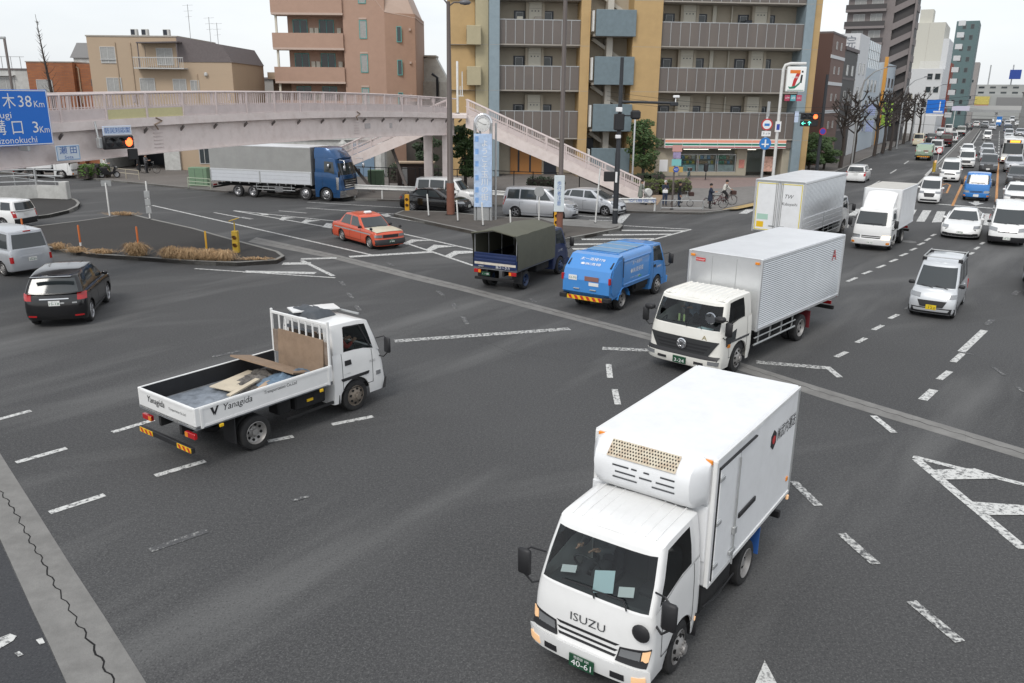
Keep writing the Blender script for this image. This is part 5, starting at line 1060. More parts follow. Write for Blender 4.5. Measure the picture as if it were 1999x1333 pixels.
    truck_wheels(root, b, .78, .37)
    for sg in (1, -1):
        pts = [(b.X(b.fo+wb)+.47*math.cos(R(a)), sg*.86, .37+.47*math.sin(R(a))) for a in range(10, 171, 20)]
        q = MB().grid([[(p[0], sg*.72, p[2]) for p in pts], [(p[0], sg*.95, p[2]) for p in pts]]); q.build('mudguard', pm, root)
    return root, b
garbage_truck('garbage_truck', 'sky blue rear-loading garbage truck with white lettering in the middle of the crossing', (3.99, 30.02, 56.4), M_BLUE)
# --- navy truck with canvas canopy
def navy_truck():
    pos = (0.48, 33.29, 62.6)
    root = thing('canopy_truck', 'navy truck with an olive canvas canopy over its open-backed bed', 'truck', (pos[0], pos[1], 0), pos[2])
    b = Body(**dict(DUTRO, wb=3.3)); truck_cab(root, b, M_NAVY, glass=M_GLASS, interior=False, seamx=[.48, 1.42]); truck_front(root, b, M_NAVY)
    x1, x0, hw, zf, zs, zt = b.X(1.8), b.X(5.2), .95, .9, 1.24, 2.22
    flatbed(root, b, hw, x1, x0, zf, zs, M_NAVY)
    MB().box(x0-.012, x0-.0, -hw+.05, hw-.05, zf+.1, zf+.19).build('white_band', mat('worn_white_band', (.62, .58, .5), .7, dirt=.5, ds=6, dcol=(.3, .15, .08)), root)
    for i in range(3): MB().box(x0-.022, x0+.01, -hw+.06, hw-.06, zf+.24+i*.13, zf+.31+i*.13, .008).build('gate_rib', M_NAVY, root)
    MB().box(x0-.01, x0+.03, -hw+.03, hw-.03, zs, zs+.22, .006).build('gate_extension', M_NAVY, root)
    TX('㈱スータカ', .14, M_INKW, root, (x0-.026, -.35, zf+.03), (0, -1, 0), (0, 0, 1), .6); TX('HINO', .07, M_INKW, root, (x0-.026, .6, zf+.03), (0, -1, 0), (0, 0, 1), .22)
    # canvas: pitched roof, two sides and the front; open at the back
    ridge = zt+.16; n = 8; rows = []
    prof = [(-hw-.03, zf-.02), (-hw-.035, 1.5), (-hw-.03, zt-.35), (-hw+.0, zt-.02), (-hw*.5, zt+.07), (0, ridge), (hw*.5, zt+.07), (hw-.0, zt-.02), (hw+.03, zt-.35), (hw+.035, 1.5), (hw+.03, zf-.02)]
    for i in range(n+1):
        x = lerp(x0, x1, i/n); row = []
        for j, (y, z) in enumerate(prof):
            w = .02*noise.noise((i*.8, j*.9, 5)); row.append((x-(.16 if i == 0 and 2 < j < 8 else 0), y+(w if j < 3 or j > 7 else 0), z+(w*1.2-.03*math.sin(i*math.pi) if 3 <= j <= 7 else 0)))
        rows.append(row)
    q = MB().grid(rows); q.add(rows[-1], [tuple(range(len(prof)))])
    cv = q.build('canvas_canopy', M_TARP, root, smooth=40)
    q = MB()
    for i in range(4):
        x = lerp(x0+.05, x1-.05, i/3); q.tube([(x, -hw+.04, zf), (x, -hw+.04, zt-.06), (x, 0, ridge-.05), (x, hw-.04, zt-.06), (x, hw-.04, zf)], .02, 6)
    q.build('canopy_hoop', M_STEEL, root)
    MB().tube([(x0-.15, -hw, zt-.01), (x0-.17, 0, ridge-.0), (x0-.15, hw, zt-.01)], .035, 8).build('rolled_flap', M_TARP, root)
    MB().box(x0-.06, x0-.03, .2, .56, .58, .72, .004).build('number_plate', M_PLATEG, root); TX('・・88', .09, M_INKW, root, (x0-.065, .38, .65), (0, -1, 0), (0, 0, 1), .28, 'plate_number')
    for sg in (1, -1): MB().box(x0-.03, x0+.05, sg*.92, sg*.62, .66, .8, .01).build('tail_light', M_RED, root); MB().box(x0-.034, x0+.02, sg*.72, sg*.62, .67, .79).build('indicator', M_AMBER, root)
    TX('スータカ', .12, M_INKW, root, (b.X(1.0), -b.W/2-.004, 1.02), (1, 0, 0), (0, 0, 1), .4)
    MB().box(x0-.1, x0+.0, -.85, .85, .42, .52, .01).build('rear_bumper', M_UNDER, root)
    chassis(root, x0, b.X(.5), .7, .36, boxes=((b.X(3.2), b.X(2.0), -.8, -.4, .45, .78), (b.X(3.2), b.X(2.0), .4, .8, .45, .78)), rearbar=False)
    truck_wheels(root, b, .8, .37, rm=mat('rim_blue', (.03, .06, .14), .6, .2, dirt=.5, ds=6))
    for sg in (1, -1): mudflap(root, b.X(b.fo+b.wb)-.5, sg*.76, .42, .3, .8)
navy_truck()
# --- big blue wing truck parked beyond the bridge
GIGA = dict(L=2.25, W=2.48, H=3.0, fo=1.35, wb=7.4, r=.47, ra=.56, gc=.3, cf=.34, pf=3.5, cr=.1, pr=6, axles=[1.35], gcf=.3, gcr=.1, gp=3.5,
    belt=[(0, 1.75), (.15, 1.82), (.7, 1.9), (1.1, 2.0), (2.25, 2.02)], roof=[(.4, 2.85), (.8, 2.95), (2.2, 3.0)],
    nose=[(0, .03), (.1, 0), (.35, 0), (.4, .04), (.7, .06), (1, .1)], tail=[(0, 0), (1, 0)], side=[(0, .97), (.3, 1), (.8, .99), (1, .97)],
    g=dict(b0=.12, b1=2.23, t0=.4, t1=2.2, wb=1.2, wt=1.14, sw=[(.6, 1.45, .74, 1.4)]), wr=0, wf=.93, t0=.04, t1=.8, bulge=.01, style='truck', crown=0)
def wing_truck():
    pos = (-16.29, 60.54, -18.7)
    root = thing('wing_truck', 'long blue-cabbed truck with a grey wing body parked beyond the footbridge', 'truck', (pos[0], pos[1], 0), pos[2])
    b = Body(**GIGA); truck_cab(root, b, M_BLUE2, glass=M_GLASS, interior=False, seamx=[.5, 1.6]); W2 = b.W/2
    # high roof fairing
    zr = 2.98; q = MB(); rows = []
    for i in range(9):
        x = lerp(.45, 2.2, i/8); z = zr+.72*math.sin(min(1, i/5)*math.pi/2)**.8; w = lerp(.95, 1.14, min(1, i/4)); rows.append([(b.X(x), -w, zr-.06), (b.X(x), -w*.99, lerp(zr, z, .6)), (b.X(x), -w*.88, z), (b.X(x), 0, z+.03), (b.X(x), w*.88, z), (b.X(x), w*.99, lerp(zr, z, .6)), (b.X(x), w, zr-.06)])
    q.grid(rows); q.add(rows[-1], [tuple(range(7))]); q.add(rows[0], [tuple(range(7))]); q.build('roof_fairing', M_BLUE2, root, smooth=45)
    b.put(root, 'grille', b.fpt, [(-W2*.62, .9), (W2*.62, .9), (W2*.72, 1.55), (-W2*.72, 1.55)], M_BLACK, .03, nu=10)
    for z in (.95, 1.1, 1.25, 1.4): b.put(root, 'grille_bar', b.fpt, [(-W2*.62, z), (W2*.62, z), (W2*.64, z+.05), (-W2*.64, z+.05)], M_CHROME, .05, nu=10)
    b.put(root, 'bumper', b.fpt, [(-W2*.985, .3), (W2*.985, .3), (W2*.985, .78), (-W2*.985, .78)], M_CHROME, .05, .08, nu=14)
    for sg in (1, -1):
        b.put(root, 'headlight', b.fpt, [(sg*W2*.6, .5), (sg*W2*.94, .5), (sg*W2*.96, .72), (sg*W2*.62, .7)], M_LENS, .06)
        b.put(root, 'corner_trim', b.spt(sg), [(.3, .85), (.46, .85), (.5, 1.7), (.3, 1.7)], M_CHROME, .015)
        MB().tube([(b.X(.2), sg*1.15, 2.9), (b.X(-.25), sg*1.32, 2.88), (b.X(-.3), sg*1.34, 2.5)], .025, 8).build('mirror_arm', M_CHROME, root, smooth=60)
        MB().box(b.X(-.2), b.X(-.34), sg*1.25, sg*1.42, 2.2, 2.55, .04).build('mirror_head', M_CHROME, root, smooth=50)
        MB().box(b.X(1.1), b.X(.95), sg*1.26, sg*1.36, 2.3, 2.62, .04).build('mirror_head', M_CHROME, root, smooth=50)
    x1, x0, zb_, zt, hw = b.X(2.45), b.X(11.0), 1.05, 3.72, 1.23; zm = 1.92
    box = MB().box(x0, x1, -hw, hw, zb_+.02, zt-.03, .02).build('cargo_box', M_GREYCURT, root)
    MB().box(x0, x1+.02, -hw-.015, hw+.015, zt-.1, zt, .02).build('roof_sheet', M_ALUROOF, box)
    for sg in (1, -1):
        MB().box(x0, x1, sg*(hw-.01), sg*(hw+.02), zm-.05, zm+.08, .015).build('wing_rail', M_ALU, box)
        for a, c in ((0, .5), (.5, 1)):
            q0, q1 = lerp(x0, x1, a)+.06, lerp(x0, x1, c)-.06
            for k in range(3): z = zb_+.06+k*.27; MB().box(q0, q1, sg*(hw-.01), sg*(hw+.015), z, z+.26, .006).build('side_board', mat('white_aluminium_board', (.6, .62, .65), .45, .2, var=.05), box)
        for a in (0, .5, 1): x = lerp(x0+.04, x1-.04, a); MB().box(x-.06, x+.06, sg*(hw-.01), sg*(hw+.026), zb_, zm, .01).build('board_pillar', M_STEEL, box)
        for i in range(22): x = lerp(x0+.2, x1-.2, i/21); MB().box(x-.03, x+.03, sg*(hw-.02), sg*(hw+.024), zb_-.06, zb_+.04, .01).build('board_hinge', M_STEEL, box) if i % 2 == 0 else None
    chassis(root, x0, b.X(.6), .82, .42, boxes=((b.X(5.1), b.X(4.3), -1.15, -.5, .45, .95), (b.X(6.6), b.X(5.4), -1.15, -.5, .5, .95)), gw=1.1, guard=(b.X(7.4), b.X(3.9), 1.16))
    MB().box(b.X(5.6), b.X(4.9), -1.2, -1.12, .48, .92, .03).build('fuel_tank', M_CHROME, root)
    for xa, st in ((1.35, 'truck'), (3.05, 'truck'), (7.45, 'truckrear'), (8.75, 'truckrear')):
        for sg in (1, -1): add_wheel(root, b.X(xa), sg*1.08, .47 if xa < 7 else .42, .28, st, M_RIM)
    MB().box(x1+.06, x1+.35, -.5, .1, zt-.35, zt-.03, .03).build('air_intake', M_BLACK, root)
    MB().box(b.X(2.2), b.X(.5), -1.0, 1.0, .5, 1.0).build('underbody', M_UNDER, root)
wing_truck()
# --- silver wing truck seen from behind
def silver_truck():
    root = thing('aluminium_truck', 'silver box truck seen from behind, its twin white rear doors framed in yellow', 'truck', (16.0, 44.2, 0), 53.5)
    b = Body(**dict(RANGER, wb=4.9)); truck_cab(root, b, M_WHITE, glass=M_GLASS, interior=False, seamx=[.6, 1.62]); truck_front(root, b, M_WHITE)
    hw, zb_, zt = 1.2, 1.0, 3.5; x1 = b.X(2.1); x0 = x1-6.9
    box = MB().box(x0+.02, x1-.02, -hw+.02, hw-.02, zb_, zt-.02).build('cargo_box', M_ALU, root)
    MB().box(x0, x1, -hw, hw, zt-.03, zt, .01).build('roof_sheet', M_ALUROOF, box)
    for sg in (1, -1):
        corrugated(box, x0+.06, x1-.06, sg*(hw-.02), zb_+.75, zt-.1, pitch=.06, dep=.012)
        for k in range(3): MB().box(x0+.06, x1-.06, sg*(hw-.02), sg*(hw+.012), zb_+.03+k*.24, zb_+.26+k*.24, .008).build('side_board', M_ALU, box)
        MB().box(lerp(x0, x1, .5)-.05, lerp(x0, x1, .5)+.05, sg*(hw-.01), sg*(hw+.02), zb_, zb_+.74, .01).build('board_pillar', M_STEEL, box)
        for z0, z1 in ((zt-.12, zt-.032), (zb_-.04, zb_+.03)): MB().box(x0, x1, sg*(hw-.02), sg*(hw+.018), z0, z1, .01).build('edge_rail', M_ALU, box)
        # rear doors
        d0, d1 = (.03, hw-.07) if sg > 0 else (-hw+.07, -.03)
        dr = MB().box(x0-.03, x0+.03, d0, d1, zb_+.04, zt-.12, .01).build('rear_door', M_BOXW, box)
        ye = mat('reflective_yellow', (.7, .58, .08), .4)
        for bx in ((d0+.03, d1-.03, zb_+.07, zb_+.11), (d0+.03, d1-.03, zt-.19, zt-.15)): MB().box(x0-.036, x0-.028, bx[0], bx[1], bx[2], bx[3]).build('yellow_tape', ye, dr)
        yy = d1-.07 if sg > 0 else d0+.03; MB().box(x0-.036, x0-.028, yy, yy+.04, zb_+.11, zt-.19).build('yellow_tape', ye, dr)
        for k in (.08, .16): MB().tube([(x0-.05, sg*k, zb_-.02), (x0-.05, sg*k, zt-.1)], .018, 8).build('lock_rod', M_STEEL, dr)
        MB().box(x0-.07, x0-.03, sg*.1, sg*.38, zb_+.28, zb_+.33, .01).build('door_handle', M_STEEL, dr)
        MB().box(x0-.04, x0+.08, sg*(hw-.06), sg*(hw+.02), zb_-.04, zt-.01, .012).build('corner_post', M_ALU, box)
        MB().box(x0-.03, x0+.04, sg*(hw-.05), sg*(hw-.4), zb_-.3, zb_-.16, .01).build('tail_light', M_RED, root)
        if sg < 0: TX('TW', .26, M_INK, dr, (x0-.033, -.5, zt-.75), (0, -1, 0), (0, 0, 1), .42, shear=.3); TX('Kabayashi', .2, M_INK, dr, (x0-.033, -.55, zt-1.1), (0, -1, 0), (0, 0, 1), .72); MB().box(x0-.034, x0-.03, -.95, -.6, zb_+.15, zb_+.24).build('blue_label', mat('print_pale_blue', (.3, .55, .75), .6), dr)
        else: MB().box(x0-.034, x0-.03, .65, 1.0, zb_+.2, zb_+.48).build('yellow_label', M_HAZ_Y, dr); MB().box(x0-.034, x0-.03, .45, 1.0, zb_+.58, zb_+.85).build('green_label', mat('print_pale_green', (.4, .6, .5), .6), dr)
    MB().box(x0-.04, x0+.05, -hw, hw, zt-.12, zt-.01, .015).build('rear_header', M_STEEL, box)
    chassis(root, x0, b.X(.5), .78, .4, boxes=((b.X(3.6), b.X(2.5), -.95, -.45, .45, .95),), gw=1.05, guard=(b.X(5.2), b.X(2.2), 1.1))
    truck_wheels(root, b, .97, .42, .24)
silver_truck()
# --- smaller trucks
def box_truck(name, label, pos, zt, L, hw, pm=M_WHITE, boxm=None, num=None, lit=True, group=None, plate=M_PLATEW, fair=True):
    root = thing(name, label, 'truck', (pos[0], pos[1], 0), pos[2], group); b = Body(**dict(ELF, W=1.8, g=dict(ELF['g'], wb=.86, wt=.78)))
    truck_cab(root, b, pm, glass=M_GLASS, interior=False, seamx=[.42, 1.36]); truck_front(root, b, pm, num, plate, lit, ink=M_INKG)
    x1 = b.X(1.68); x0 = x1-L
    box = MB().box(x0, x1, -hw, hw, .92, zt, .03).build('cargo_box', boxm or M_BOXW, root)
    for sg in (1, -1):
        for z0, z1 in ((zt-.07, zt-.01), (.92, .99)): MB().box(x0, x1, sg*(hw-.01), sg*(hw+.014), z0, z1, .01).build('edge_rail', M_ALU, box)
        MB().box(x1-.06, x1+.012, sg*(hw-.05), sg*(hw+.016), .93, zt-.02, .01).build('corner_post', M_ALU, box)
    MB().box(x0+.03, x1-.03, -hw+.03, hw-.03, zt, zt+.012).build('roof_sheet', mat('dull_roof_sheet', (.52, .5, .46), .6, var=.1, vs=2), box)
    if fair:
        q = MB(); rows = []
        for i in range(7):
            t = i/6; rows.append([(b.X(lerp(.75, 1.66, t)), lerp(-.7, .7, j/6), lerp(2.04, zt-.1, t**.7)-.1*abs(j/3-1)**4) for j in range(7)])
        q.grid(rows)
        for r_ in (0, -1): q.grid([[w[r_] for w in rows], [(w[r_][0], w[r_][1], 2.0) for w in rows]])
        q.build('roof_fairing', pm, root, smooth=50)
    chassis(root, x0, b.X(.5), .66, .36, boxes=((b.X(2.9), b.X(1.9), .4, .8, .42, .8),), gw=.8)
    truck_wheels(root, b, .76, .37)
    return root
box_truck('box_truck', 'white compact box truck with a curved roof fairing facing us near the zebra crossing', (19.09, 42.49, -131.1)[:2]+(-125.0,), 2.95, 3.9, .92, num='54-10', lit=True)
def small_flatbed(name, label, pos, pm, group=None, load=None, num=None):
    root = thing(name, label, 'truck', (pos[0], pos[1], 0), pos[2], group); b = Body(**ELF)
    truck_cab(root, b, pm, glass=M_GLASS, interior=False, seamx=[.42, 1.36]); truck_front(root, b, pm, num, M_PLATEW, ink=M_INKG)
    x1, x0 = b.X(1.72), b.X(5.0); flatbed(root, b, .88, x1, x0, .95, 1.32, pm)
    MB().box(x1-.06, x1-.01, -.8, .8, 1.0, 2.0, .01).build('headboard', pm, root)
    if load: MB().box(x0+.15, x1-.2, -.75, .75, 1.0, load, .1).build('load_cover', mat('load_sheet', (.12, .13, .12), .8, var=.3), root)
    chassis(root, x0, b.X(.5), .68, .36, boxes=((b.X(2.9), b.X(1.9), .4, .8, .42, .8),), gw=.8); truck_wheels(root, b, .76, .36)
    return root
# ---------------------------------------------------------------- footbridge
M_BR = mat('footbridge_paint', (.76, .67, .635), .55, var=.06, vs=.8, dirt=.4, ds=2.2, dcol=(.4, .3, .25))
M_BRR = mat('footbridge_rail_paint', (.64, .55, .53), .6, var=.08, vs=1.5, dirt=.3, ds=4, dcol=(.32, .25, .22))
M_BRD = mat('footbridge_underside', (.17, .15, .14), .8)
M_YPANEL = mat('faded_yellow_panel', (.6, .55, .3), .6, var=.05, dirt=.2, ds=8, dcol=(.3, .25, .15))
BA = Vector((-4.15, 60, 0)); BD = Vector((-.4131, -.9107, 0)); BN = Vector((.9107, -.4131, 0))      # right end, direction to the left end, side towards the crossing
def deckz(s): return 6.36-.0011*(s-17)**2
def bp(s, o=0, z=0): p = BA+BD*s+BN*o; return (p.x, p.y, z)
BR = thing('footbridge', 'pale pink steel footbridge with railings and stairs crossing the road on the left', 'bridge', (-4.15, 60, 0))
def bput(mb, name, m, parent=None, smooth=None):
    mb.xf(Matrix.Translation((4.15, -60, 0))) ; return mb.build(name, m, parent or BR, smooth=smooth)
SS = [-.2+i*1.35 for i in range(33)]
def ribbon(o0, o1, za, zb):
    q = MB(); rows = []
    for s in SS: z = deckz(max(0, s)); rows.append([bp(s, o0, z+za), bp(s, o1, z+za), bp(s, o1, z+zb), bp(s, o0, z+zb), bp(s, o0, z+za)])
    q.grid(rows); q.add(rows[0][:4], [(0, 1, 2, 3)]); q.add(rows[-1][:4], [(3, 2, 1, 0)]); return q
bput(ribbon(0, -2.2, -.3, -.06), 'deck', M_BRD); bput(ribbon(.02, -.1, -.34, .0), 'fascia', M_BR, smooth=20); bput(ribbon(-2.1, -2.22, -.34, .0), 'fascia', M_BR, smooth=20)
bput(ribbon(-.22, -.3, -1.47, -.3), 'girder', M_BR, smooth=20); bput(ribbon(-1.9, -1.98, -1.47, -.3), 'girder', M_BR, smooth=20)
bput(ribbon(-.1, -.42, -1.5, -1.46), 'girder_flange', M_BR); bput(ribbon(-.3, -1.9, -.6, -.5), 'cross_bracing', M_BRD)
for k in range(-1, 17):
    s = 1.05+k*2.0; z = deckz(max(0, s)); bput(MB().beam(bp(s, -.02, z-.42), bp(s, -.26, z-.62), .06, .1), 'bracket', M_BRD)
for o, near in ((-.04, 1), (-2.16, 0)):
    rr = []; 
    for s in SS: rr.append(bp(s, o, deckz(max(0, s))+.98))
    bput(MB().tube(rr, .045, 8), 'top_rail', M_BRR, smooth=60)
    for k in range(0, 19):
        s = .98+k*2.0
        if s > 41: break
        z = deckz(s); bput(MB().box(-.05, .05, -.05, .05, z-.02, z+.97, .008).xf(Matrix.Translation(bp(s, o))), 'rail_post', M_BRR)
        s1 = s+2.0; z1 = deckz(s1)
        q = MB(); n = 13
        for i in range(1, n):
            t = i/n; c = bp(lerp(s, s1, t), o); za = lerp(z, z1, t); q.box(c[0]-.014, c[0]+.014, c[1]-.014, c[1]+.014, za+.4, za+.95)
        q.beam(bp(s, o, z+.41), bp(s1, o, z1+.41), .04, .04); b_ = bput(q, 'baluster_panel', M_BRR); b_['kind'] = 'stuff'
        yel = near and k in (12, 13)
        bput(MB().beam(bp(s+.06, o+.01, z+.19), bp(s1-.06, o+.01, z1+.19), .02, .36), 'kick_panel', M_YPANEL if yel else M_BRR)
# pier and end frame
for o in (-.35, -1.85): c = bp(.7, o); bput(MB().box(c[0]-.3, c[0]+.3, c[1]-.3, c[1]+.3, .1, 5.0, .03), 'pier_column', M_BR)
c = bp(.7, -1.1); bput(MB().beam(bp(.7, .05, 4.75), bp(.7, -2.2, 4.75), .5, .4), 'pier_head', M_BR)
bput(MB().box(-4.9, -3.3, 59.2, 61.9, 5.72, 6.0, .02), 'landing', M_BR)
def stair(x0, x1, y0, z1, w=2.0):
    """flight running along x from the landing (x0, high) down to x1"""
    sg = 1 if x1 > x0 else -1; n = 34; L = abs(x1-x0); g0 = .15
    for y in (y0, y0+w):
        poly = [(x0, z1-.05+.12), (x0, z1-.85), (x0+sg*.3, z1-.95), (x1-sg*.6, g0), (x1, g0), (x1, g0+.32)]
        bput(MB().prism_y(poly, y-.05, y+.05), 'stair_stringer', M_BR)
        def zz(x): return lerp(z1+.07, g0+.32, (x-x0)/(x1-x0))
        for h, r_ in ((.98, .045), (.52, .03)): bput(MB().tube([(x0, y, zz(x0)+h), (x1, y, zz(x1)+h)], r_, 8), 'hand_rail', M_BRR, smooth=60)
        bput(MB().beam((x0+sg*.1, y, zz(x0+sg*.1)+.22), (x1-sg*.1, y, zz(x1-sg*.1)+.22), .02, .28), 'kick_panel', M_BRR)
        k = 9
        for i in range(k+1):
            x = lerp(x0+sg*.1, x1-sg*.06, i/k); bput(MB().box(x-.05, x+.05, y-.05, y+.05, zz(x)-.02, zz(x)+1.02, .008), 'rail_post', M_BRR)
            if i < k:
                q = MB(); xa = lerp(x0+sg*.1, x1-sg*.06, (i+1)/k)
                for j in range(1, 9): xx = lerp(x, xa, j/9); q.box(xx-.013, xx+.013, y-.013, y+.013, zz(xx)+.36, zz(xx)+.95)
                b_ = bput(q, 'baluster_panel', M_BRR); b_['kind'] = 'stuff'
    for i in range(n):
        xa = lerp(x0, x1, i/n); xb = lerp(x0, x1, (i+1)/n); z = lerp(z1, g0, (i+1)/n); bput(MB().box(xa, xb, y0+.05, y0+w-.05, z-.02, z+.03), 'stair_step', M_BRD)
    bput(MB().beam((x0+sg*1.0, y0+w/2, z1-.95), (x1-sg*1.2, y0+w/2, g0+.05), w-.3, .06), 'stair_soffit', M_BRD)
stair(-3.4, 9.4, 59.6, 5.95); stair(-4.8, -17.6, 62.0, 5.95)
bput(MB().box(-4.95, -3.3, 61.6, 64.2, 5.72, 6.0, .02), 'landing', M_BR)
for k in (0, 1): bput(MB().beam((-9.2-k*3.0, 63, 3.6-k*1.4), (-8.0-k*2.6, 63, .2), .2, .2), 'stair_prop', M_BRD)
# lights on the railing posts
for s in (3, 7, 11, 15, 19, 22, 25, 27.5): bput(MB().box(-.05, .05, -.05, .05, 0, .3, .02).xf(Matrix.Translation(bp(s, -.1, deckz(s)+.6))), 'rail_lamp', M_BRR)
for s, w in ((10.9, .28), (8.2, .14)): bput(MB().beam(bp(s, -.21, deckz(s)-.85), bp(s-w*2, -.21, deckz(s)-.85), .02, .3), 'faded_notice', mat('faded_grey_print', (.5, .46, .45), .7, var=.2, vs=8))
for s in (12.0, 26.6):
    q = MB()
    for i in range(6): q.beam(bp(s, -.2, deckz(s)-.5-i*.15), bp(s-.5, -.2, deckz(s)-.5-i*.15), .015, .03)
    bput(q, 'inspection_ladder', M_BRR)
    bput(MB().tube([bp(s, .03, deckz(s)-.02), bp(s-.3, .06, deckz(s)-.15), bp(s+.1, .05, deckz(s)-.3), bp(s-.1, .0, deckz(s)-.5)], .035, 6), 'drain_pipe', mat('rusty_pipe', (.25, .18, .13), .8))
# --- things hung on the bridge
def bframe(s, o, z): return frame(bp(s, o, z), -BD, (0, 0, 1))
def board(name, label, cat, s, o, z, w, h, m, border=None, th=.04):
    t = thing(name, label, cat, bp(s, o, z), math.degrees(math.atan2(-BD.y, -BD.x)))
    MB().box(-w/2, w/2, 0, th, -h/2, h/2, .01).build('sign_panel', m, t)
    if border: 
        e = .03
        for bx in ((-w/2+.02, w/2-.02, h/2-.05, h/2-.02), (-w/2+.02, w/2-.02, -h/2+.02, -h/2+.05), (-w/2+.02, -w/2+.05, -h/2+.05, h/2-.05), (w/2-.05, w/2-.02, -h/2+.05, h/2-.05)): MB().box(bx[0], bx[1], -.004, .01, bx[2], bx[3]).build('sign_border', border, t)
    return t
def ltr(t, body, size, m, x, z, width, y=-.006): return TX(body, size, m, t, (x, y, z), (1, 0, 0), (0, 0, 1), width)
M_SBLUE = mat('sign_blue', (.012, .16, .62), .35)
t = board('direction_sign', 'large blue road direction sign giving distances, hung on the footbridge', 'road sign', 33.75, .55, 6.36, 3.75, 1.9, M_SBLUE, M_INKW)
ltr(t, '厚 木', .55, M_INKW, .07, .53, 1.1); ltr(t, '38', .55, M_INKW, .98, .53, .5); ltr(t, 'Km', .32, M_INKW, 1.51, .45, .4); ltr(t, 'Atsugi', .32, M_INKW, -.1, .09, 1.0)
ltr(t, '溝 口', .55, M_INKW, .2, -.35, 1.1); ltr(t, '3', .55, M_INKW, 1.24, -.35, .22); ltr(t, 'Km', .32, M_INKW, 1.58, -.43, .38); ltr(t, 'Mizonokuchi', .32, M_INKW, .4, -.76, 1.65)
MB().add([(-1.6, -.006, .8), (-1.35, -.006, .8), (-1.35, -.006, -.8), (-1.6, -.006, -.8)], [(0, 1, 2, 3)]).build('arrow_shaft', M_INKW, t)
for x in (-.9, .9): MB().box(x-.05, x+.05, .04, .55, -1.15, -.95, .01).build('sign_bracket', M_STEEL, t)
t = board('place_name_sign', 'small pale sign with the crossing name in blue letters on the bridge girder', 'sign', 31.15, .3, 5.05, 1.0, .56, mat('pale_sign', (.62, .68, .74), .5), mat('sign_edge_blue', (.25, .4, .6), .5))
ltr(t, '瀬 田', .3, M_INKB, 0, .08, .72); ltr(t, 'Seta', .16, M_INKB, 0, -.16, .36)
t = board('signal_notice', 'narrow pale blue notice plate fixed above the left traffic light', 'sign', 29.0, .5, 5.8, 1.35, .36, mat('pale_blue_sign', (.55, .64, .8), .5), M_INKW)
ltr(t, '防災対応型', .22, M_INKB, 0, 0, 1.2)
def signal_head(t, n=3, lit=(2,), cols=None, w=.36, hood=True, z=0, y=0, arrows=None):
    MB().box(-w*n/2-.05, w*n/2+.05, y, y+.16, z-w/2-.03, z+w/2+.03, .04).build('signal_case', M_BLACK, t, smooth=40)
    for i in range(n):
        x = (i-(n-1)/2)*w; on = i in lit; c = (cols or ['g', 'y', 'r'])[i]
        m = {'r': mat('lit_red', (.9, .1, .04), .3, emit=(1, .12, .03), es=3.0), 'g': mat('lit_green', (.1, .8, .6), .3, emit=(.15, 1, .75), es=2.5), 'y': M_AMBLIT}[c] if on else mat('unlit_lens', (.025, .025, .028), .25)
        MB().lathe([(w*.4, 0), (w*.36, -.02), (.01, -.03)], 16, 'y', (x, y-.005, z)).build('lens', m, t, smooth=50)
        if hood: 
            pts = [(x+w*.43*math.cos(R(a)), z+w*.43*math.sin(R(a))) for a in range(20, 161, 20)]; MB().grid([[(p[0], y, p[1]) for p in pts], [(p[0], y-.1, p[1]) for p in pts]]).build('lens_hood', M_BLACK, t)
t = thing('traffic_light', 'black three-lamp traffic light showing red, hung under the footbridge on the left', 'traffic light', bp(29.05, .6, 5.35), math.degrees(math.atan2(-BD.y, -BD.x)))
signal_head(t, 3, (2,), w=.44); MB().box(.42, .86, .02, .16, -.72, -.28, .03).build('arrow_case', M_BLACK, t); MB().tube([(-.55, .1, .0), (-.75, .25, .15), (-.7, .4, .8)], .04, 6).build('mounting_arm', M_STEEL, t); MB().box(-.85, -.62, .1, .3, -.2, .2, .02).build('control_box', M_STEEL, t)
# ---------------------------------------------------------------- posts, poles, signs
M_POLEB = mat('brown_pole_paint', (.11, .09, .082), .5, dirt=.2); M_POLEK = mat('black_pole_paint', (.025, .028, .033), .45); M_POLEW = mat('white_post_paint', (.66, .66, .64), .5, dirt=.3, ds=5)
M_ORANGE = mat('orange_post', (.55, .14, .03), .55, dirt=.2); M_YELLOW = mat('yellow_post', (.68, .36, .02), .5, dirt=.25, ds=6); M_BLINK = mat('blinker_yellow', (.5, .33, .03), .6, dirt=.5, ds=6)
def post(name, label, cat, b, h, r, m, group=None, z0=.16, cap=None, lean=0):
    t = thing(name, label, cat, (b[0], b[1], z0), 0, group); MB().lathe([(r, 0), (r, h-.04), (r*.6, h)], 10, 'z').build('shaft', m, t, smooth=50); MB().lathe([(r*2, 0), (r*2, .03), (r*1.2, .06)], 10, 'z').build('foot', M_BLACK, t)
    if cap: MB().lathe([(r*1.02, .02), (r*1.02, .22)], 10, 'z').build('white_band', cap, t)
    t.rotation_euler[1] = lean; return t
for i, (b_, m, l) in enumerate((((-20.61, 38.7), M_ORANGE, 'orange marker post on the dark island, farthest left with its white foot in view'), ((-17.74, 38.45), M_ORANGE, 'orange marker post standing in a dry grass tuft on the island'), ((-14.1, 37.33), M_YELLOW, 'yellow marker post among dry grass near the island tip'), ((-24.43, 40.67), M_ORANGE, 'orange marker post just behind the silver van'))):
    post('marker_post', l, 'post', b_, 1.05, .045, m, 'marker posts on the dark island', cap=M_INKW)
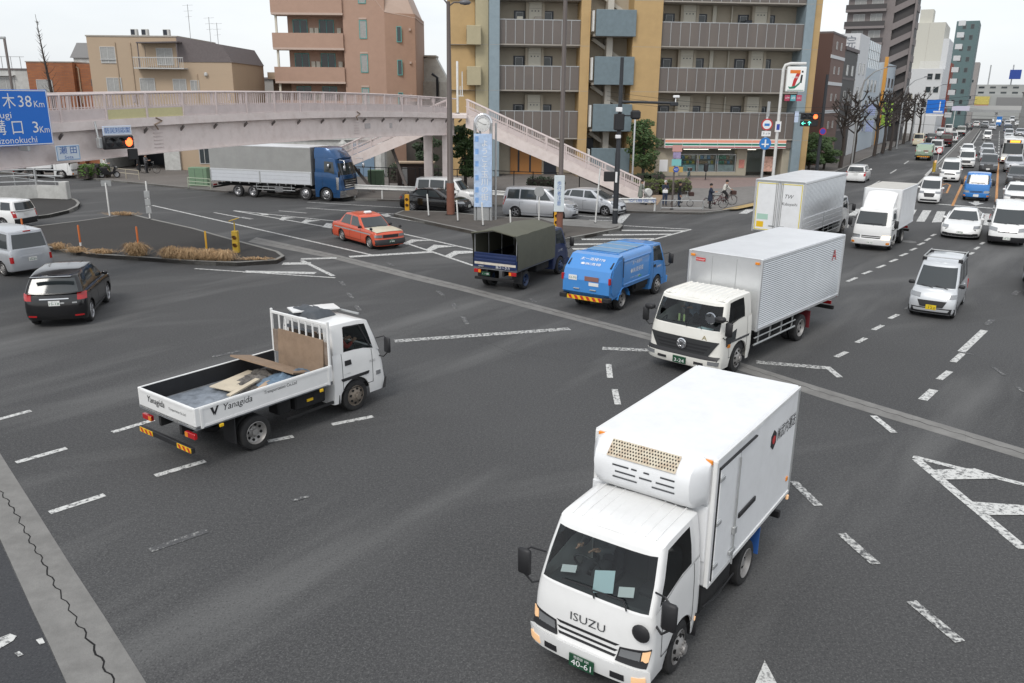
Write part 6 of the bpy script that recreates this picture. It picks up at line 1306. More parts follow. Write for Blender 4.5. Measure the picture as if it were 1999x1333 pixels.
def blinker(label, b_, solar=False, m=None):
    t = thing('warning_beacon', label, 'beacon', (b_[0], b_[1], .16), 0); MB().box(-.14, .14, -.12, .12, 0, 1.02, .02).build('case', m or M_BLINK, t)
    for z in (.72, .36):
        MB().lathe([(.1, 0), (.09, -.02), (.01, -.03)], 14, 'y', (.0, -.12, z)).build('lens', mat('dark_amber', (.12, .05, .01), .3), t); pts = [(.11*math.cos(R(a)), z+.11*math.sin(R(a))) for a in range(0, 181, 20)]; MB().grid([[(p[0], -.12, p[1]) for p in pts], [(p[0], -.22, p[1]) for p in pts]]).build('lens_hood', m or M_BLINK, t)
    if solar: MB().tube([(0, 0, 1.0), (0, 0, 1.45)], .03, 8).build('mast', m or M_BLINK, t); MB().beam((-.2, 0, 1.48), (.2, 0, 1.6), .3, .03).build('solar_panel', m or M_BLINK, t)
blinker('yellow solar-powered warning beacon with two lamps on the dark island', (-12.84, 37.65), True); blinker('orange warning beacon at the left tip of the clock island', (-6.79, 52.69), m=M_YELLOW); blinker('orange warning beacon behind the canopy truck', (2.42, 45.85), m=M_YELLOW)
for i, (b_, h, l) in enumerate((((-23.96, 48.7), 2.0, 'thin white pole with a plate on top behind the dark island'), ((-21.2, 47.83), 2.2, 'white pole with grey plates down its shaft on the dark island corner'))):
    t = post('sign_pole', l, 'pole', b_, h, .045, M_POLEW)
    if i: 
        for z in (1.45, 1.0, .55): MB().box(-.16, .16, -.06, -.04, z-.2, z+.2, .01).build('back_plate', M_STEEL, t)
    else: MB().box(-.3, .3, .05, .07, 1.78, 2.12, .01).build('back_plate', mat('clear_grey_plate', (.3, .31, .31), .4), t)
for i, (b_, h, l) in enumerate((((-5.17, 50.23), 1.35, 'white delineator post nearest the black sedan'), ((-3.25, 48.22), 1.25, 'white delineator post just left of the clock banner'), ((-1.71, 46.53), 1.35, 'white delineator post under the clock banner'), ((-0.14, 46.82), .9, 'short white delineator post beside the silver minivan'), ((4.8, 47.94), 3.2, 'tall white post between the minivan and the silver hatchback'))):
    post('delineator_post', l, 'post', b_, h, .045, M_POLEW, 'white posts on the clock island', lean=R(-3 if i < 4 else 3))
_r = (1.52, 48.54); t = post('round_sign', 'round grey-backed road sign on a white pole beside the minivan', 'road sign', _r, 2.05, .04, M_POLEW); MB().lathe([(.3, -.03), (.3, -.05), (.01, -.052)], 20, 'y', (0, 0, 1.75)).build('sign_disc', M_STEEL, t)
# street lamps
def lamp_pole(label, b_, h, r, m, double=True, stripe_=None):
    t = thing('street_lamp', label, 'street lamp', (b_[0], b_[1], .16)); MB().lathe([(r*1.25, 0), (r*1.2, 2.0), (r, 2.05), (r*.55, h)], 12, 'z').build('pole', m, t, smooth=40)
    MB().lathe([(r*1.32, .0), (r*1.28, 1.95)], 12, 'z').build('lower_sleeve', mat('rust_red_sleeve', (.21, .09, .06), .6, var=.2), t, smooth=40); MB().box(-.3, .3, -.3, .3, 0, .04).build('base_plate', M_UNDER, t)
    for sg, l_, dz in ((-1, .75, .5), (1, .75, -.1)) if double else ((-1, 1.2, .4),):
        MB().tube([(0, 0, h-.6), (sg*.1*l_, 0, h-.2+dz*.2), (sg*.45*l_, 0, h+dz*.45), (sg*l_, 0, h+dz*.5)], .045, 8).build('lamp_arm', m, t, smooth=60)
        MB().lathe([(.02, -.32), (.1, -.25), (.15, 0), (.12, .25), (.03, .36)], 10, 'x', (sg*(l_+.2), 0, h+dz*.5)).build('lamp_head', mat('lamp_head_grey', (.12, .12, .13), .4), t, smooth=60)
    return t
t = lamp_pole('tall brown double-headed street lamp in front of the far end of the footbridge', (-3.88, 51.0), 12.3, .19, M_POLEB)
t = lamp_pole('tall brown street lamp pole carrying a white vertical banner, behind the canopy truck', (2.48, 43.73), 20.5, .13, M_POLEB)
b_ = MB().box(-.35, .2, -.26, -.22, 1.25, 3.15, .02).build('banner_board', mat('banner_white', (.62, .68, .7), .5, var=.1), t); TX('歩\n行\n者\n注\n意', .26, M_INKB, b_, (-.08, -.265, 2.2), (1, 0, 0), (0, 0, 1), .22)
# clock tower
_c = (-1.79, 48.73)
t = thing('clock_tower', 'steel clock tower with a pale blue vertical banner on the traffic island', 'clock', (_c[0], _c[1], .16), 0)
H1 = 5.6
for x in (-.5, .5): MB().tube([(x*.92, 0, 0), (x*.92, 0, H1)], .09, 10).build('column', M_STEEL, t, smooth=60)
for yy in (0, .35):
    arc = [(.46*math.cos(R(a)), yy, H1+.46*math.sin(R(a))) for a in range(0, 181, 15)]; MB().tube(arc, .09, 10, True).build('arch', M_CHROME if yy == 0 else M_STEEL, t, smooth=60)
for x in (-.46, .46): MB().tube([(x+.28, .35, 0), (x+.28, .35, H1)], .06, 8).build('rear_column', M_STEEL, t, smooth=60)
MB().lathe([(.40, .0), (.40, -.08), (.36, -.1), (.005, -.1)], 28, 'y', (0, -.02, H1-.06)).build('clock_face', mat('clock_white', (.72, .72, .7), .4), t, smooth=40)
ck = MB().lathe([(.41, -.06), (.43, -.13), (.37, -.13), (.37, -.06)], 28, 'y', (0, -.02, H1-.06), cap0=False, cap1=False).build('clock_rim', M_CHROME, t, smooth=40)
for i in range(12):
    a = R(30*i); MB().beam((.31*math.sin(a), -.126, H1-.06+.31*math.cos(a)), (.35*math.sin(a), -.126, H1-.06+.35*math.cos(a)), .01, .03, (0, 1, 0)).build('hour_mark', M_INK, t)
for a, l_, w in ((R(-62), .3, .025), (R(95), .2, .035)): MB().beam((0, -.13, H1-.06), (l_*math.sin(a), -.13, H1-.06+l_*math.cos(a)), .01, w, (0, 1, 0)).build('clock_hand', M_INK, t)
M_BAN = mat('banner_pale_blue', (.45, .58, .78), .55, var=.25, vs=3); bn = MB().box(-.52, .52, -.16, -.1, .8, 5.0, .01).build('banner', M_BAN, t)
MB().box(-.36, .36, -.1, .06, 0, .85, .02).build('plinth', M_STEEL, t)
TX('よ\nう\nこ\nそ\n玉\n川\nの\n街', .44, M_INKW, bn, (.1, -.165, 2.9), (1, 0, 0), (0, 0, 1), .42)
for z in (4.7, 4.0, 3.3, 2.5, 1.8, 1.2): MB().box(-.45, -.25, -.1635, -.1605, z-.15, z+.16).build('banner_patch', mat('banner_patch_blue', (.22, .4, .72), .6, var=.3, vs=6), bn)
# white mast beside the stair head
t = post('antenna_mast', 'slim white mast with a small side bracket rising behind the stair head', 'mast', (-4.1, 61.6), 3.6, .08, M_POLEW, z0=6.0); MB().box(-.0, .45, -.03, .03, 1.2, 1.26).build('bracket', M_POLEW, t); MB().tube([(.35, 0, 1.2), (.35, 0, 2.9)], .04, 6).build('side_rod', M_POLEW, t); MB().tube([(.2, 0, 1.2), (.2, 0, 1.9)], .03, 6).build('side_rod', M_POLEW, t)
# black signal pole with horizontal arm
_p = (5.93, 47.81); t = thing('signal_pole', 'tall black signal pole with a long arm at the clock island tip', 'pole', (_p[0], _p[1], .16))
MB().lathe([(.16, 0), (.15, 4.0), (.13, 4.1), (.1, 9.2)], 12, 'z').build('pole', M_POLEK, t, smooth=40); MB().tube([(0, 0, 6.85), (3.05, -.2, 6.8)], .07, 8).build('arm', M_POLEK, t, smooth=60); MB().box(2.75, 3.2, -.3, -.1, 6.65, 6.85, .03).build('arm_end_box', M_POLEK, t)
MB().tube([(3.05, -.2, 6.85), (3.05, -.2, 7.1)], .03, 6).build('camera_stem', M_INKW, t); MB().box(2.9, 3.25, -.3, -.15, 7.08, 7.22, .03).build('camera', M_INKW, t)
MB().box(-.25, .1, -.35, -.1, 6.3, 6.55, .03).build('camera', M_INKW, t); MB().box(.6, 1.15, -.3, .1, 5.9, 6.4, .1).build('side_signal', M_BLACK, t); MB().tube([(0, 0, 6.1), (.6, -.1, 6.1)], .04, 6).build('signal_bracket', M_POLEK, t); MB().box(-.3, .25, -.3, .25, 5.3, 6.2, .05).build('cable_box', M_BLACK, t); MB().box(-.2, .1, -.2, .0, 4.85, 5.05, .03).build('lamp', M_INKW, t)
MB().box(-.75, -.1, -.2, .1, 2.45, 3.0, .03).build('pedestrian_signal', M_BLACK, t); MB().box(-.12, .0, -.25, -.2, 2.4, 3.0, .01).build('signal_plate', M_INKW, t); MB().tube([(0, 0, .8), (0, 0, .9)], .17, 10).build('band', M_STEEL, t)
# guard rails and fences
def guard(label, pts, h=.75, group=None, m=None, text_=None, name='guard_rail', z0=.14):
    t = thing(name, label, 'guard rail', (pts[0][0], pts[0][1], z0), 0, group); o = Vector(pts[0])
    for i in range(len(pts)-1):
        a, b_ = Vector(pts[i])-o, Vector(pts[i+1])-o; d = (b_-a).normalized(); n = Vector((d.y, -d.x)); rows = []
        for dz, out in ((-.17, .0), (-.12, .05), (-.06, .0), (.0, .0), (.06, .0), (.12, .05), (.17, .0)): rows.append([(a.x+n.x*out, a.y+n.y*out, h-.17+dz), (b_.x+n.x*out, b_.y+n.y*out, h-.17+dz)])
        MB().grid(rows).build('rail_beam', m or M_POLEW, t, smooth=20)
        k = max(1, round((b_-a).length/2.5))
        for j in range(k+1):
            p = a.lerp(b_, j/k); MB().lathe([(.06, 0), (.06, h)], 8, 'z', (p.x-n.x*.08, p.y-n.y*.08, 0)).build('rail_post', m or M_POLEW, t)
    return t
guard('white corrugated guard rail along the pavement behind the parked cars', [(-11.43, 59.38), (-7.34, 58.49), (-2.37, 56.86), (-0.07, 55.93)], .95)
t = guard('short white guard rail with blue lettering at the stair foot', [(3.98, 54.26), (6.67, 53.57), (9.24, 53.76)], .85)
_a, _b2 = Vector((6.67, 53.57)), Vector((9.24, 53.76)); _d = (_b2-_a).normalized(); TX('交通安全', .22, M_INKB, t, (1.7+_a.x-3.98, _a.y-54.26-.1, .68), (_d.x, _d.y, 0), (0, 0, 1), 1.9)
def pipe_fence(label, pts, h, rails, m, z0=.14, name='pipe_fence', post_w=.03, step=2.0, cat='fence'):
    t = thing(name, label, cat, (pts[0][0], pts[0][1], z0)); o = Vector(pts[0]); P3 = [Vector(p)-o for p in pts]
    for a, b_ in zip(P3, P3[1:]):
        for z in rails: MB().tube([(a.x, a.y, z), (b_.x, b_.y, z)], post_w, 6).build('rail', m, t, smooth=60)
        k = max(1, round((b_-a).length/step))
        for j in range(k+1): p = a.lerp(b_, j/k); MB().tube([(p.x, p.y, 0), (p.x, p.y, h)], post_w*1.2, 6).build('post', m, t, smooth=60)
    return t
pipe_fence('low grey pipe barrier by the waiting pedestrians', [(9.77, 54.56), (12.55, 54.51)], .62, (.6, .12), M_STEEL)
pipe_fence('pale pipe barrier on the pavement in front of the scooter', [(-36.55, 73.75), (-31.77, 70.51)], .8, (.78, .45), mat('tan_pipe', (.4, .36, .28), .6))
pipe_fence('pale green pipe barrier beside the green cabinets at the left pavement', [(-25.49, 64.98), (-23.34, 63.89)], .8, (.78, .5, .25), mat('green_pipe', (.35, .4, .3), .6))
# island with the white wall and rails at far left
M_WALL = mat('whitewashed_concrete', (.5, .5, .48), .8, var=.15, vs=2, dirt=.4, ds=3, dcol=(.2, .19, .17))
_wl = [(-36.37, 55.08), (-34.82, 55.92), (-32.84, 57.1), (-32.8, 57.17)]; t = thing('parapet_wall', 'low whitewashed concrete parapet with metal rails on the far left island', 'wall', (_wl[0][0], _wl[0][1], .18)); o = Vector(_wl[0])
_we = (-30.74, 56.69); pts = [Vector(p)-o for p in (_wl[0], _wl[1], _wl[2], _we)]
for a, b_ in zip(pts, pts[1:]):
    k = max(1, round((b_-a).length/1.8))
    for j in range(k): MB().beam((*a.lerp(b_, j/k), .45), (*a.lerp(b_, (j+.985)/k), .45), .22, .9).build('wall_panel', M_WALL, t)
    for z in (1.15, 1.55, 1.95): MB().tube([(a.x, a.y, z), (b_.x, b_.y, z)], .05, 8).build('rail', M_STEEL, t, smooth=60)
    for j in range(k+1):
        if j % 2 == 0: p = a.lerp(b_, j/k); MB().box(p.x-.06, p.x+.06, p.y-.1, p.y+.1, .85, 2.05, .02).build('rail_post', M_STEEL, t)
b2 = Vector(_we)-o; MB().box(b2.x-.25, b2.x+.25, b2.y-.25, b2.y+.25, 0, 1.2, .03).build('end_pillar', M_WALL, t)
_w2 = [(-45.09, 68.74), (-41.49, 67.0), (-37.66, 64.61), (-34.45, 62.35)]
pipe_fence('second pipe railing sloping behind the white parapet at far left', _w2, 1.1, (1.08, .7), M_STEEL, 0, step=3)
structure(MB().prism([(-41.99, 62.62), (-40.29, 64.95), (-37.01, 63.41), (-33.48, 60.65), (-34.66, 59.27), (-36.06, 57.93), (-38.25, 56.87)], .0, .02).build('slip_road', mat('pale_road', (.2, .205, .215), .9, var=.1)))
# ---------------------------------------------------------------- buildings
def bx(t, name, m, x0, x1, y0, y1, z0, z1, c=0): return MB().box(x0, x1, y0, y1, z0, z1, c).build(name, m, t)
M_PANE = mat('window_pane', (.045, .055, .06), .06, spec=.6); M_FRAME = mat('window_frame', (.5, .5, .49), .5); M_TEALF = mat('teal_frame', (.1, .38, .36), .5); M_CURT = mat('curtained_pane', (.33, .33, .32), .25, var=.2, vs=6)
WC = {}
def win(t, u, z, w, h, pl, face='y', fm=None, pm=None, mull=1, name='window'):
    """a framed window centred at u, z on the wall plane y = pl (facing -y) or x = pl (facing -x)"""
    fm = fm or M_FRAME; pm = pm or M_PANE; key = (round(w, 3), round(h, 3), face, fm.name, pm.name, mull)
    if key not in WC:
        f = MB(); e = .06; d = .05
        for b in ((-w/2, w/2, h/2-e, h/2), (-w/2, w/2, -h/2, -h/2+e), (-w/2, -w/2+e, -h/2+e, h/2-e), (w/2-e, w/2, -h/2+e, h/2-e)): f.box(b[0], b[1], -d, .02, b[2], b[3])
        for i in range(1, mull+1): x = -w/2+w*i/(mull+1); f.box(x-.025, x+.025, -d*.8, .02, -h/2+e, h/2-e)
        p = MB().box(-w/2+.03, w/2-.03, -.015, .02, -h/2+.03, h/2-.03)
        WC[key] = (f.mesh('window', fm), p.mesh('pane', pm))
    f, p = WC[key]; loc, rot = ((u, pl, z), (0, 0, 0)) if face == 'y' else ((pl, u, z), (0, 0, -math.pi/2))
    o = inst(f, name, t, loc, rot); inst(p, 'pane', o); return o
# --- the ochre apartment block with the corner shop
M_OCH = mat('ochre_tile', (.48, .325, .15), .6, var=.07, vs=1.0, dirt=.15, ds=1.5, dcol=(.25, .16, .07)); M_BGE = mat('beige_tile', (.42, .37, .24), .65, var=.06); M_BLT = mat('grey_blue_tile', (.25, .315, .35), .55, var=.08, dirt=.2, ds=2, dcol=(.12, .17, .2))
M_RECW = mat('corridor_wall', (.42, .37, .29), .75, var=.05); M_SLAB = mat('slab_concrete', (.36, .33, .29), .8, var=.1); M_DOORN = mat('navy_door', (.02, .025, .035), .4); M_METER = mat('meter_box_white', (.6, .57, .48), .6, var=.04)
def smoked():
    m = bpy.data.materials.new('smoked_panel'); m.use_nodes = True; n = m.node_tree.nodes; l = m.node_tree.links; b = n['Principled BSDF']; b.inputs['Base Color'].default_value = (.2, .175, .16, 1); b.inputs['Roughness'].default_value = .25
    tr = n.new('ShaderNodeBsdfTransparent'); tr.inputs['Color'].default_value = (.75, .68, .64, 1); mx_ = n.new('ShaderNodeMixShader'); mx_.inputs[0].default_value = .3
    l.new(b.outputs[0], mx_.inputs[1]); l.new(tr.outputs[0], mx_.inputs[2]); l.new(mx_.outputs[0], n['Material Output'].inputs['Surface']); return m
M_SMOKE = smoked()
AP = thing('apartment_block', 'ochre, beige and blue-grey apartment block with smoked balcony panels above a corner shop', 'building', (14.4, 78.6, .14), 5)
TOP = 19.6; FL = [3.35, 7.6, 11.45, 15.3]; PAR = [(3.5, 5.84), (7.7, 9.72), (11.6, 13.6), (15.4, 17.3)]
bx(AP, 'main_wall', M_RECW, -15.9, 12.2, 2.0, 15, 3.4, TOP); bx(AP, 'main_wall', M_RECW, -15.9, -.5, 2.2, 15, 0, 3.4)
bx(AP, 'side_wing', M_OCH, -20.3, -17.98, .3, 14, 0, TOP, .02); bx(AP, 'side_wing', M_BGE, -17.96, -16.8, .0, 14, 0, TOP, .02)
for x0, x1, m, y in ((-16.78, -15.85, M_BLT, -.5), (-8.6, -7.75, M_OCH, -.2), (-3.92, -1.3, M_OCH, -.35), (11.9, 12.75, M_BLT, -.2), (12.77, 13.5, M_OCH, .1)): 
    p = bx(AP, 'pillar', m, x0, x1, y, 14.5 if x0 > 11 or x0 < -15 else 2.2, 0, TOP, .02)
    for z in FL: bx(p, 'joint', M_SLAB, x0+.02, x1-.02, y-.004, y+.01, z-.015, z+.015)
for z in FL: bx(AP, 'side_joint', M_SLAB, -20.28, -16.82, -.004, .3, z-.015, z+.015)
for z in (8.9, 12.3): 
    b = bx(AP, 'vent_box', M_BGE, -18.75, -17.5, -.75, .0, z-.9, z+.7, .03); bx(b, 'vent_louvre', M_DOORN, -18.76, -18.74, -.6, -.2, z-.6, z+.4)
for x0, x1, n in ((-16.1, -8.6, 9), (-1.3, 12.0, 15)):
    for k, (zb, zt) in enumerate(PAR):
        bx(AP, 'floor_slab', M_SLAB, x0, x1, .06, 2.05, FL[k], FL[k]+.22)
        if k < 3: bx(AP, 'ceiling', M_SLAB, x0, x1, .3, 2.0, FL[k+1]-.1, FL[k+1]-.003)
        w = (x1-x0)/n
        for i in range(n):
            xa = x0+i*w; bx(AP, 'balcony_panel', M_SMOKE, xa+.03, xa+w-.03, -.03, .0, zb, zt-.05); bx(AP, 'balcony_post', M_STEEL, xa-.025, xa+.025, -.045, .03, zb-.05, zt)
        bx(AP, 'balcony_rail', M_STEEL, x0, x1, -.05, .05, zt-.05, zt+.03, .01); bx(AP, 'balcony_sill', M_SLAB, x0, x1, -.06, .06, zb-.14, zb-.03)
def flat_front(px, kind, z):
    if kind == 'd':
        d = bx(AP, 'door', M_DOORN, px-.5, px+.5, 1.93, 2.0, z+.22, z+3.05); bx(d, 'door_frame', M_PANE, px-.3, px+.3, 1.915, 1.94, z+2.2, z+2.9)
        for b in ((px-.33, px+.33, z+2.9, z+2.93), (px-.33, px-.3, z+2.2, z+2.9), (px+.3, px+.33, z+2.2, z+2.9)): bx(d, 'pane_trim', M_STEEL, b[0], b[1], 1.905, 1.93, b[2], b[3])
    elif kind == 'm':
        d = bx(AP, 'meter_cupboard', M_METER, px-.58, px+.58, 1.5, 2.0, z+.22, z+3.9)
        bx(d, 'cupboard_side', M_RECW, px-.85, px-.6, 1.45, 2.0, z+.22, z+3.9); bx(d, 'cupboard_side', M_RECW, px+.6, px+.85, 1.45, 2.0, z+.22, z+3.9); bx(d, 'panel_joint', M_SLAB, px-.56, px+.56, 1.49, 1.51, z+3.2, z+3.23)
        for q in (-.3, 0, .3): bx(d, 'vent', M_DOORN, px+q-.05, px+q+.05, 1.49, 1.51, z+2.95, z+3.05)
    else: bx(AP, 'pipe', M_METER, px-kind, px+kind, 1.75, 1.95, z+.2, z+3.9)
for z in FL:
    for px, k in ((1017, 'd'), (1047, 'm'), (1073, 'd')): flat_front(-12.37+(px-1050)*.0463, k, z)
    for px, k in ((1312, 'd'), (1349, 'm'), (1375, 'd'), (1399, .17), (1433, .05), (1457, 'd'), (1488, 'm'), (1509, 'd')): flat_front(5.09+(px-1420)*.0481, k, z)
random.seed(5)
for k in range(26):
    z = random.choice(FL); x = random.choice([random.uniform(-15, -9.2), random.uniform(-.6, 11)]); w = random.uniform(.25, .5); bx(AP, 'corridor_item', random.choice([M_METER, M_FRAME, M_DOORN, M_BLT, M_SLAB]), x-w, x+w, 1.2, 1.45, z+.25, z+random.uniform(.8, 2.6), .02)
# open stair between the ochre pillars
bx(AP, 'stair_back_wall', M_BGE, -7.75, -3.9, 2.2, 2.4, 0, TOP)
for zb, zt in ((12.27, 14.49), (8.16, 10.58), (4.09, 6.5), (-.1, 2.6)):
    bx(AP, 'stair_parapet', mat('slate_blue_tile', (.16, .21, .235), .55, var=.12, dirt=.3, ds=2, dcol=(.09, .12, .13)), -7.35, -3.75, -.75, -.5, zb, zt, .03); bx(AP, 'stair_landing', M_SLAB, -7.5, -3.8, -.5, 2.2, zb, zb+.2); bx(AP, 'stair_rail', M_POLEW, -7.65, -7.5, -.7, .6, zb+.4, zt-.1)
    bx(AP, 'stair_core', mat('stair_white', (.52, .49, .43), .7), -6.1, -5.55, .5, 2.2, zb+2.0, zb+4.2); MB().beam((-7.3, 1.6, zb+4.0), (-4.2, 1.6, zb+2.0), .9, .3).build('stair_flight', mat('stair_white', (.52, .49, .43), .7), AP); bx(AP, 'stair_door', M_DOORN, -7.55, -6.7, 2.12, 2.2, zb+2.2, zb+4.0)
bx(AP, 'roof', M_SLAB, -20.3, 13.5, .2, 15, TOP, TOP+.3)
# the corner shop on the ground floor
M_CREAM = mat('shop_wall', (.4, .36, .28), .7, var=.06); M_SHOPIN = mat('shop_interior', (.45, .45, .42), .8)
bx(AP, 'ground_wall', mat('brown_spandrel', (.16, .135, .12), .7), -1.28, 11.88, .1, 2.0, 2.62, 3.34)
bx(AP, 'shop_back_wall', M_SHOPIN, -.4, 11.8, 5.0, 5.2, 0, 2.7); bx(AP, 'shop_ceiling', M_SHOPIN, -.4, 11.8, 1.0, 5.0, 2.45, 2.6); bx(AP, 'shop_side_wall', M_CREAM, -1.28, 1.3, .5, 5, 0, 2.6); bx(AP, 'shop_side_wall', M_CREAM, 7.0, 8.0, .9, 1.5, 0, 2.6); bx(AP, 'shop_side_wall', M_CREAM, 11.2, 11.9, .3, 5, 0, 2.6); bx(AP, 'shop_dado', M_CREAM, 1.3, 7.0, .92, 1.1, 0, .33)
for i in range(7):
    x0, x1 = -.35+i*1.66, -.35+(i+1)*1.66-.03
    f = bx(AP, 'fascia_panel', mat('fascia_white', (.72, .71, .68), .4, emit=(1, .98, .95), es=.12), x0, x1, -.25, .1, 2.62, 3.4)
    for z0, z1, m in ((3.12, 3.36, mat('stripe_orange', (.62, .26, .18), .4, emit=(.8, .3, .2), es=.15)), (2.86, 3.04, mat('stripe_green', (.02, .2, .14), .4)), (2.66, 2.77, mat('stripe_red', (.38, .03, .05), .4))): bx(f, 'colour_band', m, x0, x1, -.256, -.24, z0, z1)
for i, x in enumerate((1.4, 3.25, 5.15)):
    o = win(AP, x+.9, 1.17, 1.78, 1.66, .98, 'y', M_STEEL, M_CLEAR2, 0, 'shop_window')
    for z, hh, cs in ((1.5, .3, 5), (1.05, .28, 6)):
        for j in range(cs):
            xx = x+.1+j*1.65/cs; cc = random.choice([(.5, .1, .12), (.55, .45, .1), (.15, .3, .5), (.5, .5, .48), (.1, .3, .2), (.45, .3, .2)]); bx(AP, 'shop_goods', mat('goods_%d%d%d' % tuple(int(q*100) for q in cc), cc, .6, var=.3, vs=8), xx, xx+1.45/cs, 1.6, 1.9, z, z+hh)
    bx(AP, 'poster', mat('poster_%d' % i, ((.4, .62, .66), (.55, .6, .64), (.62, .66, .68))[i], .5, var=.25, vs=2.5), x+.12, x+1.65, 1.03, 1.05, .4, 1.0)
for x in (2.0, 3.2, 5.4, 7.9): bx(AP, 'ceiling_lamp', mat('tube_light', (1, .97, .85), .5, emit=(1, .95, .8), es=2.5), x, x+1.2, 1.6, 1.75, 2.38, 2.44)
bx(AP, 'shop_poster', mat('poster_red', (.5, .2, .16), .5, var=.4, vs=4), 7.25, 7.8, .88, .9, .7, 1.5); bx(AP, 'automatic_door', M_CLEAR2, 8.1, 9.6, 1.2, 1.24, .05, 2.4); bx(AP, 'shop_poster', mat('poster_peach', (.6, .36, .28), .5, var=.5, vs=5), 9.7, 10.6, .86, .9, .4, 1.8); bx(AP, 'wall_notice', M_INKW, -.6, .2, .47, .5, .4, 1.5)
bx(AP, 'entrance_wall', mat('orange_door_wall', (.38, .17, .05), .6), -14.6, -11.6, 2.05, 2.2, 0, 3.0); bx(AP, 'entrance_door', M_DOORN, -11.4, -10.2, 2.1, 2.2, 0, 2.6)
for x in (-13.9, -12.8): bx(AP, 'door_gap', M_DOORN, x, x+.16, 2.02, 2.06, .2, 2.8)
# --- buildings on the left
M_BEIGE = mat('beige_render', (.43, .33, .235), .8, var=.05, vs=1, dirt=.12, ds=1, dcol=(.28, .2, .13)); M_SLATE = mat('slate_roof', (.14, .12, .12), .7, var=.15, vs=6)
HB = thing('beige_house', 'beige three-storey house with a dark sloping roof end and a small balcony', 'house', (-39.4, 80, .14), 0)
bx(HB, 'wall', M_BEIGE, 0, 8.4, 0, 10, 2.4, 12.0, .03); bx(HB, 'wall', M_BEIGE, 8.38, 13.2, .0, 10, 2.6, 9.9, .03); bx(HB, 'wall', M_BEIGE, 7.4, 13.1, .2, 10, 0, 2.6); bx(HB, 'garage_back', M_DOORN, .2, 7.4, 6, 6.2, 0, 2.4); bx(HB, 'garage_wall', M_WALL, 6.0, 7.5, -.05, 6, 0, 2.5); bx(HB, 'garage_wall', M_WALL, -.2, .4, 0, 6, 0, 2.4)
MB().add([(8.3, -.05, 11.9), (13.3, -.05, 9.85), (13.3, 10, 9.85), (8.3, 10, 11.9), (8.3, -.05, 9.85), (8.3, 10, 9.85), (12.4, -.05, 11.4), (12.4, 10, 11.4), (8.3, -.05, 12.05), (8.3, 10, 12.05)], [(8, 6, 1, 4), (9, 7, 6, 8), (6, 7, 2, 1), (5, 2, 7, 9)]).build('roof_slope', M_SLATE, HB)
rf = bx(HB, 'flat_roof', M_SLAB, -.05, 8.45, -.05, 10, 12.0, 12.12)
for x in (4.0, 5.0, 7.0): ac = bx(HB, 'air_conditioner', mat('ac_white', (.5, .5, .48), .5), x-.3, x+.3, 1, 1.4, 12.15, 12.75, .03); bx(ac, 'fan_grille', M_DOORN, x-.25, x+.1, .98, 1.01, 12.25, 12.7)
for x, z, w, h in ((1.85, 10.4, 1.4, 1.45), (2.1, 7.75, 1.4, 1.3), (5.2, 7.75, 1.4, 1.3), (8.2, 7.75, 1.25, 1.2), (9.6, 7.75, .8, 1.0)): win(HB, x, z, w, h, -.02, 'y', M_FRAME, M_CURT)
bx(HB, 'sill', M_FRAME, 1.1, 2.6, -.12, .0, 9.98, 10.04); bl = bx(HB, 'balcony_floor', M_FRAME, 4.5, 9.1, -1.0, .02, 9.2, 9.3); bx(HB, 'balcony_recess', M_DOORN, 5.3, 8.3, -.03, .01, 9.4, 11.2); win(HB, 7.1, 10.3, 1.5, 1.5, -.06, 'y', M_FRAME, M_CURT)
bx(HB, 'balcony_back', M_BEIGE, 5.35, 8.25, -.05, -.02, 9.4, 11.2); MB().beam((5.0, -.5, 11.45), (8.8, -.5, 11.55), 1.2, .1).build('awning', M_SLATE, HB)
for i in range(24): bx(HB, 'balcony_bar', M_FRAME, 4.55+i*.195, 4.58+i*.195, -.98, -.95, 9.3, 10.15)
bx(HB, 'balcony_rail', M_FRAME, 4.5, 9.1, -1.0, -.93, 10.15, 10.22)
for x in (5.05, 8.6): bx(HB, 'awning_post', M_SLATE, x-.04, x+.04, -.95, -.87, 9.3, 11.5)
for x in (2.6, 4.0, 9.9): MB().tube([(x, -.05, 5.5), (x, -.05, 11.5 if x < 5 else 8.8)], .05, 6).build('downpipe', M_BEIGE, HB)
win(HB, 9.8, 1.4, 1.0, 1.6, .19, 'y', M_FRAME); bx(HB, 'vent_cowl', M_FRAME, 10.6, 10.9, -.25, 0, 8.6, 8.95, .08)
for x, h in ((8.5, 2.9), (10.4, 1.8), (11.1, 1.3)):
    q = MB().tube([(x, 3, 11.5), (x, 3, 12.2+h)], .03, 5)
    for k in range(3): q.tube([(x-.5+.1*k, 3, 12.1+h-k*.5), (x+.5-.1*k, 3, 12.15+h-k*.5)], .015, 4)
    q.build('tv_aerial', M_STEEL, HB)
M_BRICK = mat('orange_brick', (.33, .12, .05), .8, var=.15, vs=5)
def bricktex(m):
    n = m.node_tree.nodes; l = m.node_tree.links; t = n.new('ShaderNodeTexCoord'); b = n.new('ShaderNodeTexBrick'); b.inputs['Scale'].default_value = 1.0; b.inputs['Brick Width'].default_value = .5; b.inputs['Row Height'].default_value = .16; b.inputs['Mortar Size'].default_value = .015
    b.inputs['Color1'].default_value = (.36, .13, .05, 1); b.inputs['Color2'].default_value = (.28, .1, .045, 1); b.inputs['Mortar'].default_value = (.2, .12, .08, 1); mp_ = n.new('ShaderNodeMapping'); mp_.inputs['Rotation'].default_value = (R(90), 0, 0); l.new(t.outputs['Object'], mp_.inputs['Vector']); l.new(mp_.outputs['Vector'], b.inputs['Vector']); l.new(b.outputs['Color'], n['Principled BSDF'].inputs['Base Color'])
bricktex(M_BRICK)
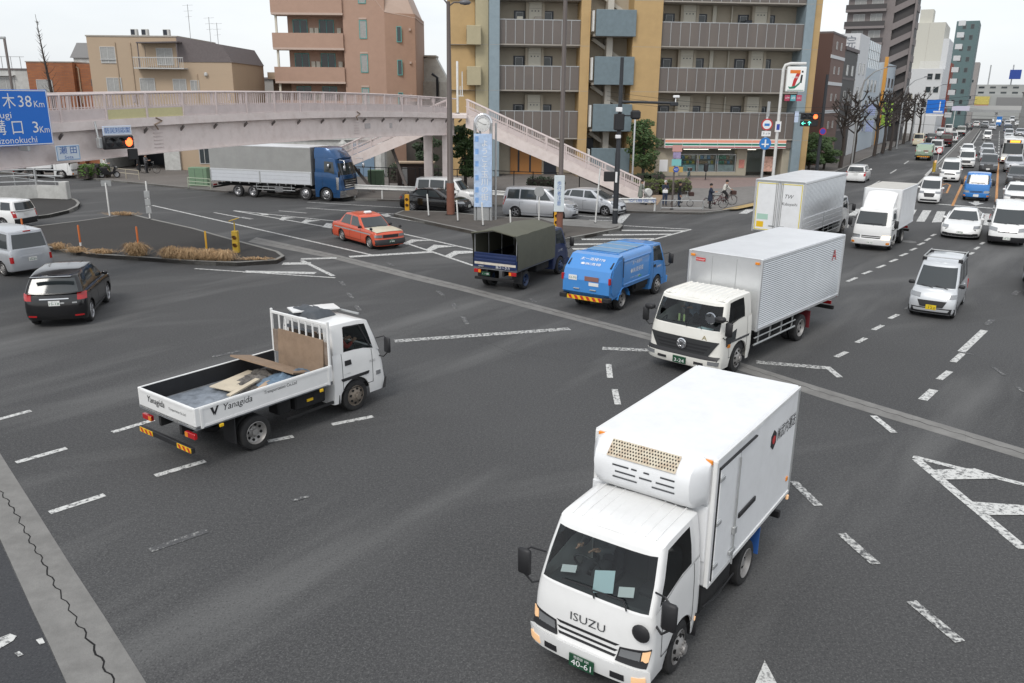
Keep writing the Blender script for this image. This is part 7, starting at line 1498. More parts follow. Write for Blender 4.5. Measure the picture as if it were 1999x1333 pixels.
HR = thing('brick_house', 'low orange brick house behind the blue direction sign', 'house', (-48.7, 86, .14), 0); bx(HR, 'wall', M_BRICK, 0, 4.6, 0, 9, 0, 9.9, .02); bx(HR, 'wall', M_BRICK, 4.62, 8.2, .6, 9, 0, 9.8, .02); win(HR, 1.6, 7.6, 1.6, 1.3, -.02, 'y', M_FRAME, M_CURT); win(HR, 6.2, 8.0, .4, .7, .58, 'y', M_SLATE); MB().tube([(4.9, .5, 6), (4.9, .5, 9.4), (4.7, .5, 9.5)], .06, 6).build('downpipe', M_BEIGE, HR); bx(HR, 'coping', M_SLAB, -.05, 4.65, -.05, 9, 9.9, 10.0)
HG = thing('grey_roof_house', 'pale house with grey pitched roofs peeping over the brick house', 'house', (-50.5, 98, .14)); bx(HG, 'wall', M_WALL, .5, 11, 0, 8, 0, 10.9); MB().prism_y([(.2, 10.8), (1.2, 12.4), (6.0, 12.4), (7.5, 10.8)], -.2, 8).build('roof', mat('grey_roof', (.3, .3, .3), .7), HG); MB().prism_y([(7.6, 10.7), (9.2, 11.9), (11.2, 11.9), (12, 10.7)], -.2, 8).build('roof', M_SLATE, HG)
HW = thing('white_house', 'plain white low building at the far left edge behind the street lamp', 'house', (-62, 88, .14)); bx(HW, 'wall', M_WALL, 0, 12.3, 0, 8, 0, 9.2, .02); win(HW, 9.9, 7.7, 1.7, 1.5, -.02, 'y', M_FRAME, M_CURT); bx(HW, 'window_hood', M_FRAME, 9.0, 10.9, -.4, 0, 8.6, 8.7); bx(HW, 'coping', M_SLATE, -.1, 12.4, -.1, 8, 9.2, 9.35)
for i in range(10): bx(HW, 'roof_rail_post', M_STEEL, 3+i*.95, 3.05+i*.95, .1, .15, 9.35, 10.5)
bx(HW, 'roof_rail', M_STEEL, 3, 12, .1, .14, 10.45, 10.5)
# --- pink-brown apartment house
M_PINK = mat('pinkish_tile', (.41, .27, .205), .75, var=.06, vs=1.5); M_PINK2 = mat('pale_pink_render', (.5, .39, .33), .75, var=.04)
PB = thing('pink_apartments', 'pink-brown apartment house with long balconies and green-framed windows', 'building', (-24.3, 88, .14), 0)
bx(PB, 'wall', M_PINK, 7.0, 11.2, 0, 10, 0, 17.2, .02); bx(PB, 'wall', M_PINK, 1.0, 7.0, 1.6, 10, 0, 19, .02)
MB().prism([(11.18, .0), (14.1, 1.2), (14.1, 10), (11.18, 10)], 0, 15.0).build('side_wall', mat('pinkish_tile_b', (.41, .27, .205), .75, var=.06, vs=1.5), PB)
MB().add([(9.5, -.02, 17.2), (11.2, -.02, 15.05), (14.15, 1.2, 14.6), (13.0, 2.0, 17.2), (14.15, 10, 14.6), (13, 10, 17.2)], [(0, 1, 2, 3), (3, 2, 4, 5)]).build('sloped_roof', M_PINK2, PB)
for z in (4.9, 8.15, 11.4, 14.7):
    bx(PB, 'balcony_front', M_PINK, -.15, 7.0, -.25, -.05, z+.2, z+1.6); bx(PB, 'balcony_slab', M_PINK2, -.12, 7.05, -.28, 1.6, z, z+.2); bx(PB, 'balcony_end', M_PINK, -.15, .0, -.05, 1.0, z+.2, z+1.6)
    for x in (2.3, 5.0): win(PB, x, z+2.15, 1.5, 1.7, 1.57, 'y', M_TEALF, M_PANE)
    for x in (3.5, 4.0, 6.3): bx(PB, 'outdoor_unit', M_METER, x-.2, x+.2, 1.3, 1.58, z+1.4, z+2.2)
    bx(PB, 'balcony_column', M_METER, .15, .35, .0, .2, z+1.6, z+3.3); win(PB, 9.0, z+2.0, .75, 1.75, -.02, 'y', M_TEALF, M_CURT, 0); bx(PB, 'lintel', M_PINK2, 8.6, 9.4, -.06, 0, z+2.95, z+3.1)
for z in (6.6, 9.8, 13.0): win(PB, 12.55, z, .5, 1.5, .46, 'y', M_TEALF, M_PANE, 0); bx(PB, 'vent', M_PINK2, 13.5, 13.7, .8, 1.0, z+.4, z+.6)
WB = thing('white_workshop', 'white flat-roofed building between the pink apartments and the ochre block', 'building', (-11.2, 96, .14)); bx(WB, 'wall', M_WALL, 0, 6, 0, 8, 0, 8.6, .02); MB().prism_y([(.8, 8.5), (.8, 11.0), (2.2, 11.4), (3.8, 8.5)], 1, 4).build('roof_tower', M_WALL, WB); bx(WB, 'tower_cap', M_SLAB, .3, 2.4, .8, 4, 11.2, 11.4); MB().tube([(2.6, -.3, 6), (2.6, -.3, 9), (2.0, -.3, 9.4)], .15, 8).build('flue', M_DOORN, WB); bx(WB, 'dark_bay', M_DOORN, -1, .4, -.2, 1, 5.5, 8.2)
LB = thing('low_tan_building', 'low tan building with a wide eave beside the beige house', 'building', (-26, 92, .14)); bx(LB, 'wall', mat('brown_wall', (.13, .09, .06), .8), 0, 9, .5, 8, 0, 8.6); bx(LB, 'eave', M_BEIGE, -.3, 9, -.4, 8, 8.6, 9.3); bx(LB, 'pillar', M_BEIGE, 3.3, 3.8, .0, .5, 7, 8.6)
# pharmacy-like pale wall, gate and door under the bridge
PW = thing('clinic_building', 'pale building with blue lettering and a blue steel door behind the bridge stairs', 'building', (-27, 75, .14)); bx(PW, 'wall', M_WALL, 0, 15.5, .6, 6, 0, 3.2); bx(PW, 'eave', mat('tan_eave', (.36, .27, .19), .8), -.4, 13, .2, 6, 4.5, 5.2); bx(PW, 'parapet', M_WALL, 0, 15.5, .4, 6, 3.2, 4.5)
TX('✚城下クリニック', .6, M_INKB, PW, (6.4, .39, 3.85), (1, 0, 0), (0, 0, 1), 4.4); d = bx(PW, 'steel_door', mat('blue_grey_door', (.17, .25, .34), .5), 12.4, 14.4, .5, .6, 0, 2.9); bx(d, 'door_split', M_DOORN, 13.38, 13.41, .49, .51, 0, 2.9); bx(d, 'door_notice', M_INKW, 13.75, 14.1, .48, .5, 1.6, 1.85)
for x in (11.7, 15.0): bx(PW, 'round_column', M_WALL, x-.4, x+.4, -.1, .6, 0, 3.2, .3)
DB = thing('dark_house', 'dark recess building behind the bridge pier and hedge', 'building', (-10.5, 82, .14)); bx(DB, 'wall', mat('dark_brown_wall', (.07, .062, .057), .8, var=.2), 0, 5.2, 0, 5, 0, 6.5)
# --- street row on the right: local x runs along the street, local y into the plots
ROW = Vector((38.3, 101.2))
def row(name, label, t, off=0): p = ROW+STD*t-STN*off; return thing(name, label, 'building', (p.x, p.y, .14), math.degrees(math.atan2(STD.y, STD.x)))
def windows(t, us, zs, w, h, pl, face, fm=None, pm=None, mull=0):
    for u in us:
        for z in zs: win(t, u, z, w, h, pl, face, fm, pm, mull)
M_GREYW = mat('grey_panel_wall', (.27, .255, .235), .75, var=.06); M_BRT = mat('brown_tile_wall', (.17, .105, .085), .7, var=.08); M_DK = mat('charcoal_wall', (.05, .047, .045), .6, var=.1); M_WT = mat('white_tile_wall', (.6, .61, .62), .55, var=.05); M_LBL = mat('pale_blue_wall', (.46, .52, .57), .6, var=.05)
t = row('brown_tile_building', 'grey and brown tiled corner building with white bands beyond the shop', -8.5); bx(t, 'wall', M_GREYW, 0, 9.2, .05, 12, 0, 13.9, .02); bx(t, 'street_front', M_BRT, -.03, 9.2, -.05, .05, 0, 13.9); bx(t, 'corner_pier', mat('dark_brown_tile', (.1, .055, .045), .7), -.08, .05, -.1, 1.6, 0, 13.9)
for z in (5.6, 8.6, 11.4): bx(t, 'white_band', M_WT, -.1, 9.2, -.12, -.05, z, z+.35)
windows(t, (3, 6), (4.3, 7.3, 10.2, 12.8), .6, .8, -.07, 'y'); bx(t, 'parapet', M_SLATE, -.05, 9.2, -.1, 12, 13.9, 14.1)
t = row('charcoal_building', 'narrow charcoal building beside the brown tiled one', 1.0); bx(t, 'wall', M_DK, 0, 10, 0, 10, 0, 12.7, .02); windows(t, (3, 7), (4.5, 7.5, 10.5), 1.4, 1.2, -.02, 'y'); bx(t, 'cornice', M_SLATE, -.2, 10.2, -.2, 10, 12.7, 13.1)
for z in (3.4, 6.4, 9.4): bx(t, 'floor_band', M_SLATE, -.05, 10.05, -.05, 0, z, z+.25)
t = row('white_clinic', 'white tiled clinic tower with dark characters near its roof', 11.6); bx(t, 'wall', M_WT, 0, 9, 0, 10, 0, 15.2, .02); TX('医院', 1.7, mat('sign_grey', (.2, .22, .25), .5), t, (-.03, 2.2, 14.0), (0, -1, 0), (0, 0, 1), 3.4); windows(t, (2.5, 6), (5, 8, 11), 1.6, 1.4, -.02, 'y'); windows(t, (1.2,), (8, 11), .7, 1.8, -.02, 'x', M_SLATE)
t = row('glass_front_building', 'pale building with a blue glass upper front beside the white clinic', 20.8); bx(t, 'wall', M_LBL, 0, 16, 0, 10, 0, 11.4, .02); b = bx(t, 'glass_storey', mat('sky_glass', (.3, .4, .48), .08, spec=.6), 0, 14, .2, 9, 11.4, 15.0)
for i in range(8): bx(b, 'mullion', M_FRAME, i*2-.03, i*2+.03, .15, .2, 11.4, 15)
for z in (12.6, 13.8): bx(b, 'transom', M_FRAME, 0, 14, .15, .2, z, z+.05); bx(b, 'transom', M_FRAME, -.05, 0, .2, 6, z, z+.05)
windows(t, (3, 7, 11), (3.5, 6.2, 9), 2.0, 1.7, -.02, 'y'); windows(t, (1.5,), (6.2, 9), 1.0, 1.7, -.02, 'x')
for z in (2.6, 4.9): MB().box(6, 6.2, -1.1, -.05, z, z+1.6, .02).build('hanging_sign', mat('sign_violet', (.35, .4, .6), .5, var=.3, vs=4), t)
t = row('pale_blue_building', 'slim pale blue building with an orange corner strip and green hanging signs', 41.0); bx(t, 'wall', M_LBL, .6, 17, 0, 9, 0, 12.8, .02); bx(t, 'orange_fin', mat('orange_fin', (.62, .3, .06), .5), 0, .6, -.4, .1, 0, 13.6); windows(t, (3, 8, 13), (4.2, 7.0, 9.8), 2.2, 1.5, -.02, 'y', M_SLATE)
for z in (3.0, 5.0): MB().box(4, 4.3, -1.6, -.05, z, z+1.7, .02).build('hanging_sign', mat('sign_lime', (.35, .55, .08), .5, var=.3, vs=3), t)
t = row('cream_low_building', 'low cream building with stepped balconies', 58.6); bx(t, 'wall', mat('cream_wall', (.5, .45, .33), .7), 0, 26, 0, 9, 0, 10.4, .02)
for z in (4, 7): bx(t, 'balcony', mat('cream_wall', (.5, .45, .33), .7), -.6, 26, -1, 0, z, z+1.1)
windows(t, (4, 10, 16), (3, 6, 9), 2.0, 1.4, -.02, 'y')
def far_block(name, label, px_right): return thing(name, label, 'building', (px_right[0], px_right[1], .14), math.degrees(math.atan2(STD.y, STD.x)))
M_TWR = mat('mauve_brown_tile', (.2, .175, .17), .75, var=.06); M_TWD = mat('dark_balcony', (.055, .05, .05), .6)
t = far_block('stair_tower_block', 'tall mauve-brown apartment tower with a zigzag outside stair', (68.24, 150, 7.25)); H_ = 27
bx(t, 'wall', M_TWR, 0, 14, 3.4, 11, 0, H_, .02); bx(t, 'stair_core', M_TWD, .6, 10, .3, 3.4, 0, H_); bx(t, 'corner_pier', M_TWR, -.1, .5, -.1, .25, 0, H_)
for k in range(9):
    z = 2.5+k*2.75
    q = MB(); q.add([(-.05, .3, z+1.2), (-.05, 3.5, z-.4), (-.05, 3.5, z+.7), (-.05, .3, z+2.2), (.1, .3, z+1.2), (.1, 3.5, z-.4), (.1, 3.5, z+.7), (.1, .3, z+2.2)], [(0, 1, 2, 3), (7, 6, 5, 4), (0, 4, 5, 1), (1, 5, 6, 2), (2, 6, 7, 3), (3, 7, 4, 0)]); q.build('stair_parapet', M_TWR, t); bx(t, 'stair_parapet', M_TWR, 0, 6, -.15, .0, z, z+1.1)
    if k > 3:
        bx(t, 'balcony_slab', M_TWR, -1.0, .05, 4.6, 11.2, z, z+.4); bx(t, 'balcony_rail', M_TWD, -1.0, -.9, 4.6, 11.2, z+.4, z+1.2)
        for u in (6.2, 9.0): win(t, u, z+1.75, 1.9, 1.4, -.02, 'x', M_FRAME, M_CURT)
bx(t, 'roof_slab', M_TWR, -1, 14, 4, 11.2, H_, H_+.4)
t = far_block('cream_stepped_block', 'cream stepped building with blank panels beyond the tower', (94.62, 190, 7.32)); M_CRM = mat('pale_cream_wall', (.55, .54, .48), .7, var=.04)
bx(t, 'wall', M_CRM, 0, 18, 1.2, 7.6, 0, 23.4, .02); bx(t, 'lift_tower', M_CRM, .8, 6, 4, 6.6, 23.4, 26.2, .02); bx(t, 'low_wing', M_WT, -6, -.05, 0, 7.2, 0, 13.6, .02); bx(t, 'window_wing', M_WT, 0, 18, 0, 1.2, 0, 20)
windows(t, (.9, 2.4), (6.2, 9.3, 12), 1.1, 1.3, -6.02, 'x'); windows(t, (5.8,), (8,), 1, 1, -6.02, 'x'); bx(t, 'panel_joint', M_SLAB, -.02, .0, 4.3, 4.34, 14, 23.4)
for i in range(7): bx(t, 'roof_slat', M_POLEW, -4+i*.3, -3.9+i*.3, .5, 5, 13.7+i*.25, 13.8+i*.25)
t = far_block('brick_red_block', 'slim brick-red building strip before the teal tower', (108.61, 215, 7.35)); bx(t, 'wall', mat('brick_red_wall', (.25, .075, .055), .75), 0, 10, 0, 1.8, 0, 16, .02)
for k in range(9): bx(t, 'white_balcony', M_WT, -.7, 0, -1.6, -.05, 3+k*2.7, 4.2+k*2.7, .02)
t = far_block('teal_tower', 'slender teal office tower with small square windows far down the street', (122.75, 232, 7.41)); bx(t, 'wall', mat('teal_tile', (.11, .17, .175), .7, var=.05), 0, 16, 0, 5.4, 0, 27.4, .02); windows(t, (1.5, 3.4), [4+k*2.75 for k in range(9)], .8, 1.1, -.02, 'x', M_SLATE)
t = far_block('grey_tower', 'distant grey tower just right of the teal one', (144.95, 270, 7.45)); bx(t, 'wall', mat('grey_brown_wall', (.3, .28, .27), .7), 0, 12, 0, 3.0, 0, 18.6, .02); windows(t, (1.2,), (8, 13), .8, 1, -.02, 'x')
t = far_block('station_building', 'wide grey building closing the far end of the street', (220.34, 330, 7.9)); M_STN = mat('pale_grey_wall', (.36, .37, .36), .7); bx(t, 'wall', M_STN, 0, 30, 0, 46, 0, 9.5, .02); bx(t, 'upper_storey', M_STN, 2, 30, 10, 43, 9.5, 13.4, .02); bx(t, 'louvred_front', mat('louvre_grey', (.22, .22, .22), .6), -.3, 0, 0, 30, 3.5, 8.5)
windows(t, [12+k*4 for k in range(8)], (10.3, 12.3), 2.2, .9, 1.98, 'x'); bx(t, 'billboard', mat('billboard_yellow', (.55, .46, .12), .5, var=.2, vs=2), -.6, -.4, 32.5, 38, 5.6, 8.8); bx(t, 'billboard_band', mat('billboard_red', (.5, .12, .08), .5), -.62, -.6, 32.7, 37.8, 4.6, 5.5)
bx(t, 'blue_sign_box', mat('sign_deep_blue', (.02, .06, .3), .5), 0, 3, 23, 27, 15.5, 19)
for y in (16, 26, 34, 41): MB().tube([(4, y, 9), (4, y, 21)], .25, 6).build('mast', M_STEEL, t)
FB = thing('distant_footbridge', 'grey footbridge crossing the street far away', 'bridge', (121.47, 240, .0), -29.6)
bx(FB, 'deck', M_STEEL, 0, 44, 0, 2.5, 4.2, 4.9); bx(FB, 'railing', mat('pale_rail', (.5, .5, .49), .6), 0, 44, 0, .1, 4.9, 6.0)
for x in (3, 12.5, 30, 42): bx(FB, 'pier', M_STEEL, x-.3, x+.3, .6, 1.6, 0, 4.2)
# low far town behind everything, so that the skyline is not bare
random.seed(11)
for i, (px, Y, w, h) in enumerate(((-75, 130, 22, 9), (-52, 140, 14, 9.5), (-34, 150, 16, 8.5), (-16, 140, 14, 8), (3, 150, 16, 8.6), (150, 420, 40, 9), (205, 430, 50, 10), (185, 300, 30, 10), (120, 190, 26, 9), (88, 120, 22, 9))):
    t = thing('distant_house', ['pale roof showing at the far left skyline', 'low block behind the brick house', 'low roof behind the beige house', 'low roof behind the pink apartments', 'low block hidden behind the ochre flats', 'far block at the end of the street', 'far wide block right of the station building', 'block on the right side of the street beyond the frame', 'nearer block on the right side beyond the frame', 'nearest block on the right side beyond the frame'][i], 'house', (px, Y, 0)); m = [M_WALL, M_GREYW, M_STN][i % 3]
    bx(t, 'wall', m, 0, w, 0, 12, 0, h, .02); bx(t, 'roof', M_SLATE, -.3, w+.3, -.3, 12.3, h, h+.3); windows(t, [2.5+k*4 for k in range(int(w/4))], (h-2, h-5), 1.6, 1.3, -.02, 'y')
# ---------------------------------------------------------------- cars
SH = -119.6     # heading of traffic coming towards us down the street
M_TAXI = paint('taxi_orange', (.62, .09, .035), .3); M_CREAMP = paint('cream_paint', (.72, .66, .5), .35); M_PALESILV = paint('pale_silver_paint', (.6, .62, .64), .3, .3); M_DBLUE = paint('dark_blue_paint', (.02, .035, .08), .25); M_MAROON = paint('maroon_paint', (.12, .02, .025), .3)
# taxi with cream bonnet and roof lamp
root, b = car(V['taxi'], 'taxi', 'orange-red taxi sedan with a cream bonnet turning in the left of the crossing', 'taxi', (-7.3, 41.42)+(-50.5,), M_TAXI, plate=('g', '3-88'), rm=M_RIMW, mirror=M_BLACK)
q = MB(); n = 8; rows = []
for i in range(n+1):
    xd = lerp(.16, 1.3, i/n); h = b.hw(1)*.96*(1 if i > 1 else .97); rows.append([(b.X(xd), lerp(-h, h, j/8), b.top(xd)+.012+b.crown*(1-(j/4-1)**2)) for j in range(9)])
q.grid(rows).build('bonnet', M_CREAMP, root, smooth=40)
b.put(root, 'front_bumper', b.fpt, [(-.83, .24), (.83, .24), (.83, .5), (-.83, .5)], M_BLACK, .04, .07, nu=14); b.put(root, 'rear_bumper', b.rpt, [(-.83, .24), (.83, .24), (.83, .5), (-.83, .5)], M_BLACK, .04, .07, nu=14)
MB().box(b.X(2.35), b.X(2.15), -.2, .2, 1.5, 1.64, .05).build('roof_lamp', M_INKW, root)
for sg in (1, -1):
    f = b.spt(sg); rows = [[f(lerp(.6, 4.3, i/14), z, .006) for i in range(15)] for z in (.7, .76)]; MB().grid(rows).build('side_band', M_STEEL, root, normals=False)
    p = b.fpt(sg*.78, 1.0); MB().lathe([(.01, -.06), (.07, -.03), (.07, .05), (.01, .07)], 8, 'x', (p[0]-.25, sg*.82, 1.0)).build('wing_mirror', M_BLACK, root); MB().tube([(p[0]-.25, sg*.8, 1.0), (p[0]-.25, sg*.76, .84)], .015, 5).build('mirror_stem', M_BLACK, root)
root, b = car(V['suv'], 'black_suv', 'black sport utility car seen from behind at the left', 'car', (-15.06, 27.21)+(105.0,), M_BLACKP, plate=('w', '15-18'))
b.put(root, 'chrome_strip', b.rpt, [(-.42, .94), (.42, .94), (.42, .97), (-.42, .97)], M_CHROME, .02, nu=8); MB().box(b.X(4.35), b.X(4.2), -.6, .6, 1.64, 1.68, .01).build('rear_spoiler', M_BLACKP, root)
for y in (-.28, -.1, .08): b.put(root, 'window_sticker', b.rpt, [(y*2-.08, .8), (y*2+.05, .8), (y*2+.05, .84), (y*2-.08, .84)], M_STEEL, .02) if y < 0 else None
for y in (-.45, -.15, .15, .45): MB().tube([(b.X(2.0), y, b.roofz(2.0)+.035), (b.X(4.0), y*.95, b.roofz(4.0)+.03)], .018, 5).build('roof_rib', M_BLACKP, root)
b.pair(root, 'rear_reflector', b.rpt, [(.55, .38), (.8, .38), (.8, .43), (.55, .43)], M_RED)
root, b = car(dict(V['van'], L=4.4, H=1.85, wb=2.72, fo=.82, W=1.7, r=.3, ra=.35, roof=[(.7, 1.66), (1.5, 1.82), (3.0, 1.85), (4.3, 1.8)], belt=[(0, .84), (.12, .94), (.5, 1.04), (1.2, 1.1), (4.4, 1.12)], g=dict(b0=.5, b1=4.36, t0=1.25, t1=4.24, wb=.8, wt=.68, sw=[(1.05, 1.8, 1.5, 1.8), (1.9, 3.05, 1.9, 3.05), (3.15, 4.12, 3.15, 4.04)]), tl=(.85, .99, .6, .85), pz=(.42, .7), rl=.04), 'silver_van', 'silver delivery van seen from behind at the left edge', 'van', (-21.53, 34.23, 148), M_SILVER, plate=('w', '50-80'), rm=M_RIMW)
MB().box(b.X(4.3), b.X(4.22), -.14, .14, 1.8, 1.85, .01).build('brake_lamp', M_RED, root); b.put(root, 'plate_garnish', b.rpt, [(-.45, .8), (.45, .8), (.42, .86), (-.42, .86)], M_SILVER, .03, nu=6)
root, b = car(dict(V['wagon'], style='alloy8'), 'white_wagon', 'white estate car with a dark rear bumper cut by the left edge', 'car', (-29.01, 45.87, 167), M_WHITE)
b.put(root, 'rear_bumper', b.rpt, [(-.8, .24), (.8, .24), (.82, .56), (-.82, .56)], M_BLACK, .03, .07, nu=12)
car(dict(V['sedan'], style='alloy8'), 'black_sedan', 'glossy black sedan stopped behind the orange beacon', 'car', (-5.0, 53.94, -20.6), M_BLACKP, plate=('w', '20-33'))
MV = dict(V['minivan'], H=1.86, r=.33, ra=.38)
root, b = car(MV, 'silver_minivan', 'silver minivan with dark side glass stopped behind the clock island', 'minivan', (1.75, 51.62, -20.5), M_SILVER)
for z in (.56, .66, .76): b.put(root, 'grille_bar', b.fpt, [(-.55, z), (.55, z), (.56, z+.04), (-.56, z+.04)], M_CHROME, .03, nu=10)
root, b = car(dict(V['minivan'], L=4.55, H=1.86, belt=[(0, .9), (.1, 1.0), (.95, 1.12), (2, 1.13), (4.55, 1.14)], roof=[(1.0, 1.7), (1.7, 1.84), (3.0, 1.87), (4.4, 1.83)], g=dict(b0=.95, b1=4.52, t0=1.5, t1=4.4, wb=.8, wt=.7, sw=[(1.38, 2.2, 1.72, 2.2), (2.28, 3.3, 2.28, 3.28), (3.38, 4.2, 3.36, 4.14)]), r=.34, ra=.4, tl=(.86, .99, .7, 1.2)), 'white_minivan', 'white boxy minivan behind the black sedan and lamp post', 'minivan', (-4.5, 56.66, -18.2), M_WHITE)
car(V['hatch'], 'silver_hatchback', 'silver hatchback waiting at the stop line beside the black signal pole', 'car', (5.11, 53.73, -31.4), M_SILVER, rm=M_RIM)
small_flatbed('flatbed_truck', 'white flatbed truck passing under the left part of the footbridge', (-40.55, 72.85, 5.9), M_WHITE)
root, b = car(V['keivan'], 'silver_kei_van', 'small silver kei van with black roof carriers crossing towards us on the right', 'van', (15.45, 28.97)+(-124.0,), M_PALESILV, plate=('y', '·122'), mirror=M_BLACK)
b.put(root, 'front_bumper', b.fpt, [(-.72, .2), (.72, .2), (.72, .4), (-.72, .4)], M_BLACK, .012, .04, nu=12); b.put(root, 'skid_plate', b.fpt, [(-.52, .27), (.52, .27), (.56, .36), (-.56, .36)], M_PALESILV, .03, nu=10)
for x in (1.25, 2.9):
    for sg in (1, -1): MB().box(b.X(x)-.05, b.X(x)+.05, sg*.5, sg*.64, 1.8, 1.94, .02).build('roof_foot', M_BLACK, root)
    MB().tube([(b.X(x), -.6, 1.95), (b.X(x), .6, 1.95)], .02, 6).build('roof_bar', M_STEEL, root)
for sg in (1, -1): MB().tube([(b.X(1.2), sg*.6, 1.97), (b.X(3.0), sg*.6, 1.97)], .02, 6).build('roof_bar', M_STEEL, root)
root, b = car(V['porsche'], 'white_sports_saloon', 'low white sports saloon leaving the zebra crossing', 'car', (25.44, 46.37, -121), M_WHITE, plate=('w', '·718'))
b.pair(root, 'side_intake', b.fpt, [(.58, .22), (.86, .24), (.84, .36), (.6, .35)], M_BLACK)
root, b = car(dict(V['van'], hl=(.55, .97, .74, .92, .06)), 'white_van', 'large white delivery van at the right edge beside the zebra crossing', 'van', (26.7, 44.32, -119), M_WHITE, plate=('w', '28-38'), mirror=M_BLACK)
b.put(root, 'front_bumper', b.fpt, [(-.83, .22), (.83, .22), (.84, .48), (-.84, .48)], M_BLACK, .03, .05, nu=12); b.put(root, 'grille_bar', b.fpt, [(-.45, .74), (.45, .74), (.45, .79), (-.45, .79)], M_CHROME, .03, nu=8)
car(V['sedan'], 'black_car', 'black car just entering at the right edge of the picture', 'car', (21.54, 32.22, -119.6), M_BLACKP)
# the queue coming towards us: (kind, pixel-derived spot, paint, name, label)
D_ = {}
def copycar(kind, pos, m, name, label, cat='car', group='vehicles in the street'):
    if kind not in D_:
        r_, b = car(V[kind], name, label, cat, pos, m, group, detail=0); D_[kind] = (r_, m); return r_
    p, pm = D_[kind]; r_ = copy_tree(p, None, pm, m); r_.name = name; r_['label'] = label; r_['category'] = cat; r_.location = (pos[0], pos[1], 0); r_.rotation_euler = (0, 0, R(pos[2])); return r_
for kind, pos, m, name, label in (
  ('keicar', (31.17, 61.91, -119.6), M_WHITE, 'kei_car', 'white boxy kei car first at the stop line'), ('van', (41.22, 78.72, -119.6), M_WHITE, 'white_van', 'white van with black lower grille behind the kei car'),
  ('minivan', (51.73, 95.71, -119.6), M_WHITE, 'white_minivan', 'white minivan following the white van in the queue'), ('sedan', (63.68, 118.14, -119.6), M_WHITE, 'white_car', 'white sedan beside the median behind the queue'),
  ('minivan', (50.61, 89.22, -119.6), M_GREY, 'grey_minivan', 'dark grey minivan directly behind the blue truck'), ('hatch', (59.61, 105.63, -119.6), M_PALESILV, 'silver_car', 'pale silver hatchback two behind the blue truck'), ('hatch', (66.66, 118.54, -119.6), M_SILVER, 'silver_car', 'silver hatchback third behind the blue truck'),
  ('keivan', (91.07, 162.66, -119.6), M_WHITE, 'kei_van', 'white kei van alone in the middle lane further up'), ('suv', (53.78, 90.06, -119.6), M_SILVER, 'silver_car', 'silver car in front of the bus'), ('suv', (45.12, 74.59, -119.6), M_GREY, 'grey_car', 'dark grey car at the right edge behind the white sedan'), ('sedan', (37.41, 61.53, -119.6), M_WHITE, 'white_car', 'white sedan at the right edge behind the large van'),
  ('sedan', (86.2, 146.79, -119.6), M_WHITE, 'white_car', 'white sedan just behind the bus'), ('minivan', (101.1, 172.91, -119.6), M_PALESILV, 'silver_minivan', 'pale minivan two behind the bus'), ('van', (116.67, 200.31, -119.6), M_DBLUE, 'blue_van', 'dark blue van up the street in the right lane'),
  ('suv', (108.03, 180.79, -119.6), M_SILVER, 'silver_car', 'silver car at the right edge beside the blue van'), ('suv', (133.52, 240.59, -119.6), M_WHITE, 'white_car', 'white car far up beside the median'), ('hatch', (124.15, 220.16, -119.6), M_PALESILV, 'pale_car', 'pale green-white car far up the middle lane'), ('sedan', (153.45, 258.52, -119.6), M_WHITE, 'white_car', 'white car with lit lamps far at the right edge'),
  ('minivan', (146.61, 252.29, -119.6), M_WHITE, 'white_minivan', 'white minivan far up the right lane'), ('sedan', (168.97, 292.95, -119.6), M_GREY, 'dark_car', 'small dark car farthest in the right lane'), ('hatch', (169.02, 298.66, -119.6), M_WHITE, 'white_car', 'small white car farthest in the middle lane'), ('van', (180.54, 308.32, -119.6), M_PALESILV, 'pale_van', 'pale van farthest at the right'),
  ('wagon', (31.96, 77.26, 60.4), M_WHITE, 'white_wagon', 'white estate car driving away past the silver truck'), ('van', (67.6, 140.73, 60.4), M_CREAMP, 'cream_van', 'cream van stopped by the left kerb up the street'), ('wagon', (76.48, 154.71, 60.4), M_GREY, 'grey_wagon', 'grey estate car ahead of the cream van'), ('van', (59.63, 118.68, 60.4), M_WHITE, 'white_van', 'white van driving away right of the green garbage truck'),
  ('keivan', (79.62, 153.09, 60.4), M_WHITE, 'kei_van', 'white kei van driving away beside the median'), ('minivan', (89.24, 177.0, 60.4), M_PALESILV, 'silver_minivan', 'pale minivan driving away in the left lanes'), ('van', (100.95, 196.75, 60.4), M_WHITE, 'white_van', 'white van far ahead in the left lanes'), ('suv', (117.21, 218.53, 60.4), M_GREY, 'dark_car', 'dark car driving away by the median end'), ('wagon', (135.82, 249.39, 60.4), M_WHITE, 'white_wagon', 'white estate car far ahead by the median end')):
    copycar(kind, pos, m, name, label, 'van' if 'van' in name else 'car')
small_flatbed('blue_truck', 'bright blue small truck waiting at the stop line between orange lines', (35.77, 64.06, -119.6), M_BLUETRUCK, load=1.5)
small_flatbed('kei_truck', 'white and blue small truck driving away beside the median', (95.41, 180.7, 60.4), M_WHITE, load=1.9)
small_flatbed('tipper_truck', 'dark green and maroon open truck driving away', (71.09, 138.75, 60.4), M_MAROON, load=1.9)
box_truck('box_truck', 'far blue box truck up the street', (143.22, 251.4, -119.6), 2.9, 4.2, .95, M_BLUETRUCK, M_BLUETRUCK, lit=False, fair=False)
garbage_truck('garbage_truck', 'pale green garbage truck driving away up the street', (52.17, 106.61, 60.4), paint('pale_green_paint', (.3, .4, .3), .4), False)
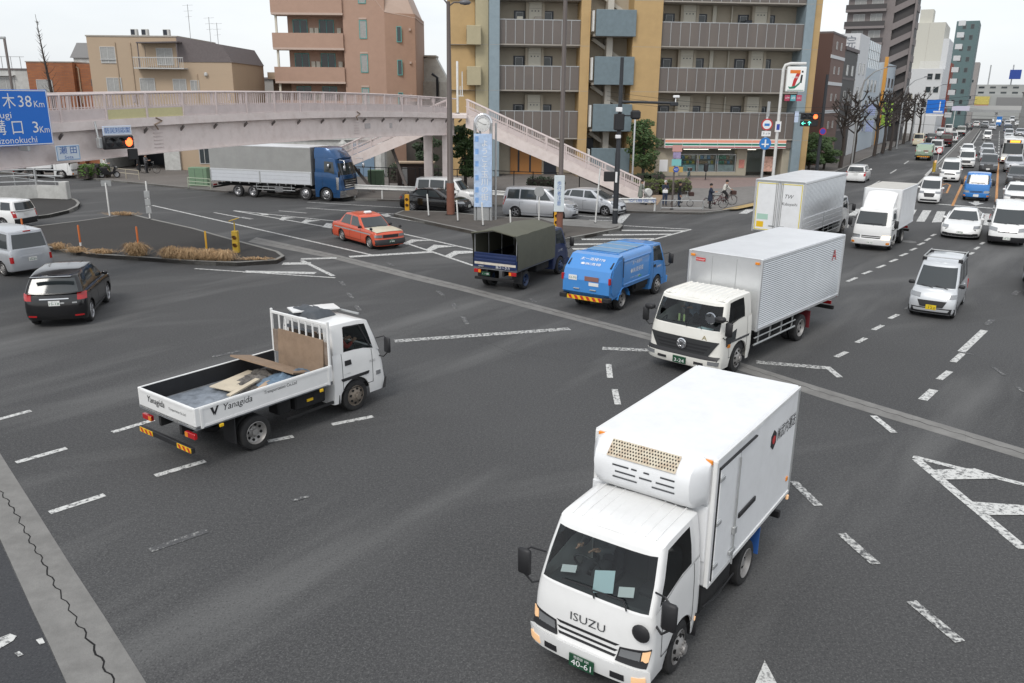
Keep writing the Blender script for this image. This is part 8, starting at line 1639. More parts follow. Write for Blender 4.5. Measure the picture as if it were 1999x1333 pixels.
# bus
def bus():
    pos = (61.37, 103.68, -119.6); root = thing('city_bus', 'city bus with an orange destination display at the right edge', 'bus', (pos[0], pos[1], 0), pos[2])
    b = Body(**dict(GIGA, L=9.0, W=2.3, fo=2.1, wb=4.8, axles=[2.1, 6.9], r=.45, ra=.52, gc=.28, cf=.3, cr=.2, belt=[(0, 1.15), (.2, 1.2), (9, 1.25)], roof=[(0, 2.85), (.5, 2.95), (9, 2.95)], g=dict(b0=.06, b1=8.95, t0=.18, t1=8.9, wb=1.11, wt=1.05, sw=[(.8, 2.2, .8, 2.2), (2.4, 4.2, 2.4, 4.2), (4.4, 6.2, 4.4, 6.2), (6.4, 8.5, 6.4, 8.5)]), t0=.03, t1=.74, wr=.8))
    b.shell(root, M_WHITE); b.under(root)
    for a in b.axles:
        for sg in (1, -1): add_wheel(root, b.X(a), sg*1.0, .45, .26, 'truck', M_RIMW)
    MB().box(b.X(.3), b.X(.12), -.75, .75, 2.5, 2.82, .02).build('destination_display', M_BLACK, root); x = b.X(.115); o = MB().box(x-.01, x+.004, -.4, .62, 2.53, 2.79).build('display_text_panel', mat('led_amber', (.9, .35, .05), .4, emit=(1, .35, .03), es=1.5), root)
    b.put(root, 'lower_band', b.fpt, [(-1.12, .32), (1.12, .32), (1.12, .75), (-1.12, .75)], M_MAROON, .02, nu=12); b.pair(root, 'headlight', b.fpt, [(.7, .55), (1.0, .55), (1.0, .75), (.7, .75)], M_LIT, .04)
    for sg in (1, -1): MB().box(b.X(-.1), b.X(-.3), sg*1.1, sg*1.3, 1.9, 2.3, .03).build('mirror', M_BLACK, root); f = b.spt(sg); MB().grid([[f(x_, z, .01) for x_ in (.6, 4, 8.4)] for z in (.8, 1.1)]).build('side_band', M_MAROON, root)
bus()
# ---------------------------------------------------------------- plants
random.seed(21)
M_BARK = mat('bark', (.055, .045, .04), .9, var=.3, vs=6, bump=.6, bs=15); M_LEAF = mat('evergreen_leaf', (.045, .085, .022), .6, var=.5, vs=1.6); M_LEAF2 = mat('hedge_leaf', (.09, .115, .025), .6, var=.5, vs=1.5); M_DARKLEAF = mat('dark_hedge_leaf', (.025, .045, .018), .65, var=.5, vs=2); M_GRASS = mat('dry_grass', (.5, .34, .19), .85, var=.35, vs=5)
def leaves(blobs, n, size):
    """leaf-sized faces scattered through the given (centre, radii) clumps, denser near their skin"""
    q = MB()
    for (c, r_) in blobs:
        for _ in range(n):
            v = Vector((random.gauss(0, 1), random.gauss(0, 1), random.gauss(0, 1))).normalized()*random.uniform(.45, 1.05)**.6
            p = Vector((c[0]+v.x*r_[0], c[1]+v.y*r_[1], c[2]+v.z*r_[2])); a = Vector((random.gauss(0, 1), random.gauss(0, 1), random.gauss(0, .6))).normalized(); b = a.orthogonal().normalized(); s_ = size*random.uniform(.6, 1.3)
            q.add([p-a*s_, p-b*s_*.5, p+a*s_, p+b*s_*.5], [(0, 1, 2, 3)])
    return q
def tree(label, b, h, r_, m, name='evergreen_tree', n=260, nb=16, trunk=.3, zb=.35):
    t = thing(name, label, 'tree', (b[0], b[1], .14)); q = MB().tube([(0, 0, 0), (.05, .03, h*.3), (-.05, 0, h*.6), (0, 0, h*.9)], [trunk*.5, trunk*.4, trunk*.25, .03], 8); blobs = []
    for i in range(nb):
        a = random.uniform(0, 6.28); z = lerp(zb*h, h*.92, (i+.5)/nb); k = math.sin(math.pi*min(.98, max(.12, (z/h-zb+.12)/(1.12-zb))))**.7; d = r_*k*random.uniform(.3, .75); c = (d*math.cos(a), d*math.sin(a), z); blobs.append((c, (r_*.42*random.uniform(.8, 1.2), r_*.42*random.uniform(.8, 1.2), h*.09*random.uniform(.8, 1.3))))
        q.tube([(0, 0, z*.8), (c[0]*.6, c[1]*.6, z*.93), c], [trunk*.18, trunk*.1, .02], 5)
    q.build('trunk', M_BARK, t, smooth=60); o = leaves(blobs, n, .13).build('crown', m, t, normals=False); o['kind'] = 'stuff'; return t
tree('bushy evergreen tree beside the footbridge pier', (-3.78, 64.73), 5.2, 1.7, M_LEAF, zb=.25); tree('round-topped evergreen tree in front of the ochre block left of the shop', (11.66, 75.33), 5.4, 2.0, M_LEAF, zb=.22); tree('small evergreen tree beside the traffic light beyond the shop', (30.31, 85.88), 3.9, 2.1, M_LEAF, zb=.2); tree('evergreen tree at the pavement end behind the utility pole', (32.89, 88.65), 3.4, 1.8, M_LEAF, zb=.2)
tree('dark shrub tree behind the bridge stairs', (-8.05, 75.74), 4.2, 1.6, M_DARKLEAF, zb=.1, nb=10)
def hedge(label, pts, w, h, m, n=900):
    t = thing('hedge', label, 'hedge', (pts[0][0], pts[0][1], .14)); blobs = []; o = Vector(pts[0])
    for a, b in zip(pts, pts[1:]):
        a, b = Vector(a)-o, Vector(b)-o; k = max(1, round((b-a).length/.7))
        for j in range(k+1): p = a.lerp(b, j/k); blobs.append(((p.x, p.y, h*.5), (.55, w/2, h*.52*random.uniform(.9, 1.1))))
    q = leaves(blobs, max(40, n//len(blobs)), .085).build('foliage', m, t, normals=False); q['kind'] = 'stuff'; c = MB()
    for bl in blobs: c.box(bl[0][0]-.4, bl[0][0]+.4, bl[0][1]-w*.35, bl[0][1]+w*.35, 0, h*.82)
    c.build('inner_twigs', M_BARK, t)
hedge('clipped yellow-green hedge behind the waiting pedestrians', [(9.33, 63.4), (11.32, 63.57), (13.19, 64.08)], 1.4, 1.1, M_LEAF2, 5000); hedge('darker hedge under the tree left of the shop', [(9.15, 69.77), (11.18, 70.38), (12.43, 71.34)], 1.0, 1.0, M_DARKLEAF, 2500); hedge('small bright green hedge beside the scooter', [(-36.72, 71.36), (-35.68, 72.4)], 1.4, 1.15, mat('bright_hedge_leaf', (.07, .14, .02), .6, var=.5, vs=2), 2500); hedge('dark low hedge behind the fence by the bridge pier', [(-10.11, 70.46), (-6.66, 70.8)], 1.4, 1.5, M_DARKLEAF, 3000); hedge('dark hedge behind the stair near the entrance', [(1.52, 65.2), (3.52, 65.01)], 1.0, 1.1, M_DARKLEAF, 1800)
def tuft(label, b, w, h, n, m=M_GRASS):
    t = thing('grass_tuft', label, 'grass', (b[0], b[1], .16), 0, 'dry grass on the dark island'); q = MB()
    for _ in range(n):
        x, y = random.gauss(0, w*.3), random.gauss(0, .1); a = random.uniform(0, 6.28); l_ = h*random.uniform(.3, 1.05)*(1-.35*min(1, abs(x)/w)); dx, dy = math.cos(a)*l_*.9+x*.6, math.sin(a)*l_*.6-.15; d = Vector((-math.sin(a), math.cos(a)))*.009
        q.add([(x-d.x, y-d.y, 0), (x+d.x, y+d.y, 0), (x+dx*.45+d.x, y+dy*.45+d.y, l_*.85), (x+dx*.45-d.x, y+dy*.45-d.y, l_*.85), (x+dx, y+dy, l_*random.uniform(.25, .7))], [(0, 1, 2, 3), (3, 2, 4)])
    o = q.build('blades', m, t, normals=False); o['kind'] = 'stuff'
for b, w, h, n, l in (((-17.03, 36.67), .5, .75, 700, 'round dry grass tuft at the foot of the second orange post'), ((-15.19, 36.15), .55, .65, 700, 'wide dry grass tuft left of the yellow post'), ((-14.34, 35.95), .55, .65, 700, 'dry grass tuft just left of the yellow post'), ((-13.49, 35.87), .5, .62, 600, 'dry grass tuft right at the yellow post'), ((-12.74, 35.79), .5, .6, 600, 'dry grass tuft beside the solar beacon'), ((-20.14, 37.39), .6, .35, 250, 'thin dry grass along the kerb near the first orange post'), ((-18.8, 37.08), .9, .3, 250, 'sparse dry grass between the two orange posts'), ((-21.33, 38.12), .5, .4, 250, 'dry grass behind the black car at the island edge'), ((-11.43, 35.98), .9, .18, 250, 'low dry grass at the island tip'), ((-23.5, 49.39), 1.2, .3, 260, 'low dry grass along the far edge of the dark island')): tuft(l, b, w, h, n)
def pollard(label, b, h, lean=0):
    t = thing('pollarded_tree', label, 'tree', (b[0], b[1], .14), 0, 'bare street trees'); q = MB().tube([(0, 0, 0), (.1, 0, h*.3), (-.05, .05, h*.6), (.05, 0, h*.86)], [.24, .2, .15, .09], 8).build('trunk', M_BARK, t, smooth=60); c = MB()
    for i in range(20):
        z = h*random.uniform(.42, .88); a = random.uniform(0, 6.28); l_ = random.uniform(.8, 1.7); e = Vector((math.cos(a)*l_, math.sin(a)*l_, z+l_*.6)); c.tube([(0, 0, z-.2), tuple(e*.55+Vector((0, 0, z*.4))), tuple(e)], [.09, .065, .08], 5)
        for j in range(6): d = Vector((random.gauss(0, .5), random.gauss(0, .5), random.uniform(.2, 1))).normalized()*random.uniform(.3, .75); c.tube([tuple(e), tuple(e+d)], [.06, .02], 4)
    c.build('crown', M_BARK, t)
for i, (b, h) in enumerate((((35.49, 90.9), 7.6), ((39.5, 97.82), 8.2), ((54.85, 122.71), 8.4), ((60.13, 132.37), 8.4), ((65.53, 141.94), 8.4), ((47.17, 109.95), 8.0), ((50.6, 115.43), 8.2), ((71.76, 152.99), 8.6), ((81.56, 170.62), 8.6), ((92.17, 189.71), 8.6), ((103.61, 209.84), 9), ((123.1, 244.29), 9), ((150.15, 292.11), 9))): pollard(['bare pollarded street tree nearest the shop corner', 'bare pollarded street tree with a reddish trunk before the white clinic', 'bare pollarded tree just before the pale blue building'][i] if i < 3 else '%s bare pollarded tree in the row after the pale blue building' % 'first second third fourth fifth sixth seventh eighth ninth tenth'.split()[i-3], b, h)
t = thing('bare_tree', 'tall thin leafless tree rising behind the brick house', 'tree', (-45.49, 84, .14)); MB().tube([(0, 0, 0), (.05, 0, 7), (-.25, 0, 10.5), (-.45, 0, 14.2)], [.25, .16, .08, .015], 6).build('trunk', M_BARK, t); q = MB()
for i in range(60): z = random.uniform(6.5, 13.6); a = random.uniform(0, 6.28); l_ = lerp(1.1, .2, (z-6.5)/7)*random.uniform(.6, 1.2); x = -.06*(z-7); q.tube([(x, 0, z), (x+math.cos(a)*l_*.6, math.sin(a)*l_*.6, z+l_*.5), (x+math.cos(a)*l_, math.sin(a)*l_, z+l_)], [.03, .018, .006], 3)
q.build('crown', M_BARK, t)
# ---------------------------------------------------------------- more street furniture
def cyl_sign(t, z, r_, face, rim=None, y=-.08):
    o = MB().lathe([(r_, y), (r_, y-.02), (.01, y-.021)], 20, 'y', (0, 0, z)).build('sign_disc', rim or face, t)
    if rim: MB().lathe([(r_*.78, y-.021), (r_*.78, y-.026), (.01, y-.027)], 20, 'y', (0, 0, z)).build('sign_face', face, t)
_b = (17.74, 59.61); M_RS = mat('sign_red', (.5, .025, .03), .45); M_SB = mat('sign_mid_blue', (.03, .2, .55), .45)
t = post('sign_post', 'grey post with a red-ringed truck sign above a blue round arrow sign', 'road sign', _b, 6.2, .09, M_STEEL); cyl_sign(t, 5.35, .4, M_INKW, M_RS, -.1); bx(t, 'truck_symbol', M_SB, -.18, .18, -.135, -.125, 5.25, 5.42); bx(t, 'time_plate', M_INKW, -.32, .32, -.12, -.1, 4.55, 4.9); TX('7-19', .2, M_INK, t, (0, -.125, 4.72), (1, 0, 0), (0, 0, 1), .5); cyl_sign(t, 4.05, .42, M_SB, None, -.1); bx(t, 'arrow_symbol', M_INKW, -.05, .05, -.135, -.12, 3.8, 4.33); bx(t, 'arrow_symbol', M_INKW, -.25, .25, -.133, -.121, 3.95, 4.04); bx(t, 'street_plate', M_STEEL, -.1, .1, -.12, -.1, 5.9, 6.9); bx(t, 'control_cabinet', M_STEEL, -.25, .25, -.2, .2, .0, 1.2, .03)
_b = (20.82, 66.91); t = thing('shop_pole_sign', 'white curved pole carrying the shop sign with a red and orange seven', 'sign', (_b[0], _b[1], .14)); Y0 = 9.6
MB().tube([(0, 0, 0), (0, 0, Y0-.3), (.12, 0, Y0+.0), (.5, 0, Y0+.12), (1.7, 0, Y0+.12)], .12, 10).build('pole', M_POLEW, t, smooth=60); sg_ = mat('sign_white_lit', (.75, .76, .74), .4, emit=(1, 1, 1), es=.1); o = bx(t, 'sign_box', sg_, .3, 1.75, -.15, .15, Y0-1.95, Y0-.1, .04); bx(o, 'sign_border', mat('sign_green', (.02, .2, .13), .5), .38, 1.67, -.152, -.15, Y0-1.87, Y0-1.82)
def qd(pts, m, y=-.156): MB().add([(x, y, z) for x, z in pts], [tuple(range(len(pts)))]).build('sign_figure', m, o)
z_ = Y0-1; qd([(.5, z_+.65), (1.3, z_+.65), (1.3, z_+.4), (.5, z_+.4)], mat('seven_orange', (.75, .2, .03), .5)); qd([(1.0, z_+.4), (1.3, z_+.4), (1.05, z_-.2), (.95, z_-.55), (.72, z_-.55), (.8, z_-.1)], M_RS, -.157); qd([(.42, z_-.55), (.6, z_-.6), (1.0, z_-.5), (1.4, z_-.15), (1.3, z_-.4), (.95, z_-.72), (.55, z_-.75)], mat('seven_green', (.02, .2, .12), .5), -.158); qd([(1.38, z_+.6), (1.52, z_+.6), (1.52, z_+.46), (1.38, z_+.46)], M_INK, -.157); qd([(1.36, z_+.3), (1.5, z_+.3), (1.46, z_-.3), (1.3, z_-.3)], M_INK, -.157)
TX('SEVEN i', .18, M_INKW, o, (.98, -.16, z_+.1), (1, 0, 0), (0, 0, 1), .7)
for i, c in enumerate(((.4, .05, .1), (.1, .35, .4), (.45, .06, .12))): bx(t, 'service_plate', mat('plate_c%d' % i, c, .5), .28+i*.46, .68+i*.46, -.1, -.04, Y0-2.65, Y0-2.2); TX(('ATM', '酒', 'たばこ')[i], .2, M_INKW, t, (.48+i*.46, -.104, Y0-2.43), (1, 0, 0), (0, 0, 1), .32)
bx(t, 'parking_plate', M_INKW, -.25, .2, -.16, -.12, Y0-5.0, Y0-4.2); bx(t, 'parking_mark', mat('deep_blue_mark', (.03, .06, .35), .5), -.15, .1, -.166, -.16, Y0-4.85, Y0-4.4)
_b = (27.56, 75.97); t = thing('utility_pole', 'black utility pole with a traffic light on its arm beyond the shop sign', 'pole', (_b[0], _b[1], .14)); MB().lathe([(.16, 0), (.12, 9.2)], 10, 'z').build('pole', M_POLEK, t, smooth=40); MB().tube([(0, 0, 5.9), (-2.6, -.1, 5.9)], .05, 6).build('arm', M_POLEK, t)
_s = thing('traffic_light', 'traffic light with red lamp and two green arrows beside the shop sign', 'traffic light', (_b[0]-1.25, _b[1]-.3, 5.75)); signal_head(_s, 3, (2,), w=.5); MB().box(-.78, .78, .0, .16, -.84, -.32, .04).build('arrow_case', M_BLACK, _s); M_GL = mat('lit_green', (.1, .8, .6), .3)
for x, r0 in ((-.5, 90), (0, 0)):
    q = MB()
    for a, b_, in (((0, -.16), (0, .16)), ((-.13, .03), (0, .17)), ((.13, .03), (0, .17))): q.beam((a[0], 0, a[1]), (b_[0], 0, b_[1]), .02, .05, (0, 1, 0))
    q.xf(Matrix.Translation((x, -.03, -.58)) @ Matrix.Rotation(R(-r0), 4, 'Y')).build('green_arrow', M_GL, _s)
bx(_s, 'notice_plate', mat('pale_blue_sign', (.5, .6, .8), .5), -1.35, -1.0, .02, .06, -.5, .45); cyl_sign(t, 4.35, .32, mat('noparking_blue', (.06, .06, .4), .5), M_RS, -.4)
_b = (10.5, 54.61); t = post('sign_post', 'brown post with stacked coloured signs and a route 427 plate', 'road sign', _b, 4.1, .06, M_POLEB)
for z, w, h, m in ((3.95, .62, .42, mat('peach_plate', (.55, .3, .27), .5)), (3.5, .5, .4, mat('mixed_plate', (.3, .25, .4), .5, var=.5, vs=5)), (3.05, .62, .42, mat('teal_plate', (.2, .5, .5), .5)), (2.6, .9, .34, mat('tan_plate', (.5, .33, .1), .5))): bx(t, 'sign_plate', m, -w/2+.1, w/2+.1, -.1, -.07, z-h/2, z+h/2)
MB().prism_y([(.1+.2*math.cos(R(a)), 2.6+.2*math.sin(R(a))) for a in range(0, 360, 60)], -.13, -.105).build('route_badge', mat('route_blue', (.03, .09, .4), .5), t); TX('427', .17, M_INKW, t, (.1, -.135, 2.6), (1, 0, 0), (0, 0, 1), .28)
t = post('utility_post', 'slim grey pole in the hedge left of the shop', 'pole', (9.44, 66.27), 6.0, .07, M_STEEL)
t = post('street_lamp', 'brown street lamp at the far left edge', 'street lamp', (-41.06, 70), 11.2, .1, M_POLEB); MB().box(-.75, .1, -.1, .1, 11.1, 11.3, .04).build('lamp_head', M_STEEL, t)
def arch_lamp(label, b, h): t = thing('street_lamp', label, 'street lamp', (b[0], b[1], .14), -30, 'street lamps down the street'); MB().tube([(0, 0, 0), (0, 0, h*.72), (.3, 0, h*.86), (1.2, 0, h*.95), (2.6, 0, h)], [.11, .09, .08, .06, .05], 8).build('pole', M_STEEL, t, smooth=60); MB().box(2.4, 3.3, -.13, .13, h-.05, h+.06, .03).build('lamp_head', mat('lamp_head_grey', (.12, .12, .13), .4), t)
arch_lamp('arched street lamp over the first bare street trees', (38.81, 96.23), 10.6); arch_lamp('arched street lamp before the cream low building', (58.24, 128.13), 10.4); arch_lamp('arched street lamp farther down near the teal tower', (86.08, 178.37), 10.2)
_b = (67.73, 143.89); t = thing('overhead_sign', 'blue overhead lane sign on an arm above the street with a long white name plate', 'road sign', (_b[0], _b[1], .14), -29.6); MB().tube([(0, 0, 0), (0, 0, 6.4)], .14, 8).build('pole', M_STEEL, t); MB().tube([(0, 0, 5.9), (9, 0, 5.9)], .07, 6).build('arm', M_STEEL, t); bx(t, 'sign_panel', M_SBLUE, 1.6, 4.3, -.15, -.08, 5.0, 7.2); bx(t, 'arrow_symbol', M_INKW, 3.5, 3.65, -.17, -.15, 5.5, 6.9); bx(t, 'arrow_symbol', M_INKW, 2.7, 4.1, -.171, -.15, 5.15, 5.4); bx(t, 'name_plate', M_INKW, 1.6, 4.3, -.14, -.08, 4.6, 4.95); bx(t, 'street_name_plate', mat('lilac_plate', (.6, .58, .7), .5), 5.4, 8.0, -.15, -.08, 5.5, 6.25); bx(t, 'secondary_pole', M_POLEW, 5.9, 6.0, -.05, .05, 0, 6)
_b = (43.14, 85.35); t = post('median_sign', 'orange-lit beacon with a red round sign at the nose of the median', 'road sign', _b, 2.4, .05, M_STEEL, z0=.2); cyl_sign(t, 2.2, .32, M_INKW, M_RS); MB().box(-.35, -.12, -.12, .12, 0, 1.1, .02).build('beacon_case', M_BLINK, t); MB().box(-.34, -.13, -.16, -.1, .95, 1.2, .03).build('beacon_lamp', M_AMBLIT, t)
# wires over the corner
t = thing('overhead_wires', 'thin black wires sagging across the front of the ochre block', 'wires', (15, 74, 6))
for dz in (0, .35, .7): MB().tube([(lerp(-7, 25, i/10), 0, dz+1.0-2.4*math.sin(math.pi*i/10)*.5) for i in range(11)], .018, 4).build('wire', M_BLACK, t)
t = thing('overhead_wires', 'thin wires crossing the street above the traffic', 'wires', (40.28, 99.75, 6))
for dz in (0, -1.2): MB().tube([(lerp(0, 40, i/8), lerp(0, -8, i/8), dz-.5*math.sin(math.pi*i/8)) for i in range(9)], .02, 4).build('wire', M_BLACK, t)
M_GREENB = mat('green_cabinet', (.16, .25, .16), .6, var=.08)
for b, l, w in (((-10.84, 65.57), 'green utility cabinet behind the guard rail', 1.2), ((-25.34, 66.53), 'pale green utility cabinet by the left pavement', 1.0), ((-24.64, 66.4), 'second green utility cabinet beside the wing truck tail', .6)): t = thing('utility_cabinet', l, 'cabinet', (*b, .14)); bx(t, 'case', M_GREENB, -w/2, w/2, -.4, .4, 0, 1.45, .03); bx(t, 'door_split', M_BLACK, -.01, .01, -.405, -.4, .1, 1.35)
for pts, l in (([(-12.63, 65.4), (-9.68, 64.56), (-7.54, 64.03)], 'black mesh fence in front of the blue steel door'), ([(-7.27, 64.42), (-2.84, 63.39), (1.45, 62.06), (4.86, 61.36)], 'black mesh fence behind the parked cars under the stair')):
    pipe_fence(l, pts, 1.75, (1.7, .1), M_BLACK, step=1.6)
t = thing('garden_shed', 'dark brown shed with a flat tan roof behind the parked cars', 'shed', (*(-8.37, 66.94), .14)); bx(t, 'wall', mat('shed_brown', (.06, .045, .04), .8), -.9, 1.9, -.6, .8, 0, 1.9); bx(t, 'roof', M_BEIGE, -1.0, 2.0, -.75, .9, 1.9, 2.0); bx(t, 'louvre', M_STEEL, -.5, -.1, -.62, -.6, .3, 1.6)
# ---------------------------------------------------------------- people, bicycles, scooter
def cloth(n, c): return mat('cloth_'+n, c, .9, var=.12, vs=8)
M_HAIR = mat('dark_hair', (.012, .01, .009), .7); M_SHOE = mat('shoe', (.03, .03, .03), .7)
BASE = dict(pel=(0, 0, .52), wai=(0, 0, .61), che=(.005, 0, .74), nec=(.005, 0, .835), hd0=(.012, 0, .88), hd1=(.016, 0, .95), shl=(0, .098, .805), ell=(-.01, .125, .63), wrl=(.04, .13, .49), shr=(0, -.098, .805), elr=(-.01, -.125, .63), wrr=(.04, -.13, .49),
    hil=(0, .05, .5), knl=(.012, .056, .28), anl=(-.005, .058, .05), tol=(.075, .062, .022), hir=(0, -.05, .5), knr=(.012, -.056, .28), anr=(-.005, -.058, .05), tor=(.075, -.062, .022))
RAD = dict(pel=(.066, .08), wai=.064, che=(.07, .085), nec=.03, hd0=.05, hd1=.056, shl=.045, ell=.032, wrl=.022, shr=.045, elr=.032, wrr=.022, hil=.062, knl=.042, anl=.028, tol=.026, hir=.062, knr=.042, anr=.028, tor=.026)
EDG = [('pel', 'wai'), ('wai', 'che'), ('che', 'nec'), ('nec', 'hd0'), ('hd0', 'hd1'), ('che', 'shl'), ('shl', 'ell'), ('ell', 'wrl'), ('che', 'shr'), ('shr', 'elr'), ('elr', 'wrr'), ('pel', 'hil'), ('hil', 'knl'), ('knl', 'anl'), ('anl', 'tol'), ('pel', 'hir'), ('hir', 'knr'), ('knr', 'anr'), ('anr', 'tor')]
def person(label, pos, h, rz, top, legs, pose=None, hair=None, coat=None, z=.14, hat=None):
    J = {k: Vector(v)*h for k, v in BASE.items()}
    for k, v in (pose or {}).items(): J[k] = Vector(v)*h
    t = thing('person', label, 'person', (pos[0], pos[1], z), rz); ks = list(J)
    me = bpy.data.meshes.new('body'); me.from_pydata([J[k] for k in ks], [(ks.index(a), ks.index(b)) for a, b in EDG], []); ob = bpy.data.objects.new('body', me); COL.objects.link(ob)
    ob.modifiers.new('s', 'SKIN'); ob.modifiers.new('u', 'SUBSURF').levels = 1
    for i, k in enumerate(ks):
        r_ = RAD[k]; me.skin_vertices[0].data[i].radius = tuple(q*h*1.12 for q in (r_ if isinstance(r_, tuple) else (r_, r_))); me.skin_vertices[0].data[i].use_root = k == 'pel'
    dg = bpy.context.evaluated_depsgraph_get(); m2 = bpy.data.meshes.new_from_object(ob.evaluated_get(dg)); bpy.data.objects.remove(ob)
    m2.materials.clear()
    for m in (M_SKIN, top, legs, M_SHOE): m2.materials.append(m)
    zone = {}
    for a, b in EDG: zone[a, b] = 0 if a in ('nec', 'hd0') else 3 if b in ('tol', 'tor') else 2 if b in ('hil', 'hir', 'knl', 'knr', 'anl', 'anr') else 1
    for p in m2.polygons:
        c = p.center
        def dist(e):
            a, d = J[e[0]], J[e[1]]-J[e[0]]; return (c-a-d*max(0, min(1, (c-a).dot(d)/d.length_squared))).length
        best = min(EDG, key=dist); p.material_index = zone[best]; p.use_smooth = True
    link(bpy.data.objects.new('body', m2), t)
    hd = J['hd1']; q = MB()
    rows = [[(hd.x-.012*h+math.cos(a)*math.sin(e)*.066*h, hd.y+math.sin(a)*math.sin(e)*.06*h, hd.z+.012*h+math.cos(e)*.062*h) for a in [R(25+k*310/10+0) for k in range(11)]] for e in [R(d) for d in (2, 30, 60, 90, 120)]]
    q.grid(rows).build('hair' if not hat else 'hat', hat or hair or M_HAIR, t, smooth=80)
    f = MB().lathe([(.001, .02*h), (.011*h, 0)], 6, 'x', (hd.x+.055*h, hd.y, hd.z-.015*h)); f.build('nose', M_SKIN, t)
    for sy in (1, -1): MB().box(hd.x+.05*h, hd.x+.058*h, hd.y+sy*.02*h-.005*h, hd.y+sy*.02*h+.005*h, hd.z-.002*h, hd.z+.006*h).build('eye', M_INK, t)
    for s_ in 'lr':
        w, e = J['wr'+s_], J['el'+s_]; d = (w-e).normalized(); sd = d.orthogonal().normalized(); hm = MB().beam(w, w+d*.05*h, .04*h, .018*h)
        for k in range(4): o = sd*(k-1.5)*.011*h; hm.tube([w+d*.045*h+o, w+d*(.075+.006*(k in (1, 2)))*h+o+Vector((.006*h, 0, 0)), w+d*(.09+.008*(k in (1, 2)))*h+o+Vector((.016*h, 0, -.002*h))], .0055*h, 4)
        hm.tube([w+d*.012*h+sd*.018*h, w+d*.04*h+sd*.034*h, w+d*.055*h+sd*.034*h], .006*h, 4); hm.build('hand', M_SKIN, t)
    if coat:
        rows = [[(J['pel'].x*.6+(r0 if abs(math.cos(a)) > .2 else r0)*math.cos(a)*h*.9+J['wai'].x*.3, math.sin(a)*r0*h*1.15, zz*h) for a in [2*math.pi*k/14 for k in range(15)]] for r0, zz in ((.088, .72), (.085, .6), (.1, .5), (.115, .38), (.12, coat))]
        MB().grid(rows).build('coat', top, t, smooth=60)
    return t
def bicycle(label, pos, rz, m, basket=True, r_=.33, child=False, z=.14, wb=1.08):
    t = thing('bicycle', label, 'bicycle', (pos[0], pos[1], z), rz); 
    for x in (-wb/2, wb/2):
        ring = [(x+r_*math.cos(a), 0, r_+r_*math.sin(a)) for a in [2*math.pi*k/20 for k in range(21)]]; w = MB().tube(ring, .018, 6, False).build('wheel', M_TYRE, t, smooth=60); q = MB()
        for k in range(12): a = 2*math.pi*k/12; q.tube([(x, 0, r_), (x+r_*math.cos(a), 0, r_+r_*math.sin(a))], .0035, 3)
        q.build('spokes', M_STEEL, w); g_ = [(x+(r_+.05)*math.cos(R(a)), 0, r_+(r_+.05)*math.sin(R(a))) for a in range(20, 171, 15)]; MB().tube(g_, .014, 4).build('mudguard', m, t)
    q = MB(); hd, st, bb, ra, fa = (wb/2-.2, 0, .85), (-.22, 0, .8), (-.05, 0, .3), (-wb/2, 0, r_), (wb/2, 0, r_)
    for a, b in ((hd, bb), (st, bb), (bb, ra), (st, ra), (hd, fa), ((hd[0]+.03, 0, .7), (-.16, 0, .5))): q.tube([a, b], .02, 6)
    q.build('frame', m, t, smooth=60); MB().tube([(hd[0]-.12, .26, 1.0), (hd[0]-.02, .2, 1.02), (hd[0], 0, 1.0), (hd[0]-.02, -.2, 1.02), (hd[0]-.12, -.26, 1.0)], .014, 6).build('handlebar', M_STEEL, t); MB().tube([hd, (hd[0]-.03, 0, 1.0)], .015, 6).build('stem', M_STEEL, t); MB().box(-.38, -.1, -.08, .08, .82, .88, .03).build('saddle', M_BLACK, t); MB().lathe([(.09, .03), (.09, .04)], 12, 'y', bb).build('chainring', M_BLACK, t); MB().box(-.75, -.35, -.07, .07, .7, .73).build('rear_rack', M_STEEL, t)
    if basket: MB().box(hd[0]+.08, hd[0]+.4, -.18, .18, .72, .98, .02).build('basket', mat('basket_brown', (.06, .03, .025), .8), t)
    if child: MB().box(-.78, -.4, -.2, .2, .75, 1.5, .12).build('child_seat_cover', M_BLACK, t)
    return t
HR_ = dict(ell=(.07, .12, .66), wrl=(.17, .07, .68), elr=(.07, -.12, .66), wrr=(.17, -.07, .68))
person('person in a grey-green coat pushing a pushchair by the stair foot', (8.81, 57.45), 1.66, 15, cloth('greygreen', (.2, .22, .19)), cloth('black', (.02, .02, .022)), dict(ell=(.09, .11, .64), wrl=(.2, .09, .6), elr=(.09, -.11, .64), wrr=(.2, -.09, .6), che=(.03, 0, .74), nec=(.05, 0, .83), hd0=(.07, 0, .875), hd1=(.08, 0, .945), shl=(.03, .098, .8), shr=(.03, -.098, .8)), coat=.3)
t = thing('pushchair', 'pale pushchair with a white hooded seat pushed by the stair foot', 'pushchair', (*(9.37, 57.21), .14), 15)
for x in (-.3, .35):
    for y in (-.22, .22): MB().lathe([(.12, -.02), (.12, .02)], 12, 'y', (x, y, .12)).build('wheel', M_TYRE, t)
MB().tube([(.35, .22, .12), (-.1, .22, .6), (-.5, .22, 1.0), (-.5, -.22, 1.0), (-.1, -.22, .6), (.35, -.22, .12)], .018, 6).build('frame', M_STEEL, t); MB().tube([(-.3, .22, .12), (.1, .22, .65)], .015, 6).build('strut', M_STEEL, t); MB().box(-.2, .3, -.2, .2, .35, .5, .05).build('seat', mat('white_cloth', (.6, .6, .58), .9, var=.2, vs=6), t); MB().lathe([(.24, -.2), (.27, 0), (.24, .2)], 12, 'y', (-.08, 0, .85)).build('hood', mat('white_cloth', (.6, .6, .58), .9), t, smooth=60)
person('person in navy with a white cap holding a white bag among those waiting', (10.39, 56.73), 1.68, -90, cloth('navy', (.02, .028, .05)), cloth('blue', (.05, .07, .12)), HR_, hat=M_INKW)
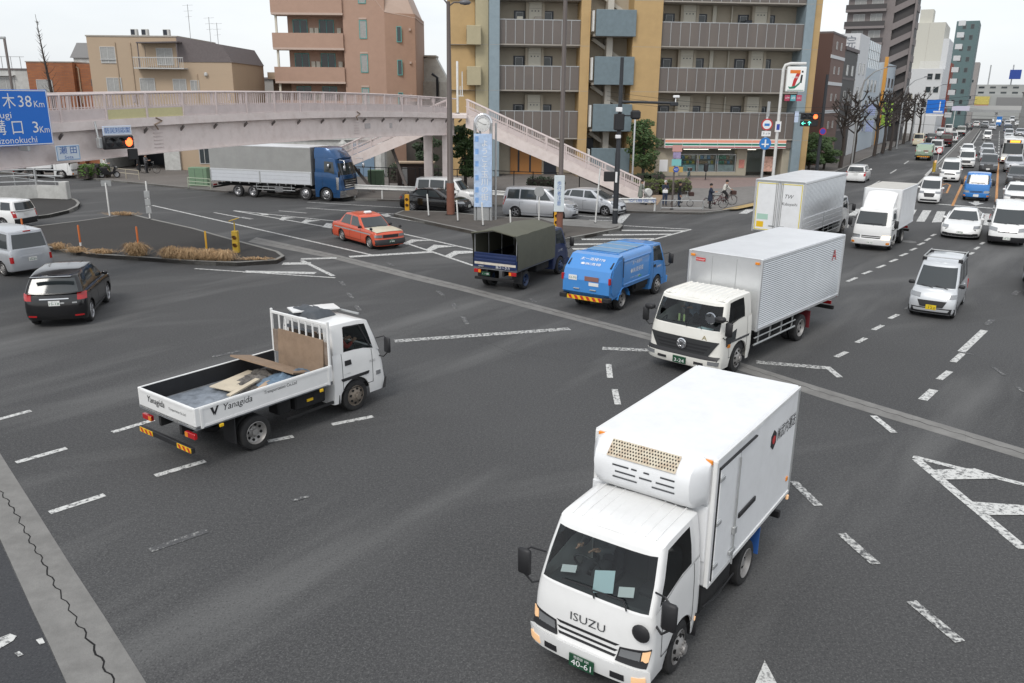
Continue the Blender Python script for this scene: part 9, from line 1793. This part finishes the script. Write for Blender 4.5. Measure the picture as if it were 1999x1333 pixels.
t = thing('tote_bag', 'white bag held by the person with the white cap', 'bag', (*(10.32, 56.31), 1.14)); bx(t, 'pouch', M_INKW, -.2, .16, -.12, -.02, -.1, .12, .03); MB().tube([(-.1, -.07, .12), (-.02, -.07, .26), (.08, -.07, .12)], .01, 5).build('strap', M_INKW, t)
person('person in a black jacket and jeans standing beside a small folding bicycle', (11.23, 55.98), 1.7, -15, cloth('black', (.02, .02, .022)), cloth('jeans', (.03, .045, .08)), dict(knl=(.02, .05, .28), knr=(-.01, -.05, .28)))
bicycle('small folding bicycle beside the person in jeans', (11.5, 56.27), 3, M_STEEL, True, .22, wb=1.1)
person('person with long dark hair in a navy coat looking at a phone', (13.14, 55.2), 1.66, -20, cloth('navy', (.02, .028, .05)), cloth('black', (.02, .02, .022)), HR_, coat=.33)
bicycle('dark red bicycle beside the person in the navy coat', (13.62, 55.63), 5, mat('dark_red_frame', (.09, .02, .025), .4), False)
RIDE = dict(pel=(-.08, 0, .56), wai=(-.05, 0, .65), che=(.0, 0, .76), nec=(.03, 0, .85), hd0=(.045, 0, .9), hd1=(.055, 0, .965), shl=(.0, .098, .82), shr=(.0, -.098, .82), ell=(.1, .12, .7), wrl=(.19, .11, .66), elr=(.1, -.12, .7), wrr=(.19, -.11, .66), hil=(-.07, .05, .55), hir=(-.07, -.05, .55), knl=(.12, .06, .45), knr=(.1, -.06, .38), anl=(.03, .06, .3), anr=(.0, -.06, .14), tol=(.11, .062, .27), tor=(.08, -.062, .11))
_p = (14.66, 57.34); person('person in a white jacket riding a bicycle along the pavement', _p, 1.68, 8, cloth('white', (.62, .6, .55)), cloth('black', (.02, .02, .022)), RIDE); bicycle('dark brown bicycle with a front basket being ridden on the pavement', _p, 8, mat('brown_frame', (.07, .03, .03), .4), True, wb=1.12)
bicycle('teal bicycle parked before the left shop window', (15.92, 75.76), 70, mat('teal_frame_b', (.03, .12, .14), .4), True); bicycle('dark bicycle with a tall child seat cover parked before the shop', (17.44, 75.68), 75, M_BLACK, False, child=True)
person('person in a black long coat by the garage of the beige house', (-34.62, 77.0), 1.65, 200, cloth('black', (.02, .02, .022)), cloth('black', (.02, .02, .022)), None, coat=.12)
person('person in grey standing with a bicycle by the garage', (-33.73, 76.57), 1.7, -10, cloth('grey', (.12, .12, .125)), cloth('dark', (.04, .04, .045)), HR_); bicycle('black bicycle held by the person in grey at the left', (-33.41, 76.61), 10, M_BLACK, False)
person('person in black walking on the far pavement by the bare trees', (51.24, 116.58), 1.7, 60, cloth('black', (.02, .02, .022)), cloth('black', (.02, .02, .022)), dict(knl=(.06, .05, .29), anl=(.1, .05, .06), tol=(.17, .05, .04), anr=(-.1, -.05, .07), tor=(-.03, -.05, .025)))
_p = (-35.0, 72.0); t = thing('scooter', 'dark scooter parked on the left pavement by the hedge', 'scooter', (*_p, .14), 10)
for x in (-.6, .62): w = MB().lathe([(.2, -.06), (.27, -.05), (.29, 0), (.27, .05), (.2, .06)], 16, 'y', (x, 0, .29), cap0=False, cap1=False).build('wheel', M_TYRE, t); MB().lathe([(.2, -.04), (.2, .04)], 12, 'y', (x, 0, .29)).build('rim', M_RIM, w)
MB().prism_y([(-.85, .55), (-.75, .8), (-.1, .78), (.1, .5), (.35, .55), (.5, .95), (.62, .95), (.55, .4), (.2, .28), (-.5, .3)], -.17, .17).build('body', M_BLACKP, t); MB().box(-.8, -.05, -.14, .14, .78, .88, .04).build('seat', M_BLACK, t); MB().tube([(.42, .32, 1.1), (.5, 0, 1.05), (.42, -.32, 1.1)], .02, 6).build('handlebar', M_BLACK, t); MB().box(.58, .7, -.12, .12, .8, 1.0, .04).build('headlight', M_LENS, t); MB().tube([(.62, 0, .29), (.5, 0, .95)], .035, 6).build('fork', M_STEEL, t); MB().box(-1.05, -.7, -.2, .2, .85, 1.2, .05).build('luggage_box', M_BLACK, t); MB().tube([(.45, .25, 1.1), (.42, .3, 1.3)], .01, 4).build('mirror_stem', M_BLACK, t)
person('person in a white top bending by the parked scooter', (-35.73, 72.87), 1.68, 10, cloth('white', (.62, .6, .55)), cloth('dark', (.04, .04, .045)), HR_, hat=M_INKW)
# the flatbed's driver, seated behind the right-hand window in a red sleeve
SIT = dict(pel=(0, 0, .3), wai=(-.01, 0, .4), che=(0, 0, .54), nec=(.01, 0, .635), hd0=(.02, 0, .68), hd1=(.03, 0, .75), shl=(0, .098, .61), shr=(0, -.098, .61), ell=(.1, .12, .47), wrl=(.24, .08, .52), elr=(.1, -.12, .47), wrr=(.24, -.08, .52), hil=(.02, .05, .29), hir=(.02, -.05, .29), knl=(.24, .06, .3), knr=(.24, -.06, .3), anl=(.27, .06, .08), anr=(.27, -.06, .08), tol=(.34, .06, .06), tor=(.34, -.06, .06))
for x, y, rz, lx, ly, z, top, label in ((-5.3, 17.75, 53.2, CB.X(1.2), -.45, .72, cloth('red', (.35, .04, .03)), 'driver in a red top at the wheel of the flatbed truck'), (2.25, 10.64, -125.2, 1.05, -.42, .62, cloth('grey', (.12, .12, .125)), 'driver in grey behind the windscreen of the refrigerated truck'), (6.78, 23.75, -131.5, 1.8, -.5, .72, cloth('greyblue', (.2, .24, .3)), 'driver in grey-blue in the cab of the aluminium box truck')):
    c, s_ = math.cos(R(rz)), math.sin(R(rz)); person(label, (x+c*lx-s_*ly, y+s_*lx+c*ly), 1.68, rz, top, cloth('dark', (.04, .04, .045)), SIT, z=z)
